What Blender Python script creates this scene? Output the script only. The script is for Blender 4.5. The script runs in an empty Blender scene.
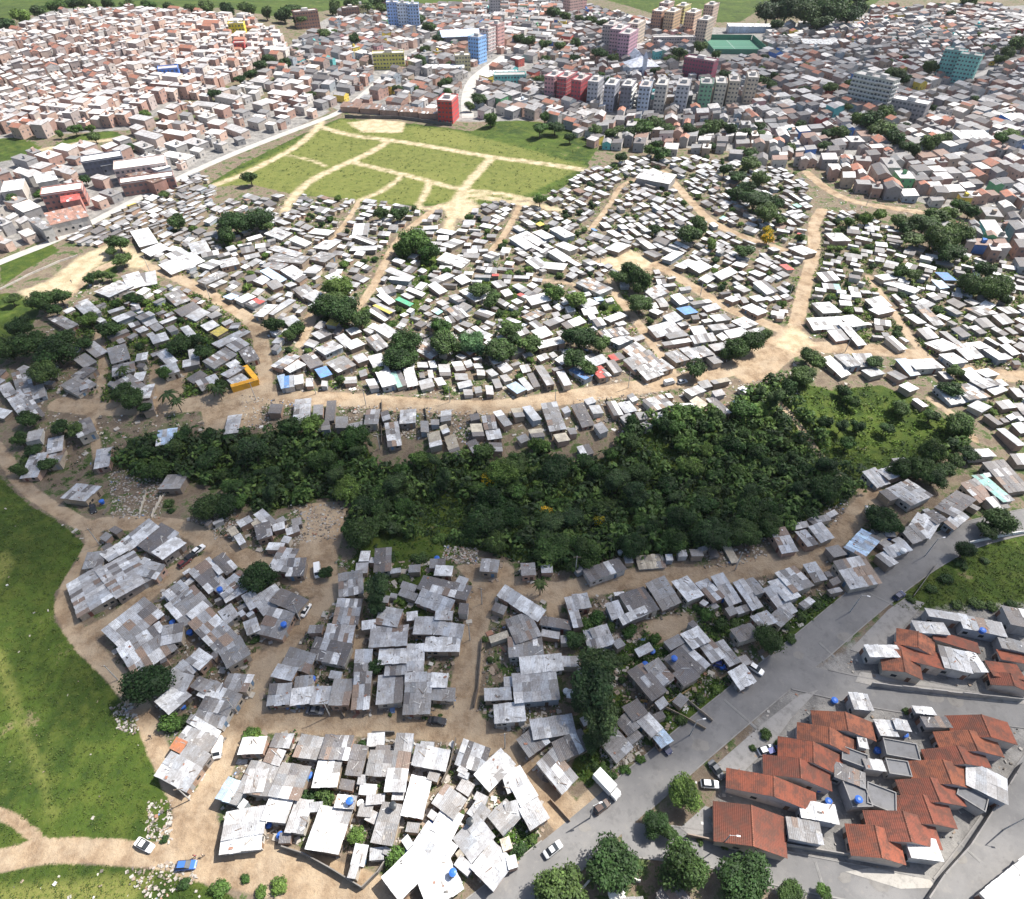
import bpy, math, random
import numpy as np
from mathutils import Vector, Matrix

random.seed(7)
RNG = np.random.default_rng(7)
R = math.radians
C = bpy.context.scene.collection

# ------------------------------------------------------------------ camera, sky, sun, exposure
CAM_H, PITCH, F, W, H = 143.0, R(44), 620.0, 1024, 899
SUN_AZ, SUN_EL = R(62), R(54)          # azimuth measured from +Y (view direction) towards +X
scene = bpy.context.scene
cam = bpy.data.cameras.new('camera')
cam.sensor_fit = 'HORIZONTAL'
cam.angle = 2 * math.atan(W / 2 / F)
cam.clip_start, cam.clip_end = 1.0, 30000.0
camo = bpy.data.objects.new('camera', cam)
C.objects.link(camo)
camo.location = (0, 0, CAM_H)
camo.rotation_euler = (R(90) - PITCH, 0, 0)
scene.camera = camo

world = bpy.data.worlds.new('World')
scene.world = world
world.use_nodes = True
wn = world.node_tree.nodes
bg = wn['Background']
sky = wn.new('ShaderNodeTexSky')
sky.sky_type = 'NISHITA'
sky.sun_disc = False
sky.sun_elevation = SUN_EL
sky.sun_rotation = SUN_AZ
sky.air_density, sky.dust_density, sky.ozone_density = 1.0, 2.0, 1.0
world.node_tree.links.new(sky.outputs[0], bg.inputs[0])
bg.inputs[1].default_value = 0.09

SUN = Vector((math.cos(SUN_EL) * math.sin(SUN_AZ), math.cos(SUN_EL) * math.cos(SUN_AZ), math.sin(SUN_EL)))
sl = bpy.data.lights.new('sun', 'SUN')
sl.energy, sl.angle, sl.color = 4.9, R(0.5), (1.0, 0.955, 0.88)
so = bpy.data.objects.new('sun', sl)
C.objects.link(so)
so.rotation_euler = SUN.to_track_quat('Z', 'Y').to_euler()
so.location = (0, 0, 400)

vs = scene.view_settings
vs.view_transform, vs.look, vs.exposure, vs.gamma = 'Standard', 'None', 0.95, 1.0
vs.use_curve_mapping = False
scene.cycles.max_bounces = 5
scene.cycles.diffuse_bounces = 3
scene.cycles.glossy_bounces = 2
scene.cycles.transparent_max_bounces = 8
scene.cycles.volume_bounces = 0

HAZE = 0.00003          # density of the thin air haze
# clouds that shade parts of the settlement: pixel where the shade falls, half axes and thickness in metres, altitude, density
CLOUDS = [(450, 535, 165, 60, 40, 520, .025, 3), (80, 385, 88, 62, 36, 500, .022, 5), (870, 640, 88, 50, 34, 540, .013, 8), (860, 75, 330, 150, 45, 700, .009, 12)]

# ------------------------------------------------------------------ projection helpers
CP, SP = math.cos(PITCH), math.sin(PITCH)

def ray(px, py):
    x, y = (px - W / 2) / F, (py - H / 2) / F
    return x, CP - y * SP, -SP - y * CP

def plane(px, py, z=0.0):
    d = ray(px, py)
    t = (z - CAM_H) / d[2]
    return d[0] * t, d[1] * t

def project(x, y, z):
    dz = z - CAM_H
    zc = y * CP - dz * SP
    yc = -y * SP - dz * CP
    return W / 2 + F * x / zc, H / 2 + F * yc / zc

def depth(x, y, z=0.0):
    return y * CP - (z - CAM_H) * SP

# ------------------------------------------------------------------ terrain: a gully under the grove, a hill far left
GULLY = [plane(*p) for p in [(60, 460), (180, 468), (330, 478), (450, 500), (560, 495), (680, 480), (790, 455), (880, 430)]]
HILL = plane(110, 45)

def seg_dist(X, Y, pts):
    D = np.full(np.shape(X), 1e9)
    for (ax, ay), (bx, by) in zip(pts[:-1], pts[1:]):
        dx, dy = bx - ax, by - ay
        L2 = dx * dx + dy * dy + 1e-9
        t = np.clip(((X - ax) * dx + (Y - ay) * dy) / L2, 0, 1)
        D = np.minimum(D, np.hypot(X - ax - t * dx, Y - ay - t * dy))
    return D

def terr(X, Y):
    X, Y = np.asarray(X, float), np.asarray(Y, float)
    g = seg_dist(X, Y, GULLY)
    z = -4.5 * np.exp(-(g / 17.0) ** 2)
    z = z + 26 * np.exp(-(((X - HILL[0]) / 230) ** 2 + ((Y - HILL[1]) / 190) ** 2)) * np.clip((Y - 330) / 150, 0, 1)
    z = z + 1.2 * np.sin(X * 0.021 + 1) * np.sin(Y * 0.017) * np.clip((Y - 170) / 150, 0, 1)
    return z

def T(x, y):
    return float(terr(x, y))

def ground(px, py):
    z = 0.0
    for _ in range(7):
        x, y = plane(px, py, z)
        z = T(x, y)
    return x, y, z

def gxy(px, py):
    return ground(px, py)[:2]

# ------------------------------------------------------------------ mesh builder
class MB:
    def __init__(s):
        s.v, s.f, s.c, s.u, s.m = [], [], [], [], []

    def face(s, pts, col=(.5, .5, .5), uv=None, mat=0):
        n = len(s.v)
        s.v.extend(pts)
        s.f.append(tuple(range(n, n + len(pts))))
        s.c.append(col)
        s.u.append(uv if uv else [(p[0], p[1]) for p in pts])
        s.m.append(mat)

    def quadbox(s, b, t, col, mat=0, top=True, bottom=False, sides=True, topcol=None, uvtop=None):
        """b and t: four lower and four upper corners, counter-clockwise from above"""
        if sides:
            run = 0.0
            for i in range(4):
                j = (i + 1) % 4
                L = math.hypot(b[j][0] - b[i][0], b[j][1] - b[i][1])
                hi, hj = t[i][2] - b[i][2], t[j][2] - b[j][2]
                s.face([b[i], b[j], t[j], t[i]], col, [(run, 0), (run + L, 0), (run + L, hj), (run, hi)], mat)
                run += L
        if top:
            s.face(list(t), topcol or col, uvtop, mat)
        if bottom:
            s.face([b[3], b[2], b[1], b[0]], col, None, mat)

    def box(s, x0, y0, z0, x1, y1, z1, col, mat=0, top=True, bottom=False, topcol=None):
        b = [(x0, y0, z0), (x1, y0, z0), (x1, y1, z0), (x0, y1, z0)]
        t = [(x, y, z1) for x, y, _ in b]
        s.quadbox(b, t, col, mat, top, bottom, True, topcol)

    def rbox(s, cx, cy, z0, lx, ly, h, ang, col, mat=0, top=True, topcol=None):
        c, n = math.cos(ang), math.sin(ang)
        b = [(cx + c * a * lx / 2 - n * q * ly / 2, cy + n * a * lx / 2 + c * q * ly / 2, z0) for a, q in ((-1, -1), (1, -1), (1, 1), (-1, 1))]
        s.quadbox(b, [(x, y, z0 + h) for x, y, _ in b], col, mat, top, False, True, topcol)

    def tube(s, p0, p1, r0, r1, col, n=6, mat=0, cap=True):
        p0, p1 = Vector(p0), Vector(p1)
        d = (p1 - p0).normalized()
        a = d.orthogonal().normalized()
        b = d.cross(a)
        ring0 = [tuple(p0 + (a * math.cos(k * 2 * math.pi / n) + b * math.sin(k * 2 * math.pi / n)) * r0) for k in range(n)]
        ring1 = [tuple(p1 + (a * math.cos(k * 2 * math.pi / n) + b * math.sin(k * 2 * math.pi / n)) * r1) for k in range(n)]
        for k in range(n):
            j = (k + 1) % n
            s.face([ring0[k], ring0[j], ring1[j], ring1[k]], col, None, mat)
        if cap:
            s.face(ring1, col, None, mat)

    def mesh(s, name, mats, smooth=False):
        me = bpy.data.meshes.new(name)
        me.from_pydata([tuple(map(float, p)) for p in s.v], [], s.f)
        for m in (mats if isinstance(mats, (list, tuple)) else [mats]):
            me.materials.append(m)
        at = me.attributes.new('tone', 'FLOAT_COLOR', 'FACE')
        at.data.foreach_set('color', np.array([(c[0], c[1], c[2], 1.0) for c in s.c], np.float32).ravel())
        uv = me.uv_layers.new(name='UVMap')
        uv.data.foreach_set('uv', np.array([q for u in s.u for q in u], np.float32).ravel())
        me.polygons.foreach_set('material_index', np.array(s.m, np.int32))
        if smooth:
            me.polygons.foreach_set('use_smooth', np.ones(len(s.f), bool))
        me.update()
        return me

    def obj(s, name, mats, parent=None, loc=None, rz=0.0, smooth=False):
        o = bpy.data.objects.new(name, s.mesh(name, mats, smooth))
        C.objects.link(o)
        if parent:
            o.parent = parent
        if loc is not None:
            o.location = loc
        o.rotation_euler[2] = rz
        return o

def tag(o, label=None, cat=None, group=None, kind=None):
    for k, v in (('label', label), ('category', cat), ('group', group), ('kind', kind)):
        if v:
            o[k] = v
    return o

def empty(name, loc, rz=0.0):
    o = bpy.data.objects.new(name, None)
    o.empty_display_size = 0.5
    C.objects.link(o)
    o.location = loc
    o.rotation_euler[2] = rz
    return o

def place(name, mesh, parent=None, loc=(0, 0, 0), rz=0.0, sc=None):
    o = bpy.data.objects.new(name, mesh)
    C.objects.link(o)
    o.parent = parent
    o.location = loc
    o.rotation_euler[2] = rz
    if sc:
        o.scale = sc
    return o

# ------------------------------------------------------------------ materials
def nodes(name):
    m = bpy.data.materials.new(name)
    m.use_nodes = True
    nt = m.node_tree
    b = nt.nodes['Principled BSDF']
    b.inputs['Roughness'].default_value = 0.85
    b.inputs['Specular IOR Level'].default_value = 0.25
    return m, nt, b

def N(nt, t, **kw):
    n = nt.nodes.new(t)
    for k, v in kw.items():
        if k in ('operation', 'blend_type', 'data_type', 'attribute_name', 'wave_type', 'bands_direction', 'feature', 'interpolation_type'):
            setattr(n, k, v)
        else:
            n.inputs[k].default_value = v
    return n

def noise(nt, vec, scale, detail=4.0, rough=0.6):
    n = N(nt, 'ShaderNodeTexNoise', Scale=scale, Detail=detail, Roughness=rough)
    if vec is not None:
        nt.links.new(vec, n.inputs['Vector'])
    return n.outputs['Fac']

def ramp(nt, fac, lo, hi, a=0.0, b=1.0):
    n = nt.nodes.new('ShaderNodeMapRange')
    n.interpolation_type = 'SMOOTHSTEP'
    n.inputs['From Min'].default_value, n.inputs['From Max'].default_value = lo, hi
    n.inputs['To Min'].default_value, n.inputs['To Max'].default_value = a, b
    nt.links.new(fac, n.inputs['Value'])
    return n.outputs['Result']

def math_(nt, op, a, b=None):
    n = nt.nodes.new('ShaderNodeMath')
    n.operation = op
    for i, q in enumerate((a, b)):
        if q is None:
            continue
        if isinstance(q, (int, float)):
            n.inputs[i].default_value = q
        else:
            nt.links.new(q, n.inputs[i])
    return n.outputs[0]

def mix(nt, fac, a, b, mode='MIX'):
    n = nt.nodes.new('ShaderNodeMix')
    n.data_type = 'RGBA'
    n.blend_type = mode
    for sock, q in ((n.inputs[0], fac), (n.inputs[6], a), (n.inputs[7], b)):
        if isinstance(q, (int, float)):
            sock.default_value = q
        elif isinstance(q, tuple):
            sock.default_value = (*q, 1.0) if len(q) == 3 else q
        else:
            nt.links.new(q, sock)
    return n.outputs[2]

def bump(nt, b, hgt, strength=0.4, dist=0.05):
    n = nt.nodes.new('ShaderNodeBump')
    n.inputs['Strength'].default_value = strength
    n.inputs['Distance'].default_value = dist
    nt.links.new(hgt, n.inputs['Height'])
    nt.links.new(n.outputs[0], b.inputs['Normal'])

def pos(nt):
    return nt.nodes.new('ShaderNodeNewGeometry').outputs['Position']

def attr(nt, name):
    return N(nt, 'ShaderNodeAttribute', attribute_name=name)

def scaled(nt, vec, s):
    m = nt.nodes.new('ShaderNodeMapping')
    m.inputs['Scale'].default_value = s
    nt.links.new(vec, m.inputs['Vector'])
    return m.outputs[0]

def mat_roof():
    m, nt, b = nodes('roof_sheets')
    a = attr(nt, 'tone').outputs['Color']
    uv = nt.nodes.new('ShaderNodeTexCoord').outputs['UV']
    p = pos(nt)
    blot = noise(nt, p, 0.45, 5, 0.65)
    fine = noise(nt, p, 2.6, 5, 0.75)
    streak = noise(nt, scaled(nt, uv, (2.6, 0.35, 1)), 1.0, 4, 0.65)
    c = mix(nt, ramp(nt, blot, 0.40, 0.60, 0.0, 0.6), a, mix(nt, 0.75, a, (0.17, 0.145, 0.125)))
    c = mix(nt, ramp(nt, streak, 0.5, 0.72, 0.0, 0.6), c, mix(nt, 0.75, a, (0.13, 0.115, 0.105)))
    c = mix(nt, ramp(nt, fine, 0.54, 0.66, 0.0, 0.75), c, mix(nt, 0.85, a, (0.12, 0.095, 0.08)))
    c = mix(nt, ramp(nt, fine, 0.43, 0.33, 0.0, 0.6), c, mix(nt, 0.6, a, (0.66, 0.65, 0.64)))
    nt.links.new(c, b.inputs['Base Color'])
    w = N(nt, 'ShaderNodeTexWave', Scale=0.9, Distortion=0.0, bands_direction='X')
    nt.links.new(uv, w.inputs['Vector'])
    bump(nt, b, w.outputs['Fac'], 0.5, 0.05)
    b.inputs['Roughness'].default_value = 0.55
    return m

def mat_tone(name, rough=0.85, s1=0.8, amount=0.5, dark=(0.12, 0.10, 0.085), planks=0.0):
    m, nt, b = nodes(name)
    a = attr(nt, 'tone').outputs['Color']
    p = pos(nt)
    n1 = noise(nt, p, s1, 6, 0.65)
    n2 = noise(nt, p, s1 * 6, 4, 0.7)
    c = mix(nt, ramp(nt, n1, 0.45, 0.7, 0.0, amount), a, mix(nt, 0.7, a, dark))
    c = mix(nt, ramp(nt, n2, 0.5, 0.75, 0.0, amount * 0.7), c, mix(nt, 0.6, a, dark))
    if planks:
        uv = nt.nodes.new('ShaderNodeTexCoord').outputs['UV']
        w = N(nt, 'ShaderNodeTexWave', Scale=planks, Distortion=1.0, bands_direction='X')
        nt.links.new(uv, w.inputs['Vector'])
        c = mix(nt, ramp(nt, w.outputs['Fac'], 0.25, 0.0, 0.0, 0.6), c, dark)
    nt.links.new(c, b.inputs['Base Color'])
    b.inputs['Roughness'].default_value = rough
    return m

def mat_tile():
    m, nt, b = nodes('clay_tiles')
    a = attr(nt, 'tone').outputs['Color']
    uv = nt.nodes.new('ShaderNodeTexCoord').outputs['UV']
    p = pos(nt)
    n1, n2 = noise(nt, p, 0.5, 6, 0.7), noise(nt, p, 3.5, 4, 0.75)
    c = mix(nt, ramp(nt, n1, 0.42, 0.60, 0.0, 0.85), a, (0.12, 0.06, 0.045))
    c = mix(nt, ramp(nt, n2, 0.55, 0.75, 0.0, 0.6), c, (0.10, 0.06, 0.05))
    c = mix(nt, ramp(nt, n2, 0.42, 0.25, 0.0, 0.5), c, (0.38, 0.17, 0.11))
    w = N(nt, 'ShaderNodeTexWave', Scale=1.3, Distortion=0.0, bands_direction='X')
    nt.links.new(uv, w.inputs['Vector'])
    w2 = N(nt, 'ShaderNodeTexWave', Scale=0.9, Distortion=1.2, bands_direction='Y')
    nt.links.new(uv, w2.inputs['Vector'])
    hgt = math_(nt, 'ADD', w.outputs['Fac'], w2.outputs['Fac'])
    c = mix(nt, ramp(nt, w2.outputs['Fac'], 0.2, 0.0, 0.0, 0.2), c, (0.09, 0.05, 0.04))
    nt.links.new(c, b.inputs['Base Color'])
    bump(nt, b, hgt, 0.6, 0.06)
    return m

def mat_leaf():
    m, nt, b = nodes('leaves')
    a = attr(nt, 'tone').outputs['Color']
    oi = nt.nodes.new('ShaderNodeObjectInfo')
    hsv = nt.nodes.new('ShaderNodeHueSaturation')
    nt.links.new(mix(nt, 1.0, a, oi.outputs['Color'], 'MULTIPLY'), hsv.inputs['Color'])
    nt.links.new(ramp(nt, oi.outputs['Random'], 0, 1, 0.70, 1.3), hsv.inputs['Value'])
    nt.links.new(ramp(nt, oi.outputs['Random'], 0, 1, 0.515, 0.475), hsv.inputs['Hue'])
    nt.links.new(hsv.outputs[0], b.inputs['Base Color'])
    b.inputs['Roughness'].default_value = 0.6
    tr = nt.nodes.new('ShaderNodeBsdfTranslucent')
    nt.links.new(hsv.outputs[0], tr.inputs['Color'])
    ms = nt.nodes.new('ShaderNodeMixShader')
    ms.inputs[0].default_value = 0.25
    nt.links.new(b.outputs[0], ms.inputs[1])
    nt.links.new(tr.outputs[0], ms.inputs[2])
    nt.links.new(ms.outputs[0], nt.nodes['Material Output'].inputs['Surface'])
    return m

def mat_plain(name, col, rough=0.5, metal=0.0, coat=0.0):
    m, nt, b = nodes(name)
    p = pos(nt)
    n = noise(nt, p, 3.0, 4, 0.6)
    nt.links.new(mix(nt, ramp(nt, n, 0.45, 0.75, 0.0, 0.25), col, tuple(q * 0.6 for q in col)), b.inputs['Base Color'])
    b.inputs['Roughness'].default_value = rough
    b.inputs['Metallic'].default_value = metal
    b.inputs['Coat Weight'].default_value = coat
    return m

def mat_ground():
    m, nt, b = nodes('ground_cover')
    p = pos(nt)
    cov = attr(nt, 'cover')
    sep = nt.nodes.new('ShaderNodeSeparateColor')
    nt.links.new(cov.outputs['Color'], sep.inputs[0])
    cov2 = attr(nt, 'cover2')
    sep2 = nt.nodes.new('ShaderNodeSeparateColor')
    nt.links.new(cov2.outputs['Color'], sep2.inputs[0])
    big, mid, fine = noise(nt, p, 0.035, 5, 0.6), noise(nt, p, 0.22, 6, 0.65), noise(nt, p, 1.6, 5, 0.75)
    vfine = noise(nt, p, 5.0, 3, 0.7)
    edge = math_(nt, 'ADD', math_(nt, 'MULTIPLY', math_(nt, 'SUBTRACT', mid, 0.5), 0.55), math_(nt, 'MULTIPLY', math_(nt, 'SUBTRACT', fine, 0.5), 0.45))

    def mask(s, soft=0.08):
        return ramp(nt, math_(nt, 'ADD', s, edge), 0.5 - soft, 0.5 + soft)
    # bare lots: brown earth, grey dust and rubble, weeds
    earth = mix(nt, ramp(nt, mid, 0.35, 0.65), (0.125, 0.095, 0.068), (0.235, 0.185, 0.135))
    earth = mix(nt, ramp(nt, fine, 0.5, 0.75, 0.0, 0.6), earth, (0.085, 0.07, 0.058))
    earth = mix(nt, ramp(nt, vfine, 0.58, 0.72, 0.0, 0.55), earth, (0.40, 0.38, 0.35))
    weeds = mix(nt, ramp(nt, fine, 0.35, 0.65), (0.035, 0.058, 0.018), (0.075, 0.105, 0.032))
    base = mix(nt, math_(nt, 'MULTIPLY', ramp(nt, math_(nt, 'ADD', mid, math_(nt, 'MULTIPLY', fine, 0.35)), 0.66, 0.76), ramp(nt, big, 0.30, 0.46)), earth, weeds)
    # grass
    g = mix(nt, ramp(nt, big, 0.35, 0.65), (0.021, 0.043, 0.005), (0.048, 0.079, 0.010))
    g = mix(nt, ramp(nt, mid, 0.42, 0.68, 0.0, 0.7), g, (0.085, 0.105, 0.018))
    g = mix(nt, ramp(nt, mid, 0.42, 0.28, 0.0, 0.8), g, (0.017, 0.034, 0.008))
    g = mix(nt, ramp(nt, fine, 0.5, 0.75, 0.0, 0.65), g, (0.019, 0.034, 0.008))
    g = mix(nt, ramp(nt, fine, 0.45, 0.28, 0.0, 0.5), g, (0.10, 0.122, 0.036))
    bare = noise(nt, p, 0.075, 6, 0.7)
    g = mix(nt, ramp(nt, bare, 0.50, 0.64, 0.0, 0.4), g, (0.085, 0.135, 0.018))
    g = mix(nt, ramp(nt, math_(nt, 'ADD', bare, math_(nt, 'MULTIPLY', math_(nt, 'SUBTRACT', fine, 0.5), 0.25)), 0.63, 0.69, 0.0, 0.75), g, (0.19, 0.15, 0.085))
    dryg = mix(nt, ramp(nt, fine, 0.35, 0.65), (0.17, 0.165, 0.05), (0.115, 0.14, 0.028))
    g = mix(nt, mask(sep2.outputs[1], 0.25), g, dryg)
    c = mix(nt, mask(sep.outputs[0]), base, g)
    # packed dirt
    d = mix(nt, ramp(nt, mid, 0.35, 0.65), (0.205, 0.142, 0.09), (0.345, 0.258, 0.17))
    d = mix(nt, ramp(nt, fine, 0.5, 0.75, 0.0, 0.6), d, (0.15, 0.115, 0.085))
    d = mix(nt, ramp(nt, noise(nt, p, 0.09, 5, 0.7), 0.42, 0.60, 0.0, 0.55), d, (0.40, 0.325, 0.235))
    c = mix(nt, mask(sep.outputs[1], 0.1), c, d)
    # pale sand
    s = mix(nt, ramp(nt, mid, 0.35, 0.65), (0.32, 0.26, 0.16), (0.46, 0.38, 0.26))
    s = mix(nt, ramp(nt, fine, 0.5, 0.8, 0.0, 0.3), s, (0.33, 0.26, 0.17))
    c = mix(nt, mask(sep.outputs[2], 0.22), c, s)
    # grey paved ground in town
    t = mix(nt, ramp(nt, mid, 0.35, 0.65), (0.14, 0.135, 0.13), (0.26, 0.25, 0.235))
    t = mix(nt, ramp(nt, fine, 0.5, 0.75, 0.0, 0.6), t, (0.33, 0.31, 0.29))
    c = mix(nt, mask(sep2.outputs[0], 0.15), c, t)
    # murky pond bed
    c = mix(nt, mask(sep2.outputs[2], 0.1), c, (0.06, 0.058, 0.02))
    nt.links.new(c, b.inputs['Base Color'])
    b.inputs['Roughness'].default_value = 0.95
    bump(nt, b, math_(nt, 'ADD', fine, math_(nt, 'MULTIPLY', mid, 2.0)), 0.7, 0.35)
    return m

def mat_asphalt():
    m, nt, b = nodes('asphalt')
    p = pos(nt)
    n1, n2, n3 = noise(nt, p, 0.12, 5, 0.6), noise(nt, p, 0.8, 5, 0.65), noise(nt, p, 5, 3, 0.6)
    c = mix(nt, ramp(nt, n1, 0.35, 0.65), (0.15, 0.147, 0.146), (0.195, 0.19, 0.186))
    c = mix(nt, ramp(nt, n2, 0.55, 0.72, 0.0, 0.5), c, (0.225, 0.21, 0.195))
    c = mix(nt, ramp(nt, n2, 0.40, 0.28, 0.0, 0.5), c, (0.11, 0.109, 0.109))
    c = mix(nt, ramp(nt, n3, 0.5, 0.8, 0.0, 0.3), c, (0.12, 0.12, 0.12))
    wear = noise(nt, scaled(nt, p, (0.35, 0.35, 1)), 0.9, 6, 0.75)
    c = mix(nt, ramp(nt, wear, 0.52, 0.64, 0.0, 0.45), c, (0.115, 0.112, 0.11))
    c = mix(nt, ramp(nt, wear, 0.42, 0.34, 0.0, 0.4), c, (0.235, 0.222, 0.205))
    nt.links.new(c, b.inputs['Base Color'])
    bump(nt, b, n3, 0.3, 0.02)
    return m

M = {
    'roof': mat_roof(), 'tile': mat_tile(), 'leaf': mat_leaf(), 'ground': mat_ground(), 'asphalt': mat_asphalt(),
    'wall': mat_tone('wall_boards', 0.85, 0.9, 0.6, planks=1.2), 'plaster': mat_tone('plaster', 0.9, 0.6, 0.5),
    'concrete': mat_tone('concrete', 0.9, 0.5, 0.7, (0.10, 0.095, 0.09)), 'bark': mat_tone('bark', 0.95, 2.0, 0.6, (0.04, 0.03, 0.02)),
    'plastic': mat_tone('plastic', 0.4, 1.0, 0.15), 'debris': mat_tone('debris', 0.9, 2.0, 0.4),
    'glass': mat_plain('window_glass', (0.03, 0.035, 0.04), 0.15), 'far_glass': mat_plain('far_window', (0.10, 0.105, 0.12), 0.4), 'rubber': mat_plain('rubber', (0.02, 0.02, 0.02), 0.8),
}
# ------------------------------------------------------------------ land cover: everything measured in world metres
def wpoly(pts):
    return [gxy(*p) for p in pts]

def in_poly(X, Y, poly):
    X, Y = np.asarray(X), np.asarray(Y)
    inside = np.zeros(X.shape, bool)
    n = len(poly)
    for i in range(n):
        (x0, y0), (x1, y1) = poly[i], poly[(i + 1) % n]
        if y0 == y1:
            continue
        cond = ((y0 > Y) != (y1 > Y)) & (X < (x1 - x0) * (Y - y0) / (y1 - y0) + x0)
        inside ^= cond
    return inside

def poly_sd(X, Y, poly):
    d = seg_dist(X, Y, list(poly) + [poly[0]])
    return np.where(in_poly(X, Y, poly), d, -d)

# lanes of packed dirt: (width in metres, pixels along the middle)
DIRT = [
    (4.2, [(-10, 440), (3, 455), (25, 490), (70, 518), (95, 530), (90, 552), (66, 588), (62, 612), (84, 645), (112, 670), (128, 690)]),
    (4.0, [(128, 690), (146, 716), (158, 752), (176, 790), (190, 822), (197, 850)]),
    (4.4, [(-30, 866), (0, 862), (40, 851), (90, 850), (150, 856), (200, 856)]),
    (2.2, [(-20, 808), (5, 815), (32, 832), (42, 848)]),
    (8.5, [(195, 852), (235, 862), (290, 874), (345, 890), (390, 910)]),
    (8.0, [(180, 835), (205, 845), (225, 865)]),
    (6.0, [(190, 840), (208, 800), (222, 762), (240, 712), (262, 672), (292, 634), (322, 602), (334, 584)]),
    (7.0, [(256, 716), (330, 720), (400, 722), (458, 727), (490, 738), (512, 752), (545, 788), (566, 818), (575, 830)]),
    (7.0, [(458, 727), (466, 690), (470, 650), (478, 605), (490, 580), (502, 573)]),
    (6.5, [(500, 580), (530, 590), (560, 592), (590, 586), (622, 580), (660, 576), (700, 577), (735, 573), (768, 564), (812, 556), (828, 543), (852, 520), (876, 494)]),
    (3.5, [(558, 590), (553, 612)]),
    (3.5, [(818, 562), (840, 580), (858, 596)]),
    (6.0, [(98, 524), (150, 522), (186, 528), (216, 546), (250, 560), (280, 572), (334, 590)]),
    (5.0, [(212, 560), (178, 568), (150, 592), (118, 618), (92, 632)]),
    (11.0, [(322, 525), (318, 550), (316, 580)]),
    (3.0, [(350, 600), (362, 630), (352, 655)]),
    (3.5, [(256, 656), (258, 668), (244, 690)]),
    (8.0, [(60, 404), (100, 408), (140, 407), (200, 404), (256, 398), (330, 398), (400, 404), (460, 408), (512, 406), (562, 398), (612, 391), (662, 384), (712, 374), (740, 366), (770, 354), (818, 346), (868, 349), (905, 352), (943, 366), (985, 374), (1040, 378)]),
    (9.0, [(740, 366), (775, 345), (790, 338)]),
    (6.0, [(788, 345), (795, 330), (804, 288), (812, 262), (815, 245), (813, 225), (822, 210)]),
    (4.0, [(672, 372), (650, 340), (632, 315), (618, 298), (610, 280)]),
    (5.5, [(600, 262), (637, 254), (680, 278), (725, 308), (768, 324), (795, 336)]),
    (5.0, [(664, 172), (690, 200), (710, 222), (745, 238), (790, 252), (812, 262)]),
    (6.0, [(806, 172), (830, 192), (856, 203), (890, 208), (920, 212)]),
    (6.0, [(62, 300), (95, 270), (128, 258), (150, 268), (176, 276), (212, 296), (256, 322), (262, 346), (265, 372), (264, 398)]),
    (3.0, [(90, 410), (95, 440), (100, 470)]),
    (3.5, [(98, 330), (105, 365), (98, 400)]),
    (4.0, [(440, 205), (400, 235), (385, 262), (372, 290), (355, 310)]),
    (3.5, [(520, 205), (505, 235), (492, 250)]),
    (3.0, [(360, 200), (345, 225), (330, 240)]),
    (3.0, [(590, 230), (610, 205), (620, 185), (640, 178)]),
    (3.5, [(868, 276), (885, 300), (902, 325), (915, 345), (935, 362)]),
    (3.0, [(930, 398), (950, 412), (975, 440)]),
    (3.0, [(650, 262), (645, 290), (625, 305)]),
    (3.0, [(540, 280), (580, 285), (610, 295)]),
    (2.4, [(770, 395), (800, 425), (825, 460), (848, 484), (868, 495)]),
    (4.0, [(300, 330), (318, 305), (300, 345)]),
    (5.0, [(570, 830), (590, 806), (600, 795)]),
]
SAND = [
    (5.0, [(322, 122), (300, 145), (272, 160), (240, 176), (215, 185)]),
    (5.5, [(318, 126), (352, 136), (392, 140), (440, 148), (490, 157), (540, 163), (585, 170)]),
    (5.5, [(390, 140), (372, 152), (340, 166), (310, 180), (292, 198), (285, 212)]),
    (4.5, [(352, 162), (385, 170), (425, 180), (460, 190), (500, 193), (530, 200)]),
    (5.5, [(492, 157), (478, 172), (462, 190), (455, 205), (448, 230)]),
    (3.5, [(402, 176), (385, 190), (360, 200)]),
    (3.5, [(430, 180), (425, 195), (415, 210), (440, 207), (455, 203)]),
    (3.0, [(290, 156), (312, 160), (325, 166)]),
    (5.0, [(465, 195), (520, 203), (560, 210)]),
    (5.0, [(40, 150), (85, 142), (130, 138)]),
]
SAND_POLY = [
    [(348, 123), (372, 119), (405, 122), (402, 133), (362, 132)],
    [(18, 292), (50, 280), (80, 256), (105, 246), (118, 252), (106, 262), (84, 275), (72, 296), (50, 300), (30, 300)],
    [(105, 246), (120, 240), (150, 262), (135, 272)],
    [(775, 345), (790, 325), (803, 330), (815, 345), (790, 352)],
    [(600, 262), (630, 250), (655, 258), (640, 272), (615, 270)],
    [(440, 205), (462, 196), (480, 205), (462, 220), (448, 216)],
]
DIRT_POLY = [
    [(178, 800), (200, 790), (222, 830), (225, 862), (196, 866), (186, 840)],
    [(448, 705), (470, 690), (490, 738), (460, 742)],
    [(295, 505), (352, 500), (340, 545), (322, 575), (300, 560), (310, 530)],
    [(200, 395), (262, 385), (262, 425), (205, 432)],
    [(730, 372), (778, 350), (800, 352), (770, 378), (745, 384)],
    [(455, 565), (508, 562), (500, 588), (478, 592)],
    [(640, 622), (688, 612), (690, 632), (655, 645)],
    [(150, 362), (188, 372), (180, 402), (148, 402)],
]
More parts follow.
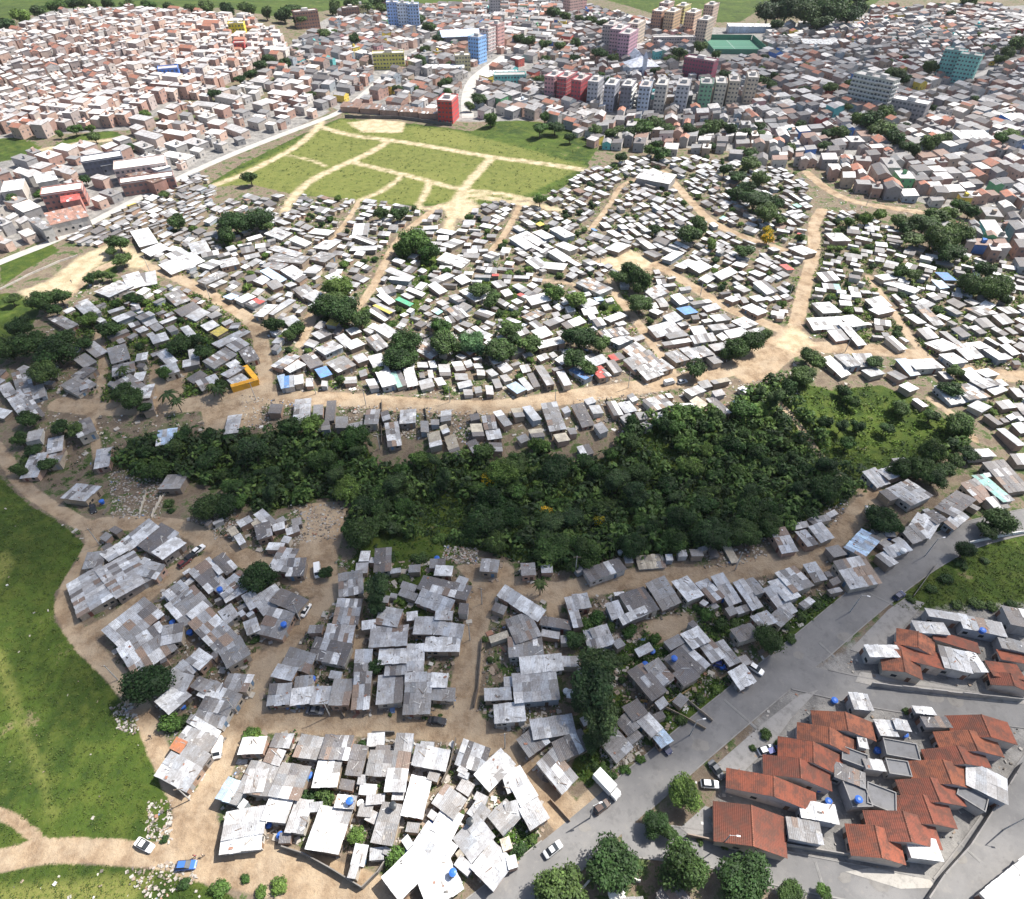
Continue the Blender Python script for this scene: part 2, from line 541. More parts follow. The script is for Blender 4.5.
GRASS_POLY = [
    [(-80, 470), (0, 478), (30, 505), (62, 524), (86, 545), (56, 592), (54, 618), (80, 652), (112, 686), (140, 726), (152, 760), (170, 796), (176, 842), (120, 843), (60, 842), (0, 852), (-80, 880)],
    [(-90, 885), (0, 872), (60, 862), (140, 866), (170, 872), (215, 888), (250, 905), (250, 930), (-90, 930)],
    [(892, 606), (930, 572), (960, 552), (985, 538), (1024, 524), (1090, 505), (1110, 612), (1000, 612), (950, 612), (915, 612)],
    [(202, 188), (240, 165), (300, 135), (340, 118), (400, 122), (450, 128), (520, 140), (582, 152), (590, 166), (560, 190), (520, 200), (470, 206), (400, 206), (340, 198), (300, 196), (250, 184)],
    [(455, 140), (500, 118), (560, 125), (600, 145), (585, 168)],
    [(-60, 140), (0, 130), (30, 142), (45, 150), (25, 165), (0, 170), (-60, 175)],
    [(48, 148), (75, 135), (110, 130), (125, 135), (100, 140), (60, 152)],
    [(0, 262), (50, 243), (60, 250), (25, 270), (0, 288)],
    [(0, 292), (22, 295), (45, 300), (30, 330), (0, 345), (-40, 340)],
    [(86, 262), (100, 252), (115, 256), (118, 275), (90, 280), (82, 300), (76, 290)],
    [(600, 690), (640, 700), (610, 770), (625, 790), (600, 800), (570, 770)],
    [(655, 680), (700, 668), (735, 690), (660, 748), (640, 740), (655, 715)],
    [(600, 640), (650, 640), (690, 650), (650, 680), (600, 670)],
    [(765, 620), (790, 600), (830, 595), (850, 600), (800, 640), (770, 660)],
    [(262, 702), (300, 702), (298, 712), (262, 716)],
    [(490, 830), (530, 820), (540, 850), (510, 872)],
    [(350, 530), (440, 525), (470, 545), (440, 570), (420, 640), (395, 600), (345, 575), (360, 545)],
    [(690, 635), (745, 605), (760, 615), (720, 640)],
    [(745, 740), (775, 725), (790, 745), (760, 758)],
    [(-400, -10), (0, 22), (40, 14), (90, 8), (160, 10), (220, 8), (280, 18), (330, 10), (520, 2), (590, -4), (680, 22), (740, 22), (760, 10), (870, 8), (880, 0), (1000, -2), (1200, -8), (1400, -60), (-600, -60)],
    [(400, 240), (430, 235), (440, 262), (425, 300), (405, 330), (395, 310)],
    [(475, 280), (520, 285), (530, 340), (500, 330)],
    [(550, 300), (610, 290), (640, 300), (600, 330), (565, 330)],
]
GROVE = [(112, 458), (150, 440), (250, 434), (300, 432), (345, 434), (365, 444), (380, 470), (425, 464), (470, 452), (505, 470), (540, 450), (570, 470), (610, 455), (630, 425), (680, 412), (725, 412), (762, 385), (790, 380), (830, 390), (880, 385), (920, 400), (955, 425), (968, 445), (930, 462), (905, 480), (880, 470), (862, 490), (845, 500), (822, 512), (790, 530), (740, 545), (700, 552), (660, 558), (612, 556), (585, 568), (545, 572), (515, 560), (470, 548), (430, 540), (385, 535), (352, 540), (340, 520), (352, 500), (320, 498), (298, 506), (262, 512), (225, 490), (180, 478), (130, 478)]
SLOPE = [(775, 382), (830, 388), (880, 384), (925, 402), (958, 428), (940, 455), (905, 470), (870, 478), (840, 470), (815, 430)]
TOWN_POLY = [
    [(275, 60), (340, 12), (560, 4), (700, 26), (760, 30), (870, 12), (1100, 0), (1160, 180), (1040, 225), (930, 205), (850, 180), (800, 160), (720, 150), (600, 142), (560, 120), (470, 122), (345, 112), (300, 95)],
    [(640, 850), (700, 830), (770, 690), (860, 640), (900, 610), (1100, 600), (1100, 760), (1030, 800), (940, 900), (900, 930), (800, 900)],
    [(-20, 140), (0, 40), (60, 10), (130, 8), (250, 20), (280, 55), (200, 92), (130, 130)],
    [(-40, 170), (60, 150), (120, 160), (220, 110), (300, 90), (330, 112), (240, 152), (140, 196), (60, 236), (-40, 262)],
]
DRY = [[(-10, 655), (2, 650), (32, 740), (56, 815), (50, 818), (26, 745)],
 [(410, 128), (460, 132), (478, 146), (420, 142)], [(400, 170), (450, 176), (445, 186), (405, 180)], [(-10, 890), (60, 880), (150, 875), (120, 930), (-10, 930)],
       [(-10, 560), (6, 548), (14, 562), (4, 582), (-10, 586)]]

def lane_world(pts, step=3.0):
    w = [gxy(*p) for p in pts]
    # rounded corners, then even steps
    for _ in range(2):
        q = [w[0]]
        for a, b in zip(w[:-1], w[1:]):
            q += [(a[0] * .75 + b[0] * .25, a[1] * .75 + b[1] * .25), (a[0] * .25 + b[0] * .75, a[1] * .25 + b[1] * .75)]
        q.append(w[-1])
        w = q
    return w

DIRT_W = [(w, lane_world(p)) for w, p in DIRT]
SAND_W = [(w, lane_world(p)) for w, p in SAND]

# asphalt streets: (name, width, pixels, offset above ground, pale)
STREETS = [
    ('asphalt_road', 8.2, [(430, 960), (500, 905), (560, 857), (640, 788), (730, 712), (800, 656), (860, 604), (915, 562), (960, 537), (1010, 524), (1080, 512)], 0.060, 0),
    ('side_street', 6.0, [(622, 838), (660, 842), (710, 848), (768, 866), (850, 882), (930, 897), (1010, 915)], 0.066, 0),
    ('cross_street', 8.5, [(938, 925), (966, 888), (994, 850), (1022, 806), (1070, 738)], 0.072, 0),
    ('upper_street', 7.0, [(778, 672), (812, 680), (860, 691), (893, 697), (960, 705), (1030, 714), (1100, 722)], 0.066, 0),
    ('paved_road', 6.0, [(-60, 288), (0, 262), (60, 239), (120, 208), (200, 168), (255, 145), (310, 124), (342, 112), (372, 88), (400, 62), (440, 38)], 0.08, 1),
    ('town_street', 9.0, [(468, 118), (466, 98), (472, 80), (490, 66), (505, 56)], 0.08, 1),
    ('town_avenue', 6.0, [(915, 95), (960, 84), (990, 70), (1030, 56)], 0.08, 1),
]
STREET_W = [(n, w, lane_world(p), o, pale) for n, w, p, o, pale in STREETS]

# occupancy raster, one cell per metre
OX, OY = -620, 0
OCC = np.zeros((1100, 1240), np.uint8)       # rows = y
gy_, gx_ = np.mgrid[0:1100, 0:1240]
GX, GY = gx_ + OX + 0.5, gy_ + OY + 0.5

def occ_lane(w, pts, code):
    xs, ys = [p[0] for p in pts], [p[1] for p in pts]
    x0, x1 = int(max(0, min(xs) - w - OX)), int(min(1240, max(xs) + w + 1 - OX))
    y0, y1 = int(max(0, min(ys) - w - OY)), int(min(1100, max(ys) + w + 1 - OY))
    if x1 <= x0 or y1 <= y0:
        return
    d = seg_dist(GX[y0:y1, x0:x1], GY[y0:y1, x0:x1], pts)
    OCC[y0:y1, x0:x1][d < w / 2] = code

def occ_poly(poly, code):
    OCC[in_poly(GX, GY, poly)] = code

for q in GRASS_POLY[:4] + GRASS_POLY[19:20]:
    occ_poly(wpoly(q), 3)
occ_poly(wpoly(GROVE), 4)
for q in SAND_POLY + DIRT_POLY:
    occ_poly(wpoly(q), 2)
for w, p in DIRT_W + SAND_W:
    occ_lane(w + 0.6, p, 2)
for n, w, p, o, pale in STREET_W:
    occ_lane(w + 2.0, p, 1)

def occ_rect(cx, cy, lx, ly, ang, test_only=True, pad=0.0, code=9, allow=()):
    r = math.hypot(lx, ly) / 2 + pad + 1
    x0, x1 = int(cx - r - OX), int(cx + r - OX) + 2
    y0, y1 = int(cy - r - OY), int(cy + r - OY) + 2
    if x0 < 0 or y0 < 0 or x1 > 1240 or y1 > 1100:
        return False
    dx, dy = GX[y0:y1, x0:x1] - cx, GY[y0:y1, x0:x1] - cy
    c, s = math.cos(ang), math.sin(ang)
    inside = (np.abs(dx * c + dy * s) < lx / 2 + pad) & (np.abs(-dx * s + dy * c) < ly / 2 + pad)
    v = OCC[y0:y1, x0:x1]
    if test_only:
        bad = inside & (v > 0)
        for a in allow:
            bad &= v != a
        return not bad.any()
    v[inside] = code
    return True

# ------------------------------------------------------------------ ground sheet, split by what covers it
def axis_steps():
    ys = [-60.0, -30.0, -10.0]
    while ys[-1] < 1150:
        ys.append(ys[-1] + min(6.0, max(1.0, 0.6 + 0.0085 * ys[-1])))
    while ys[-1] < 14000:
        ys.append(ys[-1] * 1.25)
    xs = [0.0]
    while xs[-1] < 1000:
        xs.append(xs[-1] + max(1.35, 0.0125 * xs[-1]))
    while xs[-1] < 14000:
        xs.append(xs[-1] * 1.3)
    return np.array([-x for x in xs[:0:-1]] + xs), np.array(ys)

def build_ground():
    xs, ys = axis_steps()
    X, Y = np.meshgrid(xs, ys)
    Z = terr(X, Y)
    def sd_lanes(ls):
        D = np.full(X.shape, -1e9)
        for w, pts in ls:
            px, py = [p[0] for p in pts], [p[1] for p in pts]
            i0, i1 = np.searchsorted(xs, [min(px) - w - 8, max(px) + w + 8])
            j0, j1 = np.searchsorted(ys, [min(py) - w - 8, max(py) + w + 8])
            if i1 > i0 and j1 > j0:
                sl_ = (slice(j0, j1), slice(i0, i1))
                D[sl_] = np.maximum(D[sl_], w / 2 - seg_dist(X[sl_], Y[sl_], pts))
        return D
    def sd_polys(ps):
        D = np.full(X.shape, -1e9)
        for q in ps:
            D = np.maximum(D, poly_sd(X, Y, wpoly(q)))
        return D
    val = lambda sd, k=4.0: np.clip(0.5 + sd / k, 0, 1)
    grass = val(np.maximum(sd_polys(GRASS_POLY), sd_polys([GROVE])))
    dirt = val(np.maximum(sd_lanes(DIRT_W), sd_polys(DIRT_POLY)), 3.2)
    sand = val(np.maximum(sd_lanes(SAND_W), sd_polys(SAND_POLY)), 8.0)
    town = val(sd_polys(TOWN_POLY), 8.0)
    field = [(202, 188), (340, 118), (450, 128), (590, 166), (520, 200), (400, 206), (300, 196)]
    dry = np.maximum(val(sd_polys(DRY), 6.0), 0.6 * val(sd_polys([field]), 6.0))
    pond = np.zeros_like(grass)
    verts = np.stack([X, Y, Z], -1).reshape(-1, 3)
    cov = np.stack([grass, dirt, sand, np.ones_like(grass)], -1).reshape(-1, 4).astype(np.float32)
    cov2 = np.stack([town, dry, pond, np.ones_like(grass)], -1).reshape(-1, 4).astype(np.float32)
    ny, nx = X.shape
    idx = np.arange(ny * nx).reshape(ny, nx)
    quads = np.stack([idx[:-1, :-1], idx[:-1, 1:], idx[1:, 1:], idx[1:, :-1]], -1).reshape(-1, 4)
    cg, cd, cs = [cov[quads, k].mean(1) for k in range(3)]
    cls = np.where(cs > 0.5, 3, np.where(cd > 0.5, 2, np.where(cg > 0.5, 1, 0)))
    for k, name in enumerate(('ground', 'grass_field', 'dirt_road', 'sand_path')):
        f = quads[cls == k]
        used, inv = np.unique(f, return_inverse=True)
        me = bpy.data.meshes.new(name)
        me.from_pydata(verts[used].tolist(), [], inv.reshape(-1, 4).tolist())
        for nm, arr in (('cover', cov), ('cover2', cov2)):
            at = me.attributes.new(nm, 'FLOAT_COLOR', 'POINT')
            at.data.foreach_set('color', arr[used].ravel())
        me.polygons.foreach_set('use_smooth', np.ones(len(f), bool))
        me.materials.append(M['ground'])
        me.update()
        o = bpy.data.objects.new(name, me)
        C.objects.link(o)
        tag(o, kind='structure')

build_ground()

def resample(pts, step):
    out = [Vector(pts[0])]
    for a, b in zip(pts[:-1], pts[1:]):
        a, b = Vector(a), Vector(b)
        n = max(1, int((b - a).length / step))
        out += [a.lerp(b, k / n) for k in range(1, n + 1)]
    return out

def normals2(p):
    ns = []
    for i in range(len(p)):
        a, b = p[max(0, i - 1)], p[min(len(p) - 1, i + 1)]
        d = (b - a).normalized()
        ns.append(Vector((-d.y, d.x)))
    return ns

def on_other_street(x, y, me_):
    for n, w, pts, o, pale in STREET_W:
        if n != me_ and seg_dist(np.array([x]), np.array([y]), pts)[0] < w / 2 + 0.3:
            return True
    for w, pts in DIRT_W:
        if seg_dist(np.array([x]), np.array([y]), pts)[0] < w / 2:
            return True
    return False

M['pale_road'] = mat_tone('pale_paving', 0.9, 0.15, 0.5, (0.16, 0.15, 0.14))
for n, w, pts, off, pale in STREET_W:
    p = resample(pts, 2.5)
    ns = normals2(p)
    mb, kb = MB(), MB()
    cols = 5
    P = [[(q.x + nn.x * w * (k / (cols - 1) - .5), q.y + nn.y * w * (k / (cols - 1) - .5)) for k in range(cols)] for q, nn in zip(p, ns)]
    P = [[(x, y, T(x, y) + off) for x, y in row] for row in P]
    for a, b in zip(P[:-1], P[1:]):
        for k in range(cols - 1):
            mb.face([a[k + 1], a[k], b[k], b[k + 1]], (.38, .365, .34))
    tag(mb.obj(n, M['pale_road'] if pale else M['asphalt']), kind='structure')
    if pale:
        continue
    for side in (-1, 1):
        for i in range(len(p) - 1):
            q = []
            bad = False
            for j in (i, i + 1):
                e0 = p[j] + ns[j] * side * (w / 2 + .01)
                e1 = p[j] + ns[j] * side * (w / 2 + .26)
                bad |= on_other_street(e1.x, e1.y, n)
                q.append((e0, e1))
            if bad:
                continue
            (a0, a1), (b0, b1) = q
            ring = [a0, b0, b1, a1] if side < 0 else [a0, a1, b1, b0]
            z = T(a0.x, a0.y)
            kb.quadbox([(v.x, v.y, z - .2) for v in ring], [(v.x, v.y, z + .18) for v in ring], (.24, .23, .22))
    if kb.f:
        tag(kb.obj('kerb', M['concrete']), kind='structure')

# aprons and paved lots round the tiled houses, and worn pale bands across the road
def slab(name, pts, z, mat, col, parent=None):
    mb = MB()
    w = wpoly(pts)
    a = sum(w[i][0] * w[(i + 1) % len(w)][1] - w[(i + 1) % len(w)][0] * w[i][1] for i in range(len(w)))
    if a < 0:
        w = w[::-1]
    top = [(x, y, T(x, y) + z) for x, y in w]
    bot = [(x, y, T(x, y) - .3) for x, y in w]
    for i in range(len(w)):
        j = (i + 1) % len(w)
        mb.face([bot[i], bot[j], top[j], top[i]], col)
    mb.face(top, col)
    return tag(mb.obj(name, mat), kind='structure')

slab('pavement', [(712, 768), (765, 722), (800, 695), (818, 690), (790, 720), (772, 745), (740, 775)], .13, M['concrete'], (.27, .26, .25))
slab('pavement', [(680, 828), (705, 806), (720, 812), (715, 832), (690, 836)], .13, M['concrete'], (.26, .25, .24))
slab('pavement', [(850, 650), (888, 610), (905, 598), (925, 603), (905, 625), (880, 660)], .13, M['concrete'], (.25, .24, .23))
slab('pavement', [(845, 872), (870, 868), (930, 880), (936, 888), (900, 889)], .13, M['concrete'], (.36, .34, .31))
slab('pavement', [(860, 672), (905, 678), (975, 692), (1040, 700), (1040, 706), (960, 699), (893, 690), (855, 682)], .135, M['concrete'], (.30, .285, .265))
for a, b in (((724, 700), (758, 730)), ((819, 643), (834, 657)), ((866, 592), (893, 605)), ((815, 862), (822, 884)), ((958, 842), (980, 862))):
    p0, p1 = Vector(gxy(*a)), Vector(gxy(*b))
    d = (p1 - p0).normalized()
    nn = Vector((-d.y, d.x)) * .38
    mb = MB()
    ring = [p0 - nn, p1 - nn, p1 + nn, p0 + nn]
    inner = [p0 - nn * .5, p1 - nn * .5, p1 + nn * .5, p0 + nn * .5]
    if nn.x * d.y - nn.y * d.x > 0:
        ring, inner = ring[::-1], inner[::-1]
    mb.quadbox([(v.x, v.y, T(v.x, v.y) + .03) for v in ring], [(v.x, v.y, T(v.x, v.y) + .13) for v in inner], (.20, .196, .19))
    tag(mb.obj('speed_hump', M['concrete']), kind='structure')
# worn lighter patches of the asphalt
for k, (x, y, r) in enumerate([(880, 572, 2.6), (862, 545, 1.5), (845, 637, 2.0), (798, 655, 1.6), (700, 745, 2.2), (584, 827, 1.6), (935, 697, 2.2), (955, 700, 2.4), (880, 884, 2.0), (845, 878, 1.4), (960, 858, 1.6)]):
    cx, cy = gxy(x, y)
    mb = MB()
    pts = [(cx + r * (0.7 + .4 * random.random()) * math.cos(a * math.pi / 6), cy + .7 * r * (0.7 + .4 * random.random()) * math.sin(a * math.pi / 6)) for a in range(12)]
    mb.face([(px, py, T(px, py) + .085 + .001 * k) for px, py in pts], (.205, .195, .182))
    tag(mb.obj('road_patch', M['concrete']), kind='structure')
# ------------------------------------------------------------------ roofs traced from the photograph: per tile, colour letter and three corners
ROOFS = {
(0, 674): "w 705,42 760,85 680,158;p 695,5 785,5 740,52;w 840,25 908,45 860,108;g 800,10 850,40 820,80;g 825,88 925,130 882,222;g 915,0 1010,5 985,72;g 895,62 968,88 935,135;w 768,165 880,235 862,258;g 752,198 860,262 832,322;o 710,255 750,275 720,315;g 760,280 845,325 800,375;p 690,310 800,385 740,475;l 912,410 980,447 948,530;p 905,550 1060,532 1055,640;w 892,648 1045,640 1040,698;w 972,255 1060,255 1050,318;p 1000,385 1070,380 1050,470",
(256, 674): "p 60,45 140,45 130,118;w 145,60 225,60 225,115;g 160,12 222,15 222,55;p 232,50 295,52 290,120;g 310,18 380,25 375,128;s 395,0 458,0 452,135;p 490,5 585,0 585,115;g 600,40 700,42 695,155;w 600,0 680,0 680,36;w 684,0 765,0 760,52;g 710,58 795,62 790,105;p 915,58 1015,55 1020,103;w 955,125 1070,112 1075,185;p 80,240 150,240 130,293;p 60,300 120,310 90,358;g 185,245 270,255 240,340;d 280,242 385,250 365,345;d 388,285 440,300 420,408;w 250,348 338,350 322,452;g -20,345 92,368 48,492;g 105,355 215,372 170,505;w 58,478 140,500 118,600;p 160,500 222,508 188,638;w 262,535 385,545 325,712;w 330,488 400,490 388,535;g 460,310 545,315 530,405;s 568,242 628,245 618,308;g 548,314 618,320 606,375;w 530,380 605,382 595,470;g 508,512 582,528 545,688;p 645,285 772,312 755,385;w 632,418 710,418 655,568;s 835,275 940,300 900,385;w 978,308 1040,362 932,460;g 758,450 845,500 790,570;w 755,540 835,565 775,650;w 690,598 805,692 745,775;w 655,690 735,758 575,882;w 765,745 835,860 700,930;g 885,515 940,550 900,590;p 882,578 962,655 862,735;p 945,662 1024,752 950,872;g 1000,505 1060,570 990,640;w 405,690 450,690 425,755;p 385,760 415,760 395,815;w 985,400 1035,380 1060,450",
(512, 674): "p 0,-5 170,-12 192,105;p 75,185 235,160 252,236;d 155,270 275,240 318,300;s 20,260 100,208 150,275;s 98,362 162,308 265,410;w -20,408 35,365 90,488;p 25,532 96,492 147,577;p -40,520 5,532 45,577;w -30,730 5,735 30,775;d 440,132 500,108 545,158;w 502,190 547,162 603,218;l 567,250 607,222 637,267;d 410,190 458,165 512,212;g 400,208 480,295 422,348;d 465,-10 520,-45 615,70;g 555,-5 600,-30 650,12;d 652,0 710,-40 745,10;w 872,0 925,-40 968,22;d 570,880 640,830 720,900;g 430,905 520,895 530,940",
(0, 450): "p 110,20 160,30 165,105;p 195,0 245,0 250,55;p 305,125 385,150 345,215;p 380,5 430,5 445,60;g 665,95 740,100 725,160;w 598,285 640,315 510,400;w 478,368 512,395 440,447;d 648,302 720,337 620,415;w 695,345 737,372 655,440;p 522,412 628,502 478,585;p 390,485 480,588 330,642;s 592,440 650,470 620,520;g 350,410 410,420 410,470;p 650,570 720,520 770,570;d 760,492 825,447 900,520;w 818,440 835,430 895,488;d 850,445 892,420 950,465;p 870,555 955,470 985,515;w 890,578 985,518 1000,548;g 655,628 775,558 855,618;w 750,657 810,607 832,627;s 408,725 580,600 655,655;s 478,800 640,692 700,790;p 645,700 700,725 735,772;p 880,650 925,620 950,660;s 755,700 838,640 950,740;g 860,792 950,748 1010,820;w 745,840 795,795 850,833;p 690,890 735,842 780,880;w 935,350 960,340 985,365;p 975,690 1020,670 1040,720;p 965,590 1010,570 1050,610",
(256, 450): "w 0,262 30,240 75,285;d -20,300 35,295 80,345;p 95,385 165,395 125,493;d 132,437 195,440 190,500;p -20,597 75,548 128,600;d 100,552 205,600 165,655;g 62,638 160,655 100,748;g 330,500 420,490 430,570;s 335,605 430,600 400,688;p 290,697 398,692 380,770;d 245,762 390,777 350,850;g 140,800 245,820 205,882;p 90,865 170,870 140,915;p 505,630 590,635 560,705;p 460,700 600,708 605,790;w 440,700 482,670 462,698;w 495,797 600,797 600,855;p 520,860 600,862 600,900;p 640,667 708,667 700,738;w 682,748 815,752 812,808;p 710,685 830,705 820,750;w 606,782 668,784 672,850;p 722,645 785,645 782,680;w 722,462 785,465 780,505;d 672,508 865,540 840,595;p 668,578 805,596 765,638;w 815,615 848,620 845,655;g 905,435 970,440 965,490;d 475,400 535,400 540,480;w 420,405 455,405 450,445;p 402,805 462,805 455,900;p 605,852 665,852 670,915",
(512, 450): "w -24,540 125,650 100,688;g -40,672 60,664 130,750;g -20,742 110,752 130,830;d 120,660 235,690 235,725;w 30,830 192,825 205,880;p 205,588 238,587 290,708;p 244,580 298,572 312,630;d 430,577 525,547 585,640;w 425,667 530,634 548,655;p 375,620 422,608 450,660;g 532,540 605,515 680,605;w 638,525 700,508 768,585;p 735,532 780,515 850,590;p 795,514 840,500 918,600;p 882,537 920,525 1005,620;g 930,520 965,510 1010,570;w 678,738 745,707 790,765;p 742,776 795,760 855,830;s 805,775 845,760 910,850;d 600,832 698,782 798,865;g 530,870 585,840 650,915;p 310,722 375,704 410,770;p 282,722 312,722 345,800;d 278,472 425,440 462,485;t 500,430 600,416 610,465;g 40,455 90,450 90,500;d 880,720 955,690 985,740;p 955,665 1020,645 1060,690;t 770,370 800,368 830,425;t 842,380 870,375 905,445",
(768, 450): "p 8,325 65,315 118,398;p 110,325 150,320 200,380;p 155,310 210,300 270,350;l 290,382 390,332 468,365;g 230,390 280,382 315,420;s 275,457 380,420 440,520;w 280,447 310,435 335,470;p 370,92 425,82 495,130;p 437,80 505,62 550,100;p 500,35 545,30 575,70;p 482,155 560,112 648,185;g 445,165 478,158 520,195;w 395,230 440,232 435,258;w 605,268 692,300 640,338;g 550,330 595,285 630,335;w 432,422 465,407 517,452;p 467,400 540,364 570,395;d 665,225 762,165 832,205;d 628,257 662,235 705,278;p 702,290 765,244 805,268;m 825,100 865,92 975,205;w 868,197 920,187 970,227;n 775,142 825,117 900,182;d 867,60 940,42 1040,150;w 980,25 1040,15 1060,50;w 800,5 880,-10 900,20;w 0,525 60,512 130,590;p -20,562 28,542 118,640;g -10,667 55,642 108,670;p 135,462 185,457 240,515;s 30,490 108,465 180,545",
(0, 225): "w 490,28 560,20 665,70;w 575,105 640,75 668,92;w 672,122 725,95 745,110;w 655,165 770,107 800,140;w 805,160 850,132 885,155;p 748,80 815,68 848,100;p 870,140 940,125 960,160;g 798,222 875,178 905,200;w 840,240 885,217 905,230;l 900,285 940,262 965,280;w 940,295 990,272 1020,290;r 985,310 1020,287 1050,310;p 980,205 1020,195 1030,220;p 395,260 478,212 520,250;w 482,210 548,195 590,235;p 555,200 610,195 635,230;p 298,310 350,290 400,355;w 385,375 405,365 420,385;g 215,365 250,345 292,410;g 450,370 520,342 545,362;p 545,365 595,342 615,362;w 515,395 550,382 560,400;p 545,417 575,402 590,420;g 655,285 715,265 765,295;d 705,345 772,312 796,330;p 745,367 800,337 838,350;g 825,360 865,345 890,360;w 805,405 850,385 875,400;y 850,432 885,407 905,420;p 860,475 968,407 990,430;p 912,484 960,455 990,475;d 950,497 1000,482 1040,540;p 720,410 750,400 785,440;p 660,410 690,400 715,420;s 605,445 660,425 670,460;g 830,550 900,490 930,515;p 890,595 950,555 975,575;p 912,617 965,590 990,620;p 785,630 860,602 885,630;w 545,515 585,510 590,540;w 560,640 610,635 605,695;w 535,590 575,588 578,625;g 470,640 528,592 552,640;g 450,562 535,540 540,588;g 635,520 670,502 700,540;p 640,562 698,545 720,590;w 755,505 790,497 795,530;s 730,540 790,532 800,560;g 300,540 345,517 380,545;d 290,600 340,562 385,580;g 280,640 328,592 350,640;p 322,630 350,617 345,655;g 345,490 385,467 415,505;g 430,500 500,482 520,530;s 15,690 90,662 185,755;g 95,662 170,642 185,680;g 50,600 110,582 130,640;p 0,640 40,622 60,680;g 295,790 360,762 380,830;p 110,825 165,817 165,860;p 195,860 250,852 250,900;p 905,760 955,757 960,835;l 630,825 700,822 705,870;d 560,700 600,690 620,740",
(256, 225): "p 35,40 80,15 145,30;w 215,28 238,10 308,28;w 395,0 450,0 445,35;p 40,95 70,82 195,115;w 130,65 160,52 225,65;w 245,85 275,52 320,75;g 225,130 260,97 310,125;w 380,60 405,52 495,57;w 378,100 388,84 485,87;g 60,130 82,102 200,138;g 30,160 60,137 120,165;l 35,187 60,172 105,215;w 110,185 150,162 190,195;w 192,187 212,167 260,177;w 282,210 320,192 350,215;p 0,225 25,202 50,215;g 40,235 80,222 110,240;p 112,237 140,227 165,240;g 150,262 200,242 240,270;p 210,287 240,257 275,290;w 225,322 280,277 295,290;r -20,312 20,287 35,300;w 0,360 40,312 75,325;p 60,350 120,292 140,305;p 105,372 150,357 180,395;p 235,490 305,462 350,492;p 315,455 350,442 395,470;w 345,472 400,457 440,480;w 355,417 395,407 425,430;w 482,420 515,397 560,425;d 225,432 270,412 300,440;g 440,460 485,442 530,480;s 70,560 130,507 165,530;w 105,562 163,532 195,565;d 170,522 220,507 275,560;l 85,602 112,595 130,650;b 112,605 148,600 155,648;w 152,602 185,597 190,635;b 240,577 280,562 300,600;g 285,547 350,517 395,565;p 387,525 425,512 450,540;w 450,522 500,510 560,640;m 545,597 580,587 600,635;w 587,582 625,577 650,635;p 155,705 215,702 215,790;w 282,712 315,712 315,775;g 440,737 490,737 490,800;p 577,737 635,735 640,795;s 520,800 568,792 578,875;d 902,770 948,767 965,810;p 917,820 970,815 985,855;w 455,347 480,332 535,365;y 465,322 490,312 560,345;e 562,302 575,292 625,312;w 482,287 510,277 560,300;w 480,257 540,247 565,265;w 597,267 615,257 680,267;w 525,217 540,207 625,215;p 527,187 545,172 625,205;w 722,25 742,12 800,30;w 730,142 760,112 850,140;w 742,77 790,52 830,70;w 702,220 760,187 785,205;w 692,245 720,232 760,260;w 817,260 850,247 910,300;w 802,215 830,197 850,220;w 867,352 900,337 960,355;s 772,342 810,322 840,360;w 752,372 780,367 800,385;w 945,227 980,217 1000,245;w 982,267 1010,257 1024,275;w 912,120 940,102 970,120;s 802,472 850,432 900,480;w 912,472 935,457 960,467;g 932,522 990,507 1010,545;w 967,567 1000,552 1024,575;w 922,582 945,572 965,600;s 652,492 680,452 720,500",
(512, 225): "w 0,57 30,42 80,80;w 32,42 60,27 130,65;w 87,27 120,17 165,50;w 152,12 190,2 250,45;w 182,77 210,62 255,95;w 67,147 100,127 130,155;w 112,172 140,152 225,157;w 157,112 180,97 225,130;w 382,92 420,62 465,85;w 602,132 650,102 685,115;d 530,107 560,97 600,122;w 662,162 700,132 730,150;w 712,167 750,142 790,165;w 752,217 790,192 820,205;w 877,157 900,147 945,160;w 822,202 860,167 885,185;w 952,187 975,177 1010,200;w 922,327 960,312 1020,350;w 977,237 1010,222 1050,260;w 852,292 880,282 910,300;w 957,287 990,277 1010,300;s 267,227 310,202 390,260;w 57,292 130,277 155,300;w 77,427 130,412 165,435;w 87,467 190,447 215,475;w 0,302 20,292 40,310;s 32,362 100,342 140,360;g 122,387 180,367 210,385;p 262,312 310,292 345,315;w 277,337 330,332 345,352;w 322,382 355,374 375,395;w 372,372 430,347 455,365;s 342,422 440,407 470,440;w 387,457 450,437 490,460;g 450,545 500,522 545,563;s 502,524 548,502 592,545;g 500,578 560,552 602,592;p 555,548 600,530 640,575;s 442,502 495,472 535,495;l -10,642 18,622 45,660;b 32,622 52,612 78,650;p 62,602 85,597 110,640;g 92,562 120,557 170,640;p 182,587 210,582 235,640;b 227,577 260,562 325,605;r 322,572 360,557 385,605;s 382,552 410,542 435,580;p 527,267 590,242 630,265;b 662,332 710,322 740,352;w 637,287 670,277 705,305;w 547,342 570,332 605,350;p 597,367 650,357 690,375;p 542,412 640,387 680,420;g 607,432 680,422 705,445;w 607,472 700,450 710,465;g 627,512 665,492 690,540;p 677,492 710,482 750,535;g 722,492 770,477 800,520;p 712,447 800,437 820,460;w 712,412 760,407 780,430;w 772,512 800,502 830,550;w 797,362 850,352 870,380;w 877,382 930,367 985,400;w 852,427 920,412 945,435;g 122,722 180,712 210,810;d 242,727 285,717 325,795;d 382,707 415,702 440,760;p 427,712 470,702 495,745;s 532,702 600,672 635,720;w 262,892 305,880 325,910;d 787,692 815,682 865,755;w 907,652 925,642 950,665",
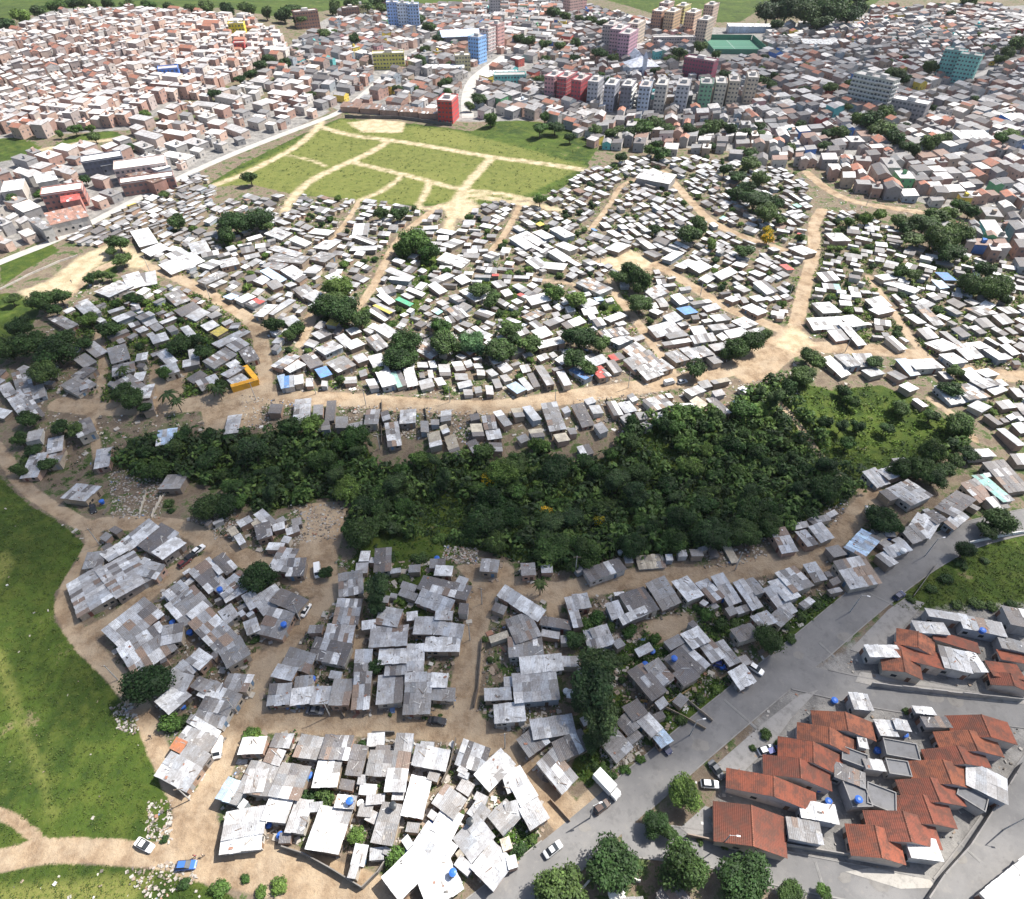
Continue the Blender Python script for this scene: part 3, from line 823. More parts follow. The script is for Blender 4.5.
(768, 225): "w 237,32 300,27 320,65;w 107,92 140,72 170,110;w 202,197 255,187 280,215;w 187,312 250,302 280,350;w 162,382 280,367 305,405;w 252,432 290,417 310,450;w 297,367 345,352 380,400;w 312,402 332,392 360,470;w 407,337 470,322 505,345;w 457,232 490,222 615,260;w 432,202 480,192 510,215;w 382,302 450,292 500,320;w 477,457 500,447 545,490;w 602,422 640,412 675,445;w 642,472 700,447 750,490;p 752,492 800,472 850,520;w 702,520 745,505 780,548;w 812,472 850,462 880,490;w 872,492 900,482 940,535;w 937,487 960,477 1000,510;s 802,332 860,317 905,355;w 832,382 870,372 900,400;p 902,367 940,357 980,385;w 932,332 970,322 990,350;s 612,332 640,322 680,390;w 567,362 590,352 610,390;b 687,192 725,187 735,220;l 672,232 695,222 710,245;w 242,542 260,522 300,590;g 287,522 330,507 350,560;p 342,522 410,517 435,560;p 382,582 430,567 460,595;d 487,592 510,577 545,610;l 525,547 555,537 595,590;w 562,542 660,527 690,570;w 532,642 560,627 595,655;w 582,697 600,692 635,725;w 777,587 810,572 850,610;w 832,582 880,572 920,600;p 812,622 878,605 925,640;p 862,650 915,635 960,660;w 672,652 728,637 790,700;s 734,642 810,627 880,690;p 802,722 840,702 890,730;w 917,712 960,700 985,725;w 952,767 975,757 995,770;w 982,802 1010,790 1040,820;w 935,817 960,810 1010,880",
}
# terraced houses with clay tiles: gable roofs, A = upper left, B = upper right, C = lower right; letter k ridge in the middle, j single slope
TILED = {
(768, 674): "k 182,158 420,192 428,248;k 130,218 352,252 345,300;k 55,282 300,312 290,370;k -10,342 250,382 250,440;k -150,425 190,442 180,498;k -205,545 68,572 65,690;k 715,167 965,207 1000,275;k 665,227 915,267 950,330;k 612,287 870,332 905,385;k 557,347 815,387 850,460;k 512,417 760,457 800,530;k 502,490 720,522 760,610;k 388,552 665,597 698,690;k 322,617 525,642 545,738;k 890,0 1040,22 1050,60",
(768, 450): "k 530,732 672,757 660,800;j 672,742 840,757 832,785;k 470,822 610,822 600,880;j 525,795 690,805 685,850;j 890,862 1000,855 1010,900;j 925,805 1040,820 1050,850",
}
# flat or sheet-roofed town houses between the tiled ones
FLATS = {
(768, 674): "w 325,77 395,82 415,148;w 420,182 490,192 520,255;w 580,132 655,137 665,165;w 357,252 390,262 398,302;w 380,342 455,347 465,388;w 120,502 265,532 280,603;w 540,642 665,672 700,758;g 70,567 200,602 220,690;c 312,440 380,420 400,520;c 400,440 510,475 505,555;c 460,262 590,282 605,345;c 470,342 555,352 570,410;c 302,302 400,322 390,368;d 272,362 390,392 380,450;p 500,182 555,187 565,230;d 607,167 710,177 735,220;p 822,387 970,407 920,478;c 780,462 890,490 850,520;w 880,900 1030,690 1110,790",
(768, 450): "w 405,802 510,767 515,812;p 577,687 700,692 720,740;p 635,642 755,650 762,682;p 762,657 930,692 950,752;p 690,792 790,802 800,888;w 782,812 830,807 865,888;d 960,642 1040,632 1040,700;g 932,762 1040,762 1040,805",
(0, 100): "r 170,262 225,254 250,300;q 105,340 210,335 295,352;g 70,362 100,355 170,380;k 278,178 340,172 380,190;w 395,182 435,170 512,202;n 385,222 420,208 490,240;w 0,245 60,240 80,270;w 90,225 150,217 185,240",
}
# ------------------------------------------------------------------ registry of things, for the labels written at the end
REG = []           # (object, noun phrase, x, y, category, group)

def reg(o, phrase, x, y, cat, group=None, z=0.0):
    o['category'] = cat
    if group:
        o['group'] = group
    REG.append((o, phrase, *project(x, y, z)))

TONES = {'w': (.68, .69, .70), 'p': (.42, .43, .45), 'g': (.235, .235, .24), 'd': (.125, .12, .125), 's': (.34, .335, .34), 'b': (.12, .27, .55),
         'l': (.42, .56, .74), 'r': (.45, .07, .06), 'o': (.44, .17, .08), 'y': (.62, .50, .10), 'm': (.28, .52, .46), 'e': (.06, .36, .20), 't': (.47, .42, .33),
         'n': (.20, .12, .09), 'q': (.36, .19, .14), 'c': (.20, .20, .205), 'k': (.13, .15, .18)}
ROOFWORD = {'w': 'white-roofed', 'p': 'pale-grey-roofed', 'g': 'grey-roofed', 'd': 'dark-roofed', 's': 'patchy-roofed', 'b': 'blue-roofed',
            'l': 'light-blue-roofed', 'r': 'red-roofed', 'o': 'orange-roofed', 'y': 'yellow-roofed', 'm': 'mint-green-roofed', 'e': 'green-roofed', 't': 'sand-coloured',
            'n': 'brown-roofed', 'c': 'concrete-roofed', 'k': 'slate-roofed', 'q': 'terracotta-roofed'}
WALLS = [(.38, .30, .22), (.32, .25, .19), (.44, .37, .29), (.27, .22, .18), (.50, .44, .36), (.38, .26, .19), (.24, .21, .19), (.54, .52, .48), (.34, .38, .42), (.46, .31, .24)]

def jit(c, a):
    k = 1 + random.uniform(-a, a)
    h = random.uniform(-a, a) * 0.12
    return (min(.86, max(.015, c[0] * k * (1 + h))), min(.86, max(.015, c[1] * k)), min(.86, max(.015, c[2] * k * (1 - h))))

def rect_from_px(ax, ay, bx, by, cx, cy, h):
    """three image corners of a roof at height h above the terrain -> centre, half axes as a true rectangle"""
    z = T(*plane((ax + cx) / 2, (ay + cy) / 2, h))
    for _ in range(3):
        P = [Vector(plane(x, y, z + h)) for x, y in ((ax, ay), (bx, by), (cx, cy))]
        c = (P[0] + P[2]) / 2
        z = T(c.x, c.y)
    e1, e2 = P[0] - P[1], P[2] - P[1]
    l1, l2 = max(e1.length, 1.2), max(e2.length, 1.2)
    a1, a2 = math.atan2(e1.y, e1.x), math.atan2(e2.y, e2.x)
    d = (a2 - a1 + math.pi) % (2 * math.pi) - math.pi          # signed angle from e1 to e2
    s = 1 if d > 0 else -1
    corr = (abs(d) - math.pi / 2) / 2
    a1 += s * corr
    return c.x, c.y, z, l1, l2, a1

def sheet_roof(mb, lx, ly, h0, h1, tone, over=0.22, var=0.16, mat=0, rnd=random):
    """mono pitch sheet roof made of overlapping sheets; slopes along local y from h0 (y-) to h1 (y+)"""
    nx = max(1, int(round((lx + 2 * over) / rnd.uniform(1.1, 2.0))))
    ny = max(1, int(round((ly + 2 * over) / rnd.uniform(2.2, 3.4))))
    base = TONES[tone]
    patchy = tone == 's'
    var = 0.3 if patchy else (0.08 if tone == 'w' else .27)
    Lx, Ly = lx + 2 * over, ly + 2 * over
    colj = [jit(base, var) for _ in range(nx)]
    for i in range(nx):
        for j in range(ny):
            x0, x1 = -Lx / 2 + Lx * i / nx - .04, -Lx / 2 + Lx * (i + 1) / nx + .04
            y0, y1 = -Ly / 2 + Ly * j / ny - .06, -Ly / 2 + Ly * (j + 1) / ny + .06
            c = jit(base, var) if rnd.random() < .45 else colj[i]
            q = rnd.random()
            if patchy:
                c = jit(rnd.choice([TONES['w'], TONES['p'], TONES['g'], TONES['d'], TONES['p'], (.28, .2, .15)]), .15)
            elif q < (.26 if tone in 'gpd' else .2):
                c = jit(rnd.choice([TONES['w'], TONES['p'], TONES['g'], TONES['d'], TONES['p'], (.21, .15, .12)] if tone != 'w' else [TONES['p'], TONES['p'], TONES['g'], (.55, .55, .55)]), .12)
            if tone == 'w' and j == 0:
                y0 -= rnd.uniform(0, .1)
            dz = .012 * ((i * 3 + j * 5) % 7) + rnd.uniform(0, .008)
            hh = lambda y: h0 + (h1 - h0) * (y + ly / 2) / ly
            lift = .035 if j else 0.0
            wq = lambda: rnd.gauss(0, .035)
            t = [(x0 + wq(), y0 + 2 * wq(), hh(y0) + dz + .07 + lift + abs(wq())), (x1 + wq(), y0 + 2 * wq(), hh(y0) + dz + .07 + lift + abs(wq())), (x1 + wq(), y1 + wq(), hh(y1) + dz + .07 + abs(wq())), (x0 + wq(), y1 + wq(), hh(y1) + dz + .07 + abs(wq()))]
            b = [(p[0], p[1], p[2] - .05) for p in t]
            mb.quadbox(b, t, c, mat, True, True, True, None, [(x0, y0), (x1, y0), (x1, y1), (x0, y1)])
    # timbers, bricks and scrap that hold the sheets down
    for _ in range(rnd.randint(1, 3 + int(lx * ly / 6))):
        x, y = rnd.uniform(-lx * .45, lx * .45), rnd.uniform(-ly * .45, ly * .45)
        z = h0 + (h1 - h0) * (y + ly / 2) / ly + .15
        if rnd.random() < .5:
            mb.rbox(x, y, z, rnd.uniform(.5, 2.2), .14, .09, rnd.uniform(0, 3.1), rnd.choice([(.16, .11, .08), (.5, .5, .5), (.3, .25, .2), (.68, .68, .66)]), mat)
        else:
            mb.rbox(x, y, z, rnd.uniform(.2, .9), rnd.uniform(.2, .5), .1, rnd.uniform(0, 3.1), rnd.choice([(.3, .14, .09), (.45, .44, .42), (.1, .1, .1), (.7, .7, .7), (.5, .48, .44)]), mat)

def wall_box(mb, lx, ly, h0, h1, col, z0=-0.6):
    x, y = lx / 2 - .06, ly / 2 - .06
    b = [(-x, -y, z0), (x, -y, z0), (x, y, z0), (-x, y, z0)]
    t = [(-x, -y, h0), (x, -y, h0), (x, y, h1), (-x, y, h1)]
    for i in range(4):
        j = (i + 1) % 4
        L = math.hypot(b[j][0] - b[i][0], b[j][1] - b[i][1])
        n = max(1, int(L / 1.6))
        for k in range(n):                       # odd boards nailed side by side
            f0, f1 = k / n, (k + 1) / n
            lerp = lambda p, q, f: tuple(p[a] + (q[a] - p[a]) * f for a in range(3))
            p0, p1, p2, p3 = lerp(b[i], b[j], f0), lerp(b[i], b[j], f1), lerp(t[i], t[j], f1), lerp(t[i], t[j], f0)
            mb.face([p0, p1, p2, p3], jit(col, .14), [(L * f0, 0), (L * f1, 0), (L * f1, 2.5), (L * f0, 2.5)])
    mb.face(t, col)

def opening(name, parent, mat, lx, ly, w, hh, sill, col, side, along):
    """a door or window leaf standing 3 cm proud of a wall; side 0..3 = -y, +x, +y, -x"""
    mb = MB()
    mb.box(-w / 2, -.03, 0, w / 2, .03, hh, col)
    o = mb.obj(name, mat, parent)
    half = (ly if side in (0, 2) else lx) / 2 - .06
    if side == 0:
        o.location = (along, -half - .01, sill); o.rotation_euler[2] = 0
    elif side == 2:
        o.location = (along, half + .01, sill); o.rotation_euler[2] = math.pi
    elif side == 1:
        o.location = (half + .01, along, sill); o.rotation_euler[2] = math.pi / 2
    else:
        o.location = (-half - .01, along, sill); o.rotation_euler[2] = -math.pi / 2
    return o

def cam_side(x, y, ang):
    """which wall looks most towards the camera"""
    d = Vector((-x, -y))
    best = max(range(4), key=lambda k: d.dot(Vector((math.cos(ang + (k - 1) * math.pi / 2), math.sin(ang + (k - 1) * math.pi / 2)))))
    return best

def sizeword(lx, ly):
    a, r = lx * ly, max(lx, ly) / max(.1, min(lx, ly))
    if r > 2.3:
        return 'long narrow' if a < 45 else 'long'
    return 'tiny' if a < 14 else 'small' if a < 30 else 'mid-sized' if a < 60 else 'large'

def footprint_mesh(mb_w, mb_r, x, y, z, lx, ly, ang, h0, h1, tone, wallcol):
    """append one small far hut to shared builders (only for the uncounted mass)"""
    c, s = math.cos(ang), math.sin(ang)
    tr = lambda px, py, pz: (x + c * px - s * py, y + s * px + c * py, z + pz)
    q = [(-lx / 2, -ly / 2), (lx / 2, -ly / 2), (lx / 2, ly / 2), (-lx / 2, ly / 2)]
    hs = [h0, h0, h1, h1]
    mb_w.quadbox([tr(a, b, -.5) for a, b in q], [tr(a, b, h) for (a, b), h in zip(q, hs)], jit(wallcol, .15), top=False)
    o = 1.12
    n = 1 if lx < 3 else 2 if lx < 5.5 else 3
    for k in range(n):
        xa, xb = -lx / 2 * o + lx * o * k / n, -lx / 2 * o + lx * o * (k + 1) / n
        qq = [(xa, -ly / 2 * o), (xb, -ly / 2 * o), (xb, ly / 2 * o), (xa, ly / 2 * o)]
        col = jit(TONES[tone], .18 if tone != 'w' else .05)
        if random.random() < .32:
            col = jit(TONES[random.choice('wpgd')], .1)
        zz = .03 * k
        mb_r.quadbox([tr(a, b, h + .02 + zz) for (a, b), h in zip(qq, hs)], [tr(a, b, h + .12 + zz) for (a, b), h in zip(qq, hs)], col,
                     uvtop=[(a, b) for a, b in qq])

# ------------------------------------------------------------------ gather every hut: traced ones first
SHACKS = []
for (tx, ty), txt in ROOFS.items():
    for item in txt.split(';'):
        t, *pts = item.split()
        q = [float(v) / 4 for p in pts for v in p.split(',')]
        q = [v + (tx if i % 2 == 0 else ty) for i, v in enumerate(q)]
        h = random.uniform(2.4, 3.0) if ty >= 450 else random.uniform(1.8, 2.35)
        if t in 'tc' and ty == 450:
            h = 0.9
        x, y, z, lx, ly, a = rect_from_px(*q, h)
        if y < 5 or lx > 45 or ly > 45:
            continue
        SHACKS.append(dict(x=x, y=y, z=z, lx=lx, ly=ly, a=a, h=h, t=t, traced=True))
        occ_rect(x, y, lx, ly, a, False, 0.35)

# landmark trees and buildings reserve their ground before the rest is filled in (see tables below)
TREES = [(684, 793, 17, 1), (655, 824, 12, 0), (668, 832, 9, 0), (612, 865, 23, 0), (682, 868, 25, 0), (742, 880, 24, 0), (560, 890, 20, 0), (790, 893, 13, 0), (822, 891, 8, 1), (148, 684, 23, 2), (259, 577, 15, 0), (357, 836, 11, 1),
 (768, 640, 17, 2), (598, 665, 20, 3), (592, 690, 22, 3), (600, 722, 20, 3), (580, 700, 12, 3), (590, 745, 10, 3), (376, 668, 8, 0), (378, 588, 13, 3), (376, 606, 10, 3), (208, 508, 16, 2), (226, 506, 15, 2), (240, 503, 8, 1), (326, 573, 7, 0), (575, 640, 9, 0), (358, 535, 16, 2), (370, 530, 12, 2),
 (880, 520, 15, 2), (895, 528, 9, 0), (1000, 522, 14, 2), (985, 530, 10, 2), (965, 550, 13, 2), (920, 470, 14, 0), (935, 478, 12, 0), (900, 470, 12, 0), (945, 470, 10, 0), (955, 462, 10, 0), (970, 455, 9, 0),
 (235, 224, 15, 0), (257, 221, 13, 0), (226, 236, 11, 0), (266, 226, 8, 0), (118, 243, 11, 0), (122, 260, 9, 0), (112, 252, 7, 0), (338, 288, 13, 1), (345, 312, 17, 0), (325, 308, 13, 0), (360, 320, 11, 0), (334, 300, 12, 0), (415, 243, 15, 1), (428, 254, 11, 1), (402, 250, 9, 1), (400, 215, 9, 0), (382, 214, 8, 0), (250, 178, 9, 0), (178, 223, 10, 0),
 (40, 303, 13, 0), (60, 297, 11, 0), (55, 310, 9, 0), (30, 345, 18, 0), (55, 355, 17, 0), (45, 372, 16, 0), (20, 328, 13, 0), (8, 350, 14, 0), (62, 340, 11, 0), (90, 320, 9, 1), (110, 330, 11, 0), (85, 345, 9, 0), (130, 298, 7, 0), (138, 300, 6, 0), (132, 400, 13, 0), (122, 392, 11, 0), (145, 408, 9, 0), (180, 345, 11, 0), (205, 352, 10, 0), (195, 340, 9, 0), (165, 373, 7, 1), (220, 388, 9, 0), (100, 275, 7, 0), (90, 280, 7, 0), (110, 276, 6, 0), (30, 420, 10, 0), (60, 428, 10, 0), (12, 300, 8, 0), (20, 440, 9, 0), (35, 450, 8, 0), (48, 465, 9, 0), (20, 470, 8, 0), (75, 430, 9, 0),
 (405, 345, 15, 0), (398, 360, 13, 0), (412, 360, 10, 0), (445, 343, 15, 0), (440, 328, 11, 1), (470, 343, 13, 4), (478, 350, 9, 4), (480, 290, 11, 0), (492, 300, 11, 0), (510, 330, 11, 0), (500, 350, 13, 0), (515, 340, 9, 0), (530, 345, 11, 0), (555, 295, 9, 1), (575, 300, 11, 1), (580, 338, 15, 0), (575, 360, 13, 0), (600, 345, 11, 0), (590, 370, 9, 0), (630, 273, 12, 0), (640, 282, 13, 0), (622, 278, 10, 0), (640, 305, 12, 0), (697, 370, 11, 2), (735, 350, 13, 2), (752, 342, 14, 2), (727, 355, 9, 2), (765, 335, 8, 0), (815, 362, 11, 0), (808, 356, 9, 0), (875, 363, 8, 0), (378, 370, 6, 0), (340, 380, 6, 0), (275, 325, 9, 0), (298, 330, 9, 0), (290, 335, 8, 0),
 (690, 235, 11, 0), (700, 226, 9, 0), (712, 245, 7, 1), (745, 252, 9, 0), (655, 230, 7, 0), (540, 200, 8, 1), (755, 200, 13, 0), (766, 214, 13, 0), (745, 190, 11, 0), (776, 205, 9, 0), (735, 195, 9, 0), (750, 165, 11, 0), (760, 180, 9, 0), (725, 170, 9, 0), (780, 220, 7, 0), (738, 178, 8, 0), (768, 238, 7, 5), (768, 230, 6, 5),
 (925, 225, 13, 0), (940, 240, 15, 0), (955, 235, 13, 0), (915, 240, 11, 0), (950, 253, 13, 0), (935, 218, 11, 0), (900, 272, 8, 0), (912, 275, 8, 0), (970, 285, 13, 0), (990, 290, 13, 0), (1005, 285, 11, 0), (985, 270, 9, 0), (905, 228, 8, 0), (960, 206, 10, 1), (948, 213, 9, 1), (970, 212, 8, 0), (870, 123, 11, 0), (882, 130, 11, 0), (895, 140, 11, 0), (858, 120, 9, 1), (885, 115, 9, 0), (914, 150, 9, 0), (930, 145, 11, 0), (945, 140, 9, 0), (905, 148, 8, 0), (1000, 139, 8, 1), (1010, 134, 8, 1), (1018, 140, 7, 1), (895, 74, 9, 0), (905, 80, 8, 0), (885, 78, 7, 0), (930, 68, 8, 0), (1016, 45, 10, 0), (1008, 54, 8, 0), (1000, 60, 6, 0), (850, 86, 7, 0), (830, 88, 7, 0), (805, 90, 6, 0), (840, 133, 8, 0), (800, 126, 7, 0), (790, 130, 6, 0), (990, 50, 6, 0), (865, 220, 8, 1), (880, 215, 7, 1), (848, 222, 7, 1), (900, 222, 9, 0), (800, 238, 6, 1), (1005, 300, 7, 0), (950, 390, 9, 0), (955, 372, 7, 0),
 (768, 14, 14, 2), (786, 12, 16, 2), (806, 14, 18, 2), (828, 14, 18, 2), (848, 17, 14, 2), (840, 3, 14, 2), (800, 0, 14, 2), (858, 10, 10, 2), (820, 24, 11, 2), (776, 26, 8, 0), (815, 2, 14, 2), (780, 0, 12, 2), (860, 0, 9, 2), (968, 3, 7, 0), (988, 10, 4, 0), (950, 15, 5, 0), (935, 6, 4, 0),
 (540, 130, 9, 1), (555, 128, 8, 0), (645, 128, 11, 1), (656, 126, 10, 0), (630, 133, 8, 0), (690, 131, 9, 0), (710, 130, 9, 0), (730, 130, 9, 0), (745, 133, 8, 0), (610, 134, 8, 0), (595, 131, 8, 0), (570, 138, 6, 0), (660, 154, 8, 1), (650, 150, 7, 1), (620, 158, 6, 0), (750, 154, 8, 0), (700, 133, 7, 0), (720, 126, 7, 0), (760, 128, 8, 0), (670, 131, 8, 0), (618, 130, 7, 0), (545, 118, 7, 1),
 (528, 43, 8, 0), (545, 45, 7, 0), (560, 47, 7, 0), (575, 44, 7, 0), (518, 40, 7, 0), (600, 55, 8, 0), (612, 60, 7, 0), (635, 60, 6, 0), (680, 54, 8, 0), (690, 60, 7, 0), (670, 60, 6, 0), (700, 48, 7, 0), (716, 55, 6, 1), (555, 14, 7, 0), (565, 17, 7, 0), (580, 20, 6, 0), (590, 21, 6, 0), (602, 25, 6, 0), (612, 27, 6, 0), (445, 84, 8, 0), (449, 95, 7, 1), (480, 100, 8, 0), (490, 120, 8, 1), (470, 106, 6, 0), (310, 95, 5, 0), (325, 34, 7, 0), (355, 40, 7, 0), (420, 20, 8, 0), (430, 28, 7, 0), (440, 40, 6, 0), (270, 60, 8, 0), (285, 64, 7, 0), (260, 66, 8, 0), (250, 75, 7, 0), (240, 80, 6, 0), (215, 95, 7, 0), (185, 90, 6, 0), (210, 82, 5, 1), (145, 115, 6, 1), (95, 138, 6, 0), (75, 130, 7, 1), (90, 129, 5, 1), (60, 134, 5, 1), (600, 78, 6, 1), (610, 82, 6, 1), (540, 82, 7, 0), (552, 84, 6, 0), (760, 82, 8, 0), (770, 86, 7, 0), (775, 78, 6, 0), (725, 75, 6, 0), (575, 60, 6, 0), (545, 60, 5, 0), (655, 72, 6, 0), (425, 50, 6, 0), (420, 60, 7, 0), (85, 180, 6, 0), (40, 195, 6, 1), (12, 200, 7, 0), (130, 148, 6, 0), (165, 195, 5, 0),
 (6, 25, 9, 0), (22, 18, 9, 1), (38, 12, 9, 0), (55, 8, 9, 1), (72, 6, 8, 0), (90, 6, 8, 0), (108, 5, 8, 0), (128, 6, 8, 0), (150, 6, 8, 1), (170, 9, 7, 0), (190, 10, 7, 0), (208, 9, 8, 0), (228, 10, 8, 0), (248, 10, 8, 0), (266, 13, 8, 0), (284, 15, 9, 0), (300, 20, 8, 0), (292, 10, 8, 0), (335, 8, 8, 0), (362, 8, 9, 0), (385, 10, 8, 0), (376, 3, 9, 0), (350, 4, 8, 0), (402, 8, 7, 0), (680, 40, 6, 0), (620, 48, 5, 0)]
BUSHES = [(222, 890, 12, 1), (186, 884, 8, 0), (280, 888, 12, 1), (246, 880, 6, 1), (262, 893, 9, 1), (169, 505, 8, 0), (172, 512, 5, 0), (28, 462, 9, 0), (165, 840, 5, 0), (600, 770, 9, 0), (610, 778, 8, 0), (625, 770, 7, 1), (640, 760, 6, 1), (660, 735, 7, 0), (680, 720, 8, 0), (700, 700, 8, 0), (716, 690, 7, 1), (728, 680, 6, 0), (648, 742, 6, 0), (780, 625, 10, 0), (800, 615, 9, 0), (815, 605, 8, 0), (825, 598, 6, 0), (790, 640, 8, 0), (755, 610, 8, 0), (735, 625, 7, 0), (700, 610, 8, 1), (640, 655, 8, 0), (625, 660, 7, 0), (655, 640, 8, 1), (670, 660, 6, 0), (615, 645, 6, 0), (545, 745, 5, 0), (520, 700, 5, 1), (930, 590, 7, 0), (945, 580, 8, 0), (960, 565, 8, 0), (910, 600, 6, 0), (975, 605, 9, 0), (990, 608, 8, 0), (955, 606, 8, 0), (1010, 605, 7, 0), (985, 562, 6, 3), (520, 850, 9, 0), (505, 862, 7, 0), (532, 840, 6, 0), (765, 735, 8, 0), (778, 745, 6, 0), (772, 755, 5, 1), (752, 748, 5, 0), (285, 700, 4, 1), (275, 706, 4, 1), (295, 707, 4, 1), (400, 600, 8, 1), (395, 615, 7, 1), (405, 580, 8, 0), (420, 560, 10, 0), (440, 540, 9, 1), (390, 560, 9, 0), (905, 712, 5, 0), (700, 842, 5, 0), (725, 845, 6, 0), (740, 848, 5, 0), (390, 715, 3, 0), (425, 717, 4, 0), (440, 716, 3, 0), (570, 660, 6, 1), (256, 640, 6, 0), (246, 660, 7, 0), (265, 630, 5, 0), (335, 680, 5, 1), (350, 690, 4, 0), (485, 640, 5, 0), (490, 660, 5, 0)]
PALMS = [(172, 405, 10), (540, 595, 8), (222, 400, 8), (182, 412, 8), (215, 396, 7), (128, 380, 8)]

APARTS = [  # px, py of the base centre, length, depth, storeys, bearing degrees in world, wall colour, phrase
 (566, 100, 18, 8, 5, 62, (.50, .10, .12), 'deep red apartment block with pale end wall'), (580, 103, 18, 8, 5, 62, (.46, .09, .11), 'second deep red apartment block'), (554, 99, 18, 8, 5, 62, (.52, .28, .30), 'faded pink apartment block beside the red ones'),
 (594, 105, 16, 8, 5, 70, (.42, .43, .47), 'grey apartment block next to the red ones'), (610, 108, 18, 8, 5, 72, (.36, .38, .45), 'blue grey apartment block'), (626, 109, 18, 8, 5, 72, (.20, .20, .24), 'charcoal apartment block with white balconies'),
 (643, 110, 17, 8, 5, 74, (.46, .52, .62), 'pale blue apartment block'), (659, 108, 18, 8, 5, 74, (.55, .52, .48), 'cream apartment block beside the pale blue one'), (680, 108, 20, 9, 5, 74, (.50, .50, .53), 'wide grey apartment block'),
 (702, 107, 16, 9, 5, 78, (.22, .42, .28), 'green apartment block'), (716, 106, 17, 8, 5, 78, (.58, .53, .44), 'cream apartment block beside the green one'), (729, 104, 17, 8, 5, 78, (.56, .50, .40), 'sand coloured apartment block'), (747, 100, 17, 8, 5, 78, (.60, .52, .42), 'beige apartment block at the end of the row'),
 (390, 68, 27, 10, 4, 8, (.60, .55, .16), 'yellow green office block with window bands'), (395, 28, 12, 12, 8, 5, (.34, .50, .82), 'light blue tower'), (405, 29, 12, 12, 8, 5, (.62, .70, .82), 'whitish blue tower'), (415, 30, 12, 12, 8, 5, (.36, .52, .80), 'sky blue tower with white stripes'),
 (478, 62, 14, 11, 7, 60, (.24, .44, .78), 'bright blue apartment tower'), (488, 53, 14, 10, 7, 60, (.66, .60, .58), 'white apartment tower with red stripes'), (497, 48, 13, 10, 7, 60, (.55, .32, .30), 'salmon apartment tower'),
 (510, 86, 26, 10, 3, 4, (.22, .60, .54), 'turquoise school building'), (449, 120, 17, 11, 5, 78, (.52, .07, .07), 'bright red apartment house beside the grass field'), (463, 70, 13, 9, 4, 10, (.46, .42, .26), 'olive building'),
 (308, 28, 24, 9, 5, 30, (.36, .20, .15), 'brown brick slab block'), (352, 20, 18, 9, 4, 25, (.30, .18, .14), 'dark brown slab block'), (362, 17, 12, 9, 4, 20, (.62, .56, .30), 'pale yellow slab block'),
 (618, 52, 22, 9, 6, 64, (.58, .38, .42), 'pink apartment block'), (626, 57, 22, 9, 6, 64, (.60, .36, .44), 'rose apartment block'), (634, 46, 22, 9, 6, 64, (.62, .52, .42), 'cream apartment block behind the rose one'), (610, 48, 20, 9, 6, 64, (.50, .42, .40), 'dusty apartment block'),
 (672, 47, 42, 9, 3, 2, (.52, .48, .46), 'long white striped apartment block'), (658, 32, 20, 9, 6, 60, (.48, .28, .20), 'brick apartment block with pale roof'), (670, 33, 20, 9, 6, 60, (.58, .42, .28), 'tan apartment block'), (680, 27, 18, 9, 6, 60, (.58, .52, .24), 'mustard apartment block'), (690, 34, 20, 9, 6, 60, (.56, .40, .30), 'peach apartment block'), (702, 42, 20, 9, 6, 60, (.56, .44, .36), 'buff apartment block'), (708, 26, 18, 9, 6, 60, (.50, .38, .32), 'brown grey apartment block'), (664, 24, 16, 9, 6, 60, (.50, .36, .32), 'terracotta apartment block'),
 (698, 78, 27, 10, 5, -38, (.34, .10, .15), 'maroon apartment block'), (572, 14, 16, 10, 5, 40, (.60, .40, .36), 'salmon pink building by a tree row'), (580, 10, 9, 9, 8, 40, (.58, .36, .34), 'tall salmon pink tower'), (495, 14, 12, 9, 7, 10, (.45, .42, .42), 'grey tower'), (383, 8, 12, 9, 4, 10, (.32, .16, .20), 'dark maroon building'),
 (860, 105, 20, 12, 7, -50, (.48, .52, .48), 'pale terrace block with stepped balconies'), (873, 108, 20, 10, 7, -50, (.50, .52, .47), 'pale terrace block with stepped green balconies'), (945, 77, 16, 11, 7, -40, (.24, .52, .48), 'teal apartment tower'), (960, 82, 16, 11, 7, -40, (.26, .56, .50), 'teal apartment tower nearer the street'), (905, 118, 24, 12, 4, -42, (.32, .31, .32), 'grey block with flat pale roof'),
 (146, 178, 28, 15, 3, 24, (.55, .42, .38), 'white roofed factory'), (108, 172, 22, 11, 3, 28, (.14, .15, .19), 'slate grey factory'), (70, 205, 20, 11, 3, 24, (.42, .20, .17), 'red plastered factory'), (152, 190, 28, 8, 2, 24, (.30, .17, .15), 'low brown factory wing'),
 (240, 38, 14, 10, 4, 10, (.72, .60, .05), 'bright yellow house'), (172, 80, 15, 11, 3, 20, (.08, .22, .68), 'bright blue house'), (242, 54, 9, 8, 3, 10, (.55, .08, .08), 'red house')]
# ------------------------------------------------------------------ reserve ground for blocks, trees, tiled terraces
TILE_H, FLAT_H = [], []
for (tx, ty), txt in TILED.items():
    for item in txt.split(';'):
        t, *pts = item.split()
        q = [float(v) / 4 for p in pts for v in p.split(',')]
        q = [v + (tx if i % 2 == 0 else ty) for i, v in enumerate(q)]
        x, y, z, lx, ly, a = rect_from_px(*q, 3.2)
        ly *= 1.36
        TILE_H.append((x, y, z, lx, ly, a, t))
        occ_rect(x, y, lx, ly, a, False, 0.5)
for (tx, ty), txt in FLATS.items():
    k = 3.0 if ty == 100 else 4.0
    for item in txt.split(';'):
        t, *pts = item.split()
        q = [float(v) / k for p in pts for v in p.split(',')]
        q = [v + (tx if i % 2 == 0 else ty) for i, v in enumerate(q)]
        h = random.uniform(2.9, 3.5)
        if ty == 100:
            h = random.uniform(5, 7)
        x, y, z, lx, ly, a = rect_from_px(*q, h)
        FLAT_H.append((x, y, z, lx, ly, a, t, h))
        occ_rect(x, y, lx, ly, a, False, 0.5)
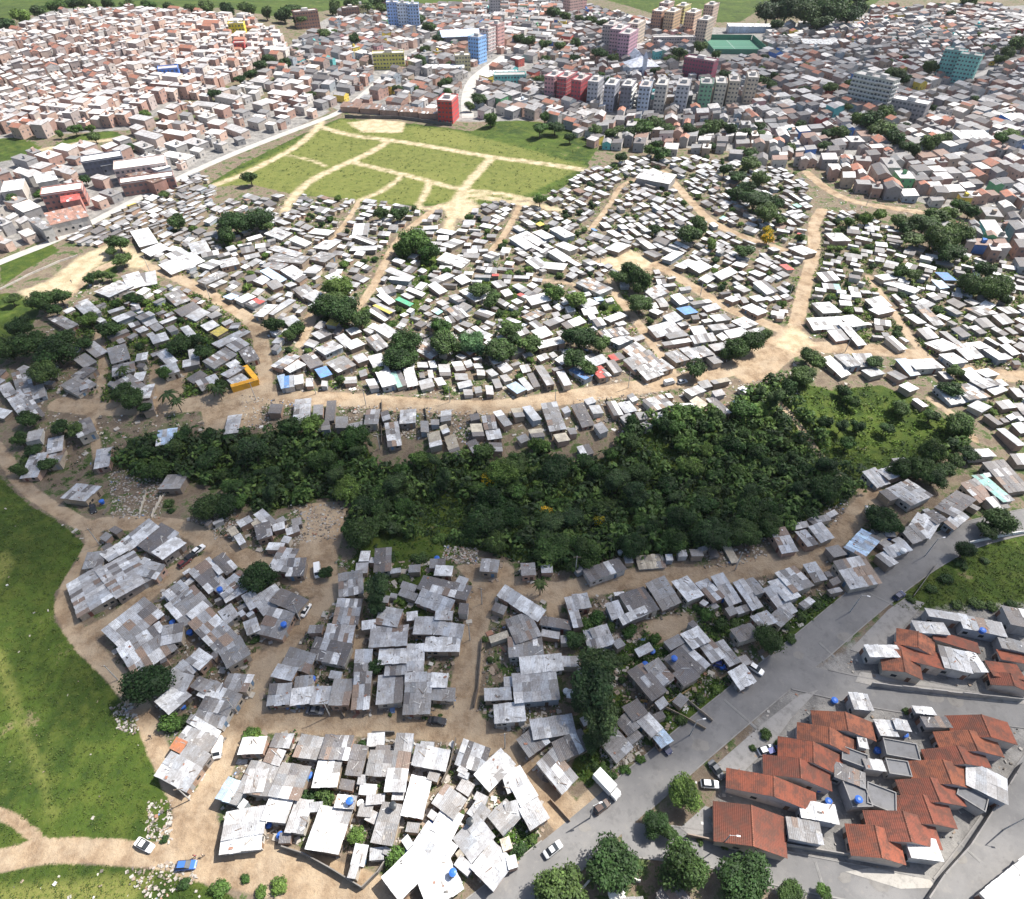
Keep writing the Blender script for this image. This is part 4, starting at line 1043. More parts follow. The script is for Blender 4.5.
for (px, py, L, D, st, deg, col, ph) in APARTS:
    x, y, z = ground(px, py)
    occ_rect(x, y, L + 2, D + 3, R(deg), False, 0.0)
for (px, py, r, k) in TREES:
    x, y, z = ground(px, py + r * 0.5)
    rw = r / (F / depth(x, y, z))
    occ_rect(x, y, rw * 0.8, rw * 0.8, 0, False, 0.0, code=5)

# ------------------------------------------------------------------ fill in the settlement: alignment anchors (px, py, px direction of the long side)
ANCH = [(200, 290, 90, -60), (150, 340, 80, -35), (230, 240, 80, -20), (180, 240, 60, -30), (300, 210, 100, 25), (330, 250, 90, 20), (300, 300, 60, -50), (420, 230, 80, 8), (470, 270, 80, 8), (400, 290, 70, 25),
        (480, 310, 50, 25), (560, 250, 45, 25), (560, 210, 50, 25), (620, 220, 45, 28), (650, 195, 40, 20), (680, 220, 40, 25), (720, 260, 40, 18), (700, 300, 45, -8), (640, 320, 60, -14), (560, 340, 60, -20), (760, 280, 40, 25),
        (850, 260, 70, 12), (840, 310, 70, 10), (900, 280, 60, 15), (930, 320, 45, 25), (960, 340, 40, 30), (1000, 370, 45, 40), (880, 380, 30, 35), (720, 180, 60, 28), (800, 200, 50, 25), (860, 180, 40, 25), (950, 180, 45, 28), (1000, 220, 45, 25), (700, 160, 50, 22),
        (90, 380, 60, 10), (30, 410, 70, 25), (550, 420, 40, 60), (330, 420, 5, 60), (450, 430, 10, 60)]
ANCH_W = []
for px, py, dx, dy in ANCH:
    a, b = gxy(px, py), gxy(px + dx * .25, py + dy * .25)
    ANCH_W.append((*a, math.atan2(b[1] - a[1], b[0] - a[0])))

def near_angle(x, y):
    return min(ANCH_W, key=lambda q: (q[0] - x) ** 2 + (q[1] - y) ** 2)[2]

def fill(poly_px, sizes, heights, pad, tries, angle, want=99999, rnd=random, allow=(), street=None):
    poly = wpoly(poly_px)
    xs, ys = [p[0] for p in poly], [p[1] for p in poly]
    out = []
    for _ in range(tries):
        x, y = rnd.uniform(min(xs), max(xs)), rnd.uniform(min(ys), max(ys))
        if not (OX + 12 < x < OX + 1228 and 12 < y < 1088):
            continue
        px, py = project(x, y, 0)
        if not (-25 < px < 1050 and -30 < py < 930):
            continue
        j = OCC[int(y - OY), int(x - OX)]
        if j and j not in allow:
            continue
        if not in_poly(np.array([x]), np.array([y]), poly)[0]:
            continue
        a = angle(x, y) + rnd.gauss(0, .12 if street is None else .05)
        if street:                      # leave the streets between blocks open
            b = street[2]
            u, v = x * math.cos(b) + y * math.sin(b), -x * math.sin(b) + y * math.cos(b)
            w = 9 * math.sin(u * .013 + 1)
            if (v + w) % street[0] < street[1] or (u + 9 * math.sin(v * .017)) % (street[0] * 2.3) < street[1]:
                continue
        lx, ly = rnd.uniform(*sizes[0]), rnd.uniform(*sizes[1])
        if rnd.random() < .18:
            lx *= 1.5
        for k in (1.0, .8, .62):
            if occ_rect(x, y, lx * k, ly * k, a, True, pad, allow=allow):
                occ_rect(x, y, lx * k, ly * k, a, False, pad * .5)
                out.append((x, y, T(x, y), lx * k, ly * k, a, rnd.uniform(*heights)))
                break
        if len(out) >= want:
            break
    return out

SHANTY = [[(150, 250), (215, 205), (285, 196), (400, 206), (470, 208), (530, 196), (590, 172), (640, 158), (720, 160), (800, 176), (812, 215), (815, 260), (790, 330), (740, 362), (690, 372), (560, 396), (512, 402), (400, 400), (270, 395), (262, 330), (215, 288), (160, 268)],
          [(822, 215), (860, 215), (930, 250), (1000, 265), (1040, 290), (1045, 440), (1000, 440), (960, 400), (905, 345), (830, 342), (805, 330)],
          [(60, 320), (130, 280), (215, 300), (256, 330), (260, 390), (150, 400), (95, 402)], [(0, 370), (50, 372), (85, 400), (50, 410), (0, 420)],
          [(60, 240), (120, 212), (200, 172), (215, 190), (215, 205), (150, 255), (125, 250)]]
# greenery between the huts keeps its own ground
GREEN_SPOTS = []
for poly_px, want in ((SHANTY[0], 170), (SHANTY[1], 50), (SHANTY[2], 18)):
    q = wpoly(poly_px)
    xs, ys = [p[0] for p in q], [p[1] for p in q]
    got = 0
    for _ in range(9000):
        if got >= want:
            break
        x, y = random.uniform(min(xs), max(xs)), random.uniform(min(ys), max(ys))
        r = random.uniform(1.1, 2.9)
        if in_poly(np.array([x]), np.array([y]), q)[0] and occ_rect(x, y, r * 1.5, r * 1.5, 0, True, 0):
            occ_rect(x, y, r * 1.5, r * 1.5, 0, False, 0, code=5)
            GREEN_SPOTS.append((x, y, r))
            got += 1
for i, pl in enumerate(SHANTY):
    for (x, y, z, lx, ly, a, h) in fill(pl, ((3.2, 7.2), (2.7, 4.7)), (1.4, 2.0), (.7, .75, .75, .9, .6)[i], (15000, 7000, 1800, 500, 2200)[i], near_angle):
        px, py = project(x, y, z)
        bright = py < 330 and px > 240
        t = random.choice('wwwwppppgggssd' if bright else 'wpppggdss')
        if random.random() < .03:
            t = random.choice('blmryn')
        SHACKS.append(dict(x=x, y=y, z=z, lx=lx, ly=ly, a=a, h=h, t=t, traced=False))
# lots along the grove's upper edge
for (x, y, z, lx, ly, a, h) in fill([(265, 405), (740, 372), (720, 405), (620, 440), (480, 455), (300, 432)], ((3.2, 6.5), (3, 4.6)), (2.0, 2.7), .6, 2500, near_angle, 40, allow=(4,)):
    SHACKS.append(dict(x=x, y=y, z=z, lx=lx, ly=ly, a=a, h=h, t=random.choice('pgst'), traced=False))

# lean-tos and sheds squeezed in beside the near huts
for poly_px, n in (([(90, 520), (330, 525), (330, 600), (250, 690), (140, 690), (70, 610)], 24), ([(250, 725), (470, 735), (540, 800), (500, 870), (400, 880), (230, 840)], 26), ([(340, 560), (560, 570), (560, 700), (290, 715)], 18), ([(560, 590), (840, 565), (850, 590), (740, 690), (620, 770), (560, 690)], 26), ([(560, 575), (850, 520), (870, 490), (840, 515), (700, 560)], 14), ([(820, 560), (1000, 470), (1010, 510), (870, 590)], 8)):
    for (x, y, z, lx, ly, a, h) in fill(poly_px, ((2.0, 4.4), (1.7, 3.0)), (1.8, 2.4), .15, 2500, lambda x, y: min(((s['x'] - x) ** 2 + (s['y'] - y) ** 2, s['a']) for s in SHACKS[:420])[1], n):
        SHACKS.append(dict(x=x, y=y, z=z, lx=lx, ly=ly, a=a, h=h, t=random.choice('wppggdsst'), traced=False))

for s in SHACKS:
    d = depth(s['x'], s['y'], s['z'])
    s['px'], s['py'] = project(s['x'], s['y'], s['z'] + s['h'])
    el = math.atan2(CAM_H - s['z'], math.hypot(s['x'], s['y']))
    vis = 1.0 if (-6 < s['px'] < 1030 and -6 < s['py'] < 905) else 0.15
    s['area'] = (F / d) ** 2 * s['lx'] * s['ly'] * math.sin(el) * vis * (1.25 if s['traced'] else 1)
SHACKS.sort(key=lambda s: -s['area'])

far_w, far_r = MB(), MB()
for n, s in enumerate(SHACKS):
    lx, ly, a, h, t = s['lx'], s['ly'], s['a'], s['h'], s['t']
    wallcol = random.choice(WALLS)
    rise = min(1.1, .10 * ly + random.uniform(0, .3))
    # the pitch falls towards either long side
    if random.random() < .5:
        a += math.pi
    h0, h1 = h - rise * .5, h + rise * .5
    if h < 1.5:
        h0 = h1 = h
    if n >= 300:
        footprint_mesh(far_w, far_r, s['x'], s['y'], s['z'], lx, ly, a, h0, h1, t, wallcol)
        continue
    big = lx * ly > 120
    root = empty('shed' if big else 'shack', (s['x'], s['y'], s['z']), a)
    mw, mr = MB(), MB()
    wall_box(mw, lx, ly, h0, h1, wallcol)
    mw.obj('wall', M['wall'], root)
    sheet_roof(mr, lx, ly, h0, h1, t)
    mr.obj('roof', M['roof'], root)
    if s['py'] > 250 and h > 1.5:
        side = cam_side(s['x'], s['y'], a)
        span = (lx if side in (0, 2) else ly)
        hh = {0: h0, 2: h1}.get(side, min(h0, h1))
        if span > 2.4:
            opening('door', root, M['plaster'], lx, ly, .85, min(1.95, hh - .25), 0, random.choice([(.10, .07, .05), (.25, .16, .1), (.12, .2, .3), (.3, .3, .3), (.2, .08, .06)]), side, -span * .22)
            opening('window', root, M['glass'], lx, ly, .9, .75, min(1.05, hh - 1.15), (.03, .03, .035), side, span * .2)
        if span > 6:
            opening('window', root, M['glass'], lx, ly, .8, .7, min(1.05, hh - 1.1), (.03, .03, .035), side, span * .38)
    reg(root, f"{sizeword(lx, ly)} {ROOFWORD[t]} {'shed' if big else 'shack'}", s['x'], s['y'], 'shed' if big else 'shack', 'shacks of the informal settlement', s['z'] + h)
    if s['traced'] and t in 'wp' and h > 1.5 and 300 < s['py'] and random.random() < .06 and lx > 3:
        pass
o = far_r.obj('distant_shantytown', M['roof'])
tag(o, 'dense mass of small far shacks with white and grey sheet roofs', 'shantytown', kind='stuff')
w_o = far_w.obj('wall', M['wall'], o)

# ------------------------------------------------------------------ tiled terraces
RED = [(.26, .083, .05), (.22, .072, .047), (.29, .105, .06), (.19, .066, .044)]
for (x, y, z, lx, ly, a, t) in TILE_H:
    root = empty('terraced_house', (x, y, z), a)
    # local x runs along A-B; the ridge lies across it
    h, col, wc = 2.6, random.choice(RED), random.choice([(.45, .40, .34), (.38, .34, .31), (.5, .42, .36), (.40, .36, .36)])
    X, Y = lx / 2, ly / 2
    rise = min(2.4, lx * .5 * .36) if t == 'k' else min(1.2, ly * .2)
    mw, mr = MB(), MB()
    if t == 'k':
        mw.face([(-X + .2, -Y + .08, -.6), (X - .2, -Y + .08, -.6), (X - .2, -Y + .08, h), (0, -Y + .08, h + rise), (-X + .2, -Y + .08, h)], wc, [(0, 0), (lx, 0), (lx, h), (X, h + rise), (0, h)])
        mw.face([(X - .2, Y - .08, -.6), (-X + .2, Y - .08, -.6), (-X + .2, Y - .08, h), (0, Y - .08, h + rise), (X - .2, Y - .08, h)], wc, [(0, 0), (lx, 0), (lx, h), (X, h + rise), (0, h)])
        mw.face([(X - .2, -Y + .08, -.6), (X - .2, Y - .08, -.6), (X - .2, Y - .08, h), (X - .2, -Y + .08, h)], wc, [(0, 0), (ly, 0), (ly, h), (0, h)])
        mw.face([(-X + .2, Y - .08, -.6), (-X + .2, -Y + .08, -.6), (-X + .2, -Y + .08, h), (-X + .2, Y - .08, h)], wc, [(0, 0), (ly, 0), (ly, h), (0, h)])
        for sgn in (-1, 1):
            xe, ze = sgn * (X + .25), h - .05
            n = max(1, int(ly / 2.4))
            t4 = [(0, -Y, h + rise + .12), (xe, -Y, ze + .12), (xe, Y, ze + .12), (0, Y, h + rise + .12)]
            if sgn < 0:
                t4 = [t4[1], t4[0], t4[3], t4[2]]
            b4 = [(p[0], p[1], p[2] - .1) for p in t4]
            mr.quadbox(b4, t4, jit(col, .13), 0, True, True, True, None, [(p[1], p[0]) for p in t4])
        mr.tube((0, -Y - .02, h + rise + .13), (0, Y + .02, h + rise + .13), .13, .13, (.30, .12, .075), 6)
    else:
        wall_box(mw, lx, ly, h, h + rise, wc)
        t4 = [(-X - .2, -Y - .25, h + .1), (X + .2, -Y - .25, h + .1), (X + .2, Y + .1, h + rise + .12), (-X - .2, Y + .1, h + rise + .12)]
        mr.quadbox([(p[0], p[1], p[2] - .1) for p in t4], t4, col, 0, True, True, True, None, [(p[0], p[1]) for p in t4])
    mw.obj('wall', M['plaster'], root)
    mr.obj('roof', M['tile'], root)
    side = cam_side(x, y, a)
    span = lx if side in (0, 2) else ly
    opening('door', root, M['plaster'], lx, ly, .9, 2.05, 0, (.12, .07, .05), side, -span * .2)
    opening('window', root, M['glass'], lx, ly, 1.2, 1.0, 1.0, (.03, .03, .03), side, span * .18)
    reg(root, f"{'narrow' if ly < 5 else 'broad'} {'gabled' if t == 'k' else 'single-slope'} red-tiled terraced house", x, y, 'house', 'red tiled terraced houses', z + 3)

for (x, y, z, lx, ly, a, t, h) in FLAT_H:
    far = y > 260
    nm = 'factory' if far else 'town_house'
    root = empty(nm, (x, y, z), a)
    mw, mr = MB(), MB()
    wc = {'r': (.44, .20, .17), 'o': (.42, .22, .18), 'k': (.15, .16, .19), 'n': (.30, .17, .14)}.get(t, random.choice([(.42, .40, .38), (.30, .29, .29), (.5, .46, .42), (.34, .36, .40)]))
    if t in 'c':
        mw.box(-lx / 2, -ly / 2, -.6, lx / 2, ly / 2, h, wc, topcol=TONES['c'])
        mr.box(-lx / 2 - .12, -ly / 2 - .12, h + .003, lx / 2 + .12, ly / 2 + .12, h + .16, jit((.19, .19, .195), .1))
        for sx, sy, bx, by in ((0, -1, lx / 2 + .12, .09), (0, 1, lx / 2 + .12, .09), (-1, 0, .09, ly / 2 - .1), (1, 0, .09, ly / 2 - .1)):
            cx, cy = sx * (lx / 2 + .03), sy * (ly / 2 + .03)
            mr.box(cx - bx, cy - by, h + .163, cx + bx, cy + by, h + .5, (.3, .29, .28))
        mr.obj('roof', M['concrete'], root)
    else:
        wall_box(mw, lx, ly, h, h + .5, wc)
        sheet_roof(mr, lx, ly, h, h + .5, t, .15, .06)
        mr.obj('roof', M['roof'], root)
    mw.obj('wall', M['plaster'], root)
    side = cam_side(x, y, a)
    span = lx if side in (0, 2) else ly
    n = max(2, min(8, int(span / 3)))
    for k in range(n):
        if k == 0:
            opening('door', root, M['plaster'], lx, ly, .95, 2.05, 0, (.2, .1, .07), side, -span * .38)
        else:
            opening('window', root, M['glass'], lx, ly, 1.1, 1.0, 1.0 if h < 5 else 2.2, (.03, .03, .03), side, -span * .38 + span * .76 * k / max(1, n - 1))
    reg(root, f"{sizeword(lx, ly)} {ROOFWORD[t]} {'factory hall' if far else 'town house'}", x, y, 'factory' if far else 'house', 'factories along the paved road' if far else 'flat roofed houses among the tiled ones', z + h)

# ------------------------------------------------------------------ apartment blocks and landmark buildings
for (px, py, L, D, st, deg, col, ph) in APARTS:
    x, y, z = ground(px, py)
    a = R(deg)
    if 540 < px < 760 and 95 < py < 112:
        st, L = 6, L * 1.15
    elif 560 < px < 720 and py < 60 and st > 3:
        st, L, D = st + 1, L * 1.25, D * 1.2
    hst = 2.9 if st > 2 else 3.4
    h = st * hst
    fac = 'factory' in ph
    root = empty('factory' if fac else 'apartment_block' if st > 3 else 'large_house', (x, y, z), a)
    mw, mr = MB(), MB()
    mw.box(-L / 2, -D / 2, -1.5, L / 2, D / 2, h, col, top=False)
    for side in range(4):
        span = L if side in (0, 2) else D
        n = max(2, int(span / 2.6))
        for f in range(st):
            for k in range(n):
                u = -span / 2 + span * (k + .5) / n
                z0, z1 = f * hst + 1.0, f * hst + 2.2
                w2 = .62 if k % 3 else .95
                d0 = (D if side in (0, 2) else L) / 2 + .03
                q = [(u - w2, -d0, z0), (u + w2, -d0, z0), (u + w2, -d0, z1), (u - w2, -d0, z1)]
                for _ in range(side):
                    q = [(-p[1], p[0], p[2]) for p in q]
                mw.face(q, (.05, .055, .065), mat=1)
            if 'balcon' in ph and side in (0, 1):
                d0 = (D if side in (0, 2) else L) / 2
                if side == 0:
                    mw.box(-L / 2, -d0 - 1.2, f * hst + .1, L / 2, -d0 - .005, f * hst + 1.0, (.62, .62, .60))
                else:
                    mw.box(d0 + .005, -D / 2, f * hst + .1, d0 + 1.2, D / 2, f * hst + 1.0, (.62, .62, .60))
            if 'stripe' in ph or 'end wall' in ph:
                mw.box(-L / 2 - .06, -D / 2 - .06, f * hst + 2.5, L / 2 + .06, D / 2 + .06, f * hst + 2.85, (.62, .60, .58) if 'red' not in ph or 'end' in ph else (.5, .1, .1), bottom=True)
    mw.obj('wall', [M['plaster'], M['far_glass']], root)
    rc = (.72, .70, .68) if ('white roof' in ph or 'pale roof' in ph or fac) else random.choice([(.5, .48, .46), (.38, .36, .35), (.44, .40, .38)])
    mr.box(-L / 2 - .15, -D / 2 - .15, h + .004, L / 2 + .15, D / 2 + .15, h + .3, rc)
    for sx, sy, bx, by in ((0, -1, L / 2 + .15, .12), (0, 1, L / 2 + .15, .12), (-1, 0, .12, D / 2 - .1), (1, 0, .12, D / 2 - .1)):
        mr.box(sx * (L / 2 + .02) - bx, sy * (D / 2 + .02) - by, h + .304, sx * (L / 2 + .02) + bx, sy * (D / 2 + .02) + by, h + .9, jit(col, .1))
    mr.obj('roof', M['concrete'], root)
    if st > 3:
        mt = MB()
        mt.box(-L * .12, -D * .22, h + .3, L * .12, D * .22, h + 2.6, jit((.5, .48, .46), .15))
        mt.obj('stair_tower', M['concrete'], root)
    reg(root, ph, x, y, 'factory' if fac else 'building', 'apartment blocks of the far town' if st > 3 else None, z + h / 2)

# church with stepped white roof among the apartment blocks
x, y, z = ground(640, 72)
root = empty('church', (x, y, z), R(8))
mb = MB()
mb.box(-13, -9, -1, 13, 9, 6, (.70, .71, .75), top=False)
mb.box(-11.5, -9.06, 1, 11.5, -9.02, 3.4, (.07, .08, .2))
mb.box(-4, 9.01, -1, 4, 22, 9, (.68, .69, .73), top=False)
mb.obj('wall', M['plaster'], root)
mb = MB()
for q in ([(-14, -10, 6), (14, -10, 6), (0, 2, 12)], [(14, -10, 6), (14, 10, 6), (0, 2, 12)], [(14, 10, 6), (-14, 10, 6), (0, 2, 12)], [(-14, 10, 6), (-14, -10, 6), (0, 2, 12)]):
    mb.face(q, (.62, .66, .74))
mb.face([(-14, 10, 5.98), (14, 10, 5.98), (14, -10, 5.98), (-14, -10, 5.98)], (.5, .5, .55))
mb.quadbox([(-5, 10.02, 9), (5, 10.02, 9), (5, 23, 9), (-5, 23, 9)], [(-.3, 10.02, 14), (.3, 10.02, 14), (.3, 23, 14), (-.3, 23, 14)], (.64, .67, .74))
mb.obj('roof', M['roof'], root)
mb = MB()
mb.box(-1.6, -12, -1, 1.6, -9.1, 13, (.74, .75, .78), top=False)
mb.quadbox([(-1.9, -12.3, 13), (1.9, -12.3, 13), (1.9, -8.8, 13), (-1.9, -8.8, 13)], [(-.1, -10.6, 18), (.1, -10.6, 18), (.1, -10.4, 18), (-.1, -10.4, 18)], (.5, .53, .62))
mb.obj('tower', M['plaster'], root)
reg(root, 'white church with pointed roof', x, y, 'church', None, z + 5)
# large hall with shallow blue-white roof
x, y, z = ground(468, 44)
root = empty('sports_hall', (x, y, z), R(12))
mb = MB(); mb.box(-27, -13, -1, 27, 13, 9, (.20, .20, .25), top=False); mb.obj('wall', M['plaster'], root)
mb = MB()
for s in (-1, 1):
    t4 = [(-28, s * 14, 9.2), (28, s * 14, 9.2), (28, 0, 13), (-28, 0, 13)]
    t4 = t4 if s < 0 else [t4[1], t4[0], t4[3], t4[2]]
    mb.quadbox([(p[0], p[1], p[2] - .25) for p in t4], t4, (.50, .60, .76), uvtop=[(p[0], p[1]) for p in t4], bottom=True)
mb.obj('roof', M['roof'], root)
reg(root, 'large sports hall with pale blue pitched roof', x, y, 'hall', None, z + 5)
# green sports court with a fence frame, and the long white building behind it
x, y, z = ground(733, 47)
mb = MB(); mb.rbox(x, y, z + .1, 54, 66, .12, R(-2), (.075, .20, .14))
mb.rbox(x, y, z + .225, 52, .35, .01, R(-2), (.5, .55, .5)); mb.rbox(x, y, z + .24, .35, 62, .01, R(-2), (.5, .55, .5))
for k in (-1, 1):
    mb.rbox(x + k * 27, y, z + .23, .3, 66, 4.5, R(-2), (.10, .24, .17))
    mb.rbox(x, y + k * 33, z + .23, 54, .3, 4.5, R(-2), (.10, .24, .17))
o = mb.obj('sports_court', M['plaster']); reg(o, 'green sports court with screen fence', x, y, 'court', None, z)
for (px, py, L, D, hh, deg, wc, rc, nm, ph) in [(748, 32, 46, 12, 6, -3, (.44, .52, .62), 'w', 'school', 'long school with white roof and blue grey walls'), (818, 48, 34, 18, 5, -10, (.6, .55, .48), 'w', 'warehouse', 'white roofed warehouse below the dark wood'),
        (655, 184, 20, 13, 4, -28, (.3, .29, .28), 'w', 'warehouse', 'large white hall roof at the dirt road corner'), (840, 31, 42, 12, 5, -4, (.3, .3, .5), 'w', 'warehouse', 'long white roofed shed with blue end'), (968, 143, 22, 14, 5, 0, (.5, .5, .5), 'w', 'warehouse', 'bright white roofed warehouse by the right hand trees'),
        (445, 72, 34, 10, 4, 4, (.5, .45, .4), 'w', 'warehouse', 'long white roofed store by the olive building'), (1012, 125, 16, 12, 5, 8, (.05, .18, .55), 'w', 'warehouse', 'white roofed store with blue wall'), (500, 78, 30, 10, 4, 4, (.3, .5, .5), 'w', 'warehouse', 'low white annex of the turquoise school')]:
    x, y, z = ground(px, py)
    occ_rect(x, y, L, D, R(deg), False, .5)
    root = empty(nm, (x, y, z), R(deg))
    mb = MB(); wall_box(mb, L, D, hh, hh + .8, wc, -1.5); mb.obj('wall', M['plaster'], root)
    mb = MB(); sheet_roof(mb, L, D, hh, hh + .8, rc, .3); mb.obj('roof', M['roof'], root)
    reg(root, ph, x, y, nm, None, z + hh)
# row of sheds with terracotta roofs at the upper edge of the grass field
for i in range(5):
    px, py = 352 + i * 19.5, 110.5 + i * 1.6
    x, y, z = ground(px, py)
    occ_rect(x, y, 14, 9, R(-8), False, .5)
    root = empty('row_house', (x, y, z), R(-8))
    mb = MB(); wall_box(mb, 14.5, 9, 3.5, 4.6, (.40, .26, .20)); mb.obj('wall', M['plaster'], root)
    mb = MB(); sheet_roof(mb, 14.5, 9, 3.5, 4.6, 'n' if i != 2 else 'd', .2); mb.obj('roof', M['roof'], root)
    reg(root, 'low brown roofed row house above the grass field', x, y, 'house', 'row houses above the grass field', z + 4)
# orange L-shaped parapet house by the dirt lane
x, y, z = ground(246, 382)
root = empty('garden_wall', (x, y, z), 0)
q0, q1, q2 = [Vector(gxy(*p)) for p in ((234, 391), (258, 384), (246, 370))]
mb = MB()
for p0, p1, w in ((q0, q1, 1.9), (q1, q2, 1.9)):
    d = p1 - p0
    c = (p0 + p1) / 2
    mb.rbox(c.x - x, c.y - y, -.4, d.length + (.9 if p0 is q0 else -1.2), w, 2.9 if p0 is q0 else 2.88, math.atan2(d.y, d.x), (.66, .34, .035))
mb.obj('wall', M['plaster'], root)
mb = MB(); d = q1 - q0; mb.rbox((q0.x + q1.x) / 2 - x, (q0.y + q1.y) / 2 - y, 2.505, d.length * .8, 1.0, .12, math.atan2(d.y, d.x), (.5, .24, .03)); mb.obj('coping', M['plaster'], root)
reg(root, 'orange yellow L-shaped wall', x, y, 'wall', None, z + 2)

# ------------------------------------------------------------------ far houses: brick quarter on the hill, town on the right
BRICK = [(.42, .27, .22), (.48, .34, .28), (.38, .24, .20), (.54, .43, .37), (.60, .52, .46), (.46, .38, .35), (.64, .60, .56), (.40, .34, .32)]
TOWNC = [(.40, .38, .36), (.30, .29, .29), (.46, .42, .38), (.38, .30, .27), (.52, .49, .46), (.26, .25, .26), (.42, .33, .26), (.34, .38, .42)]
ROOFC = {'white': (.66, .64, .62), 'pale': (.44, .43, .43), 'grey': (.24, .24, .245), 'dark': (.12, .115, .12), 'terracotta': (.40, .16, .10), 'brown': (.24, .15, .12)}

def far_house(mb, x, y, z, lx, ly, a, h, wc, rc, style, win=True):
    c, s = math.cos(a), math.sin(a)
    tr = lambda p: (x + c * p[0] - s * p[1], y + s * p[0] + c * p[1], z + p[2])
    X, Y = lx / 2, ly / 2
    b = [(-X, -Y, -2.5), (X, -Y, -2.5), (X, Y, -2.5), (-X, Y, -2.5)]
    up = .9 if style else .25
    t = [(-X, -Y, h), (X, -Y, h), (X, Y, h + up), (-X, Y, h + up)]
    mb.quadbox([tr(p) for p in b], [tr(p) for p in t], wc, 0, top=False)
    X, Y = X + .18, Y + .18
    if style == 2:          # gable
        for q in ([(-X, -Y, h), (X, -Y, h), (X, 0, h + ly * .24), (-X, 0, h + ly * .24)], [(X, Y, h), (-X, Y, h), (-X, 0, h + ly * .24), (X, 0, h + ly * .24)]):
            mb.face([tr((p[0], p[1], p[2] + .95)) for p in q], rc, [(p[0], p[1]) for p in q], 1)
        for sg in (1, -1):
            q = [(sg * X * .97, -Y * sg, h + .5), (sg * X * .97, Y * sg, h + .5), (sg * X * .97, Y * sg, h + .93), (sg * X * .97, 0, h + ly * .24 + .9), (sg * X * .97, -Y * sg, h + .93)]
            mb.face([tr(p) for p in q], wc)
        mb.quadbox([tr((px, py, h - .05)) for px, py in ((-X * .99, -Y * .99), (X * .99, -Y * .99), (X * .99, Y * .99), (-X * .99, Y * .99))], [tr((px, py, h + .93)) for px, py in ((-X * .99, -Y * .99), (X * .99, -Y * .99), (X * .99, Y * .99), (-X * .99, Y * .99))], wc, 0, top=False)
    else:
        q = [(-X, -Y, h), (X, -Y, h), (X, Y, h + up), (-X, Y, h + up)]
        mb.quadbox([tr((p[0], p[1], p[2] + .02)) for p in q], [tr((p[0], p[1], p[2] + .18)) for p in q], rc, 1, uvtop=[(p[0], p[1]) for p in q])
        if style == 0 and random.random() < .6:
            k = random.uniform(-.3, .3) * lx
            qb = [(k - 1, -.9, h + .15), (k + 1, -.9, h + .15), (k + 1, .9, h + .15), (k - 1, .9, h + .15)]
            mb.quadbox([tr(p) for p in qb], [tr((p[0], p[1], h + random.uniform(1.2, 2.6))) for p in qb], jit(wc, .2), 0)
    if win:
        for side in range(4):
            span = lx if side in (0, 2) else ly
            n = max(1, int(span / 3.2))
            for f in range(max(1, int(h / 2.8))):
                for k in range(n):
                    if random.random() < .25:
                        continue
                    u = -span / 2 + span * (k + .5) / n
                    d0 = (ly if side in (0, 2) else lx) / 2 + .03
                    z0 = f * 2.8 + .95
                    q = [(u - .5, -d0, z0), (u + .5, -d0, z0), (u + .5, -d0, z0 + 1.05), (u - .5, -d0, z0 + 1.05)]
                    for _ in range(side):
                        q = [(-p[1], p[0], p[2]) for p in q]
                    mb.face([tr(p) for p in q], (.05, .05, .055), mat=2)

def angs(px, py, dx, dy):
    a, b = gxy(px, py), gxy(px + dx * .2, py + dy * .2)
    return math.atan2(b[1] - a[1], b[0] - a[0])

A_BRICK, A_LEFT, A_TOWN, A_RIGHT = angs(140, 70, 40, 10), angs(180, 140, 50, 14), angs(420, 60, 40, 8), angs(900, 90, 45, 22)
hill_angle = lambda x, y: A_BRICK + .25 * math.sin(x * .02) + .15 * math.sin(y * .03)
town_angle = lambda x, y: (A_TOWN if x < 60 else A_RIGHT) + .35 * math.sin(x * .011 + y * .008)
Q_BRICK = [(-30, 60), (20, 34), (62, 20), (130, 14), (250, 24), (282, 40), (285, 58), (262, 62), (230, 84), (200, 100), (170, 100), (155, 112), (118, 128), (60, 132), (28, 142), (-30, 130)]
Q_LEFT = [(-30, 180), (10, 168), (58, 152), (120, 146), (150, 118), (200, 102), (255, 84), (300, 88), (338, 108), (312, 120), (255, 140), (200, 162), (120, 202), (62, 232), (-30, 268)]
Q_TOWN = [[(262, 62), (300, 46), (330, 30), (345, 16), (380, 14), (420, 4), (520, 2), (560, 2), (640, 22), (690, 28), (690, 60), (560, 62), (520, 62), (505, 95), (545, 122), (500, 116), (475, 122), (450, 116), (348, 106), (320, 98), (262, 84)],
          [(505, 95), (540, 70), (560, 60), (680, 70), (760, 60), (770, 30), (870, 22), (872, 12), (960, 8), (1060, 2), (1080, 240), (1010, 232), (930, 205), (860, 195), (806, 170), (720, 158), (640, 156), (590, 146), (545, 118)],
          [(930, 235), (1010, 232), (1080, 240), (1080, 300), (1010, 285)]]
brick = fill(Q_BRICK, ((6.5, 11), (6, 9)), (4.5, 8.6), .6, 26000, hill_angle, street=(30, 5, A_BRICK))
left = fill(Q_LEFT, ((7, 16), (6, 9)), (3.2, 5.6), 1.6, 3500, lambda x, y: A_LEFT)
town = []
for i, q in enumerate(Q_TOWN):
    town += fill(q, ((6.5, 12), (6, 9)), (3.0, 6.2), .45, (15000, 38000, 2500)[i], town_angle, street=(36, 6.5, A_TOWN if i == 0 else A_RIGHT))
print('SHACKS', len(SHACKS), 'brick', len(brick), 'left', len(left), 'town', len(town))

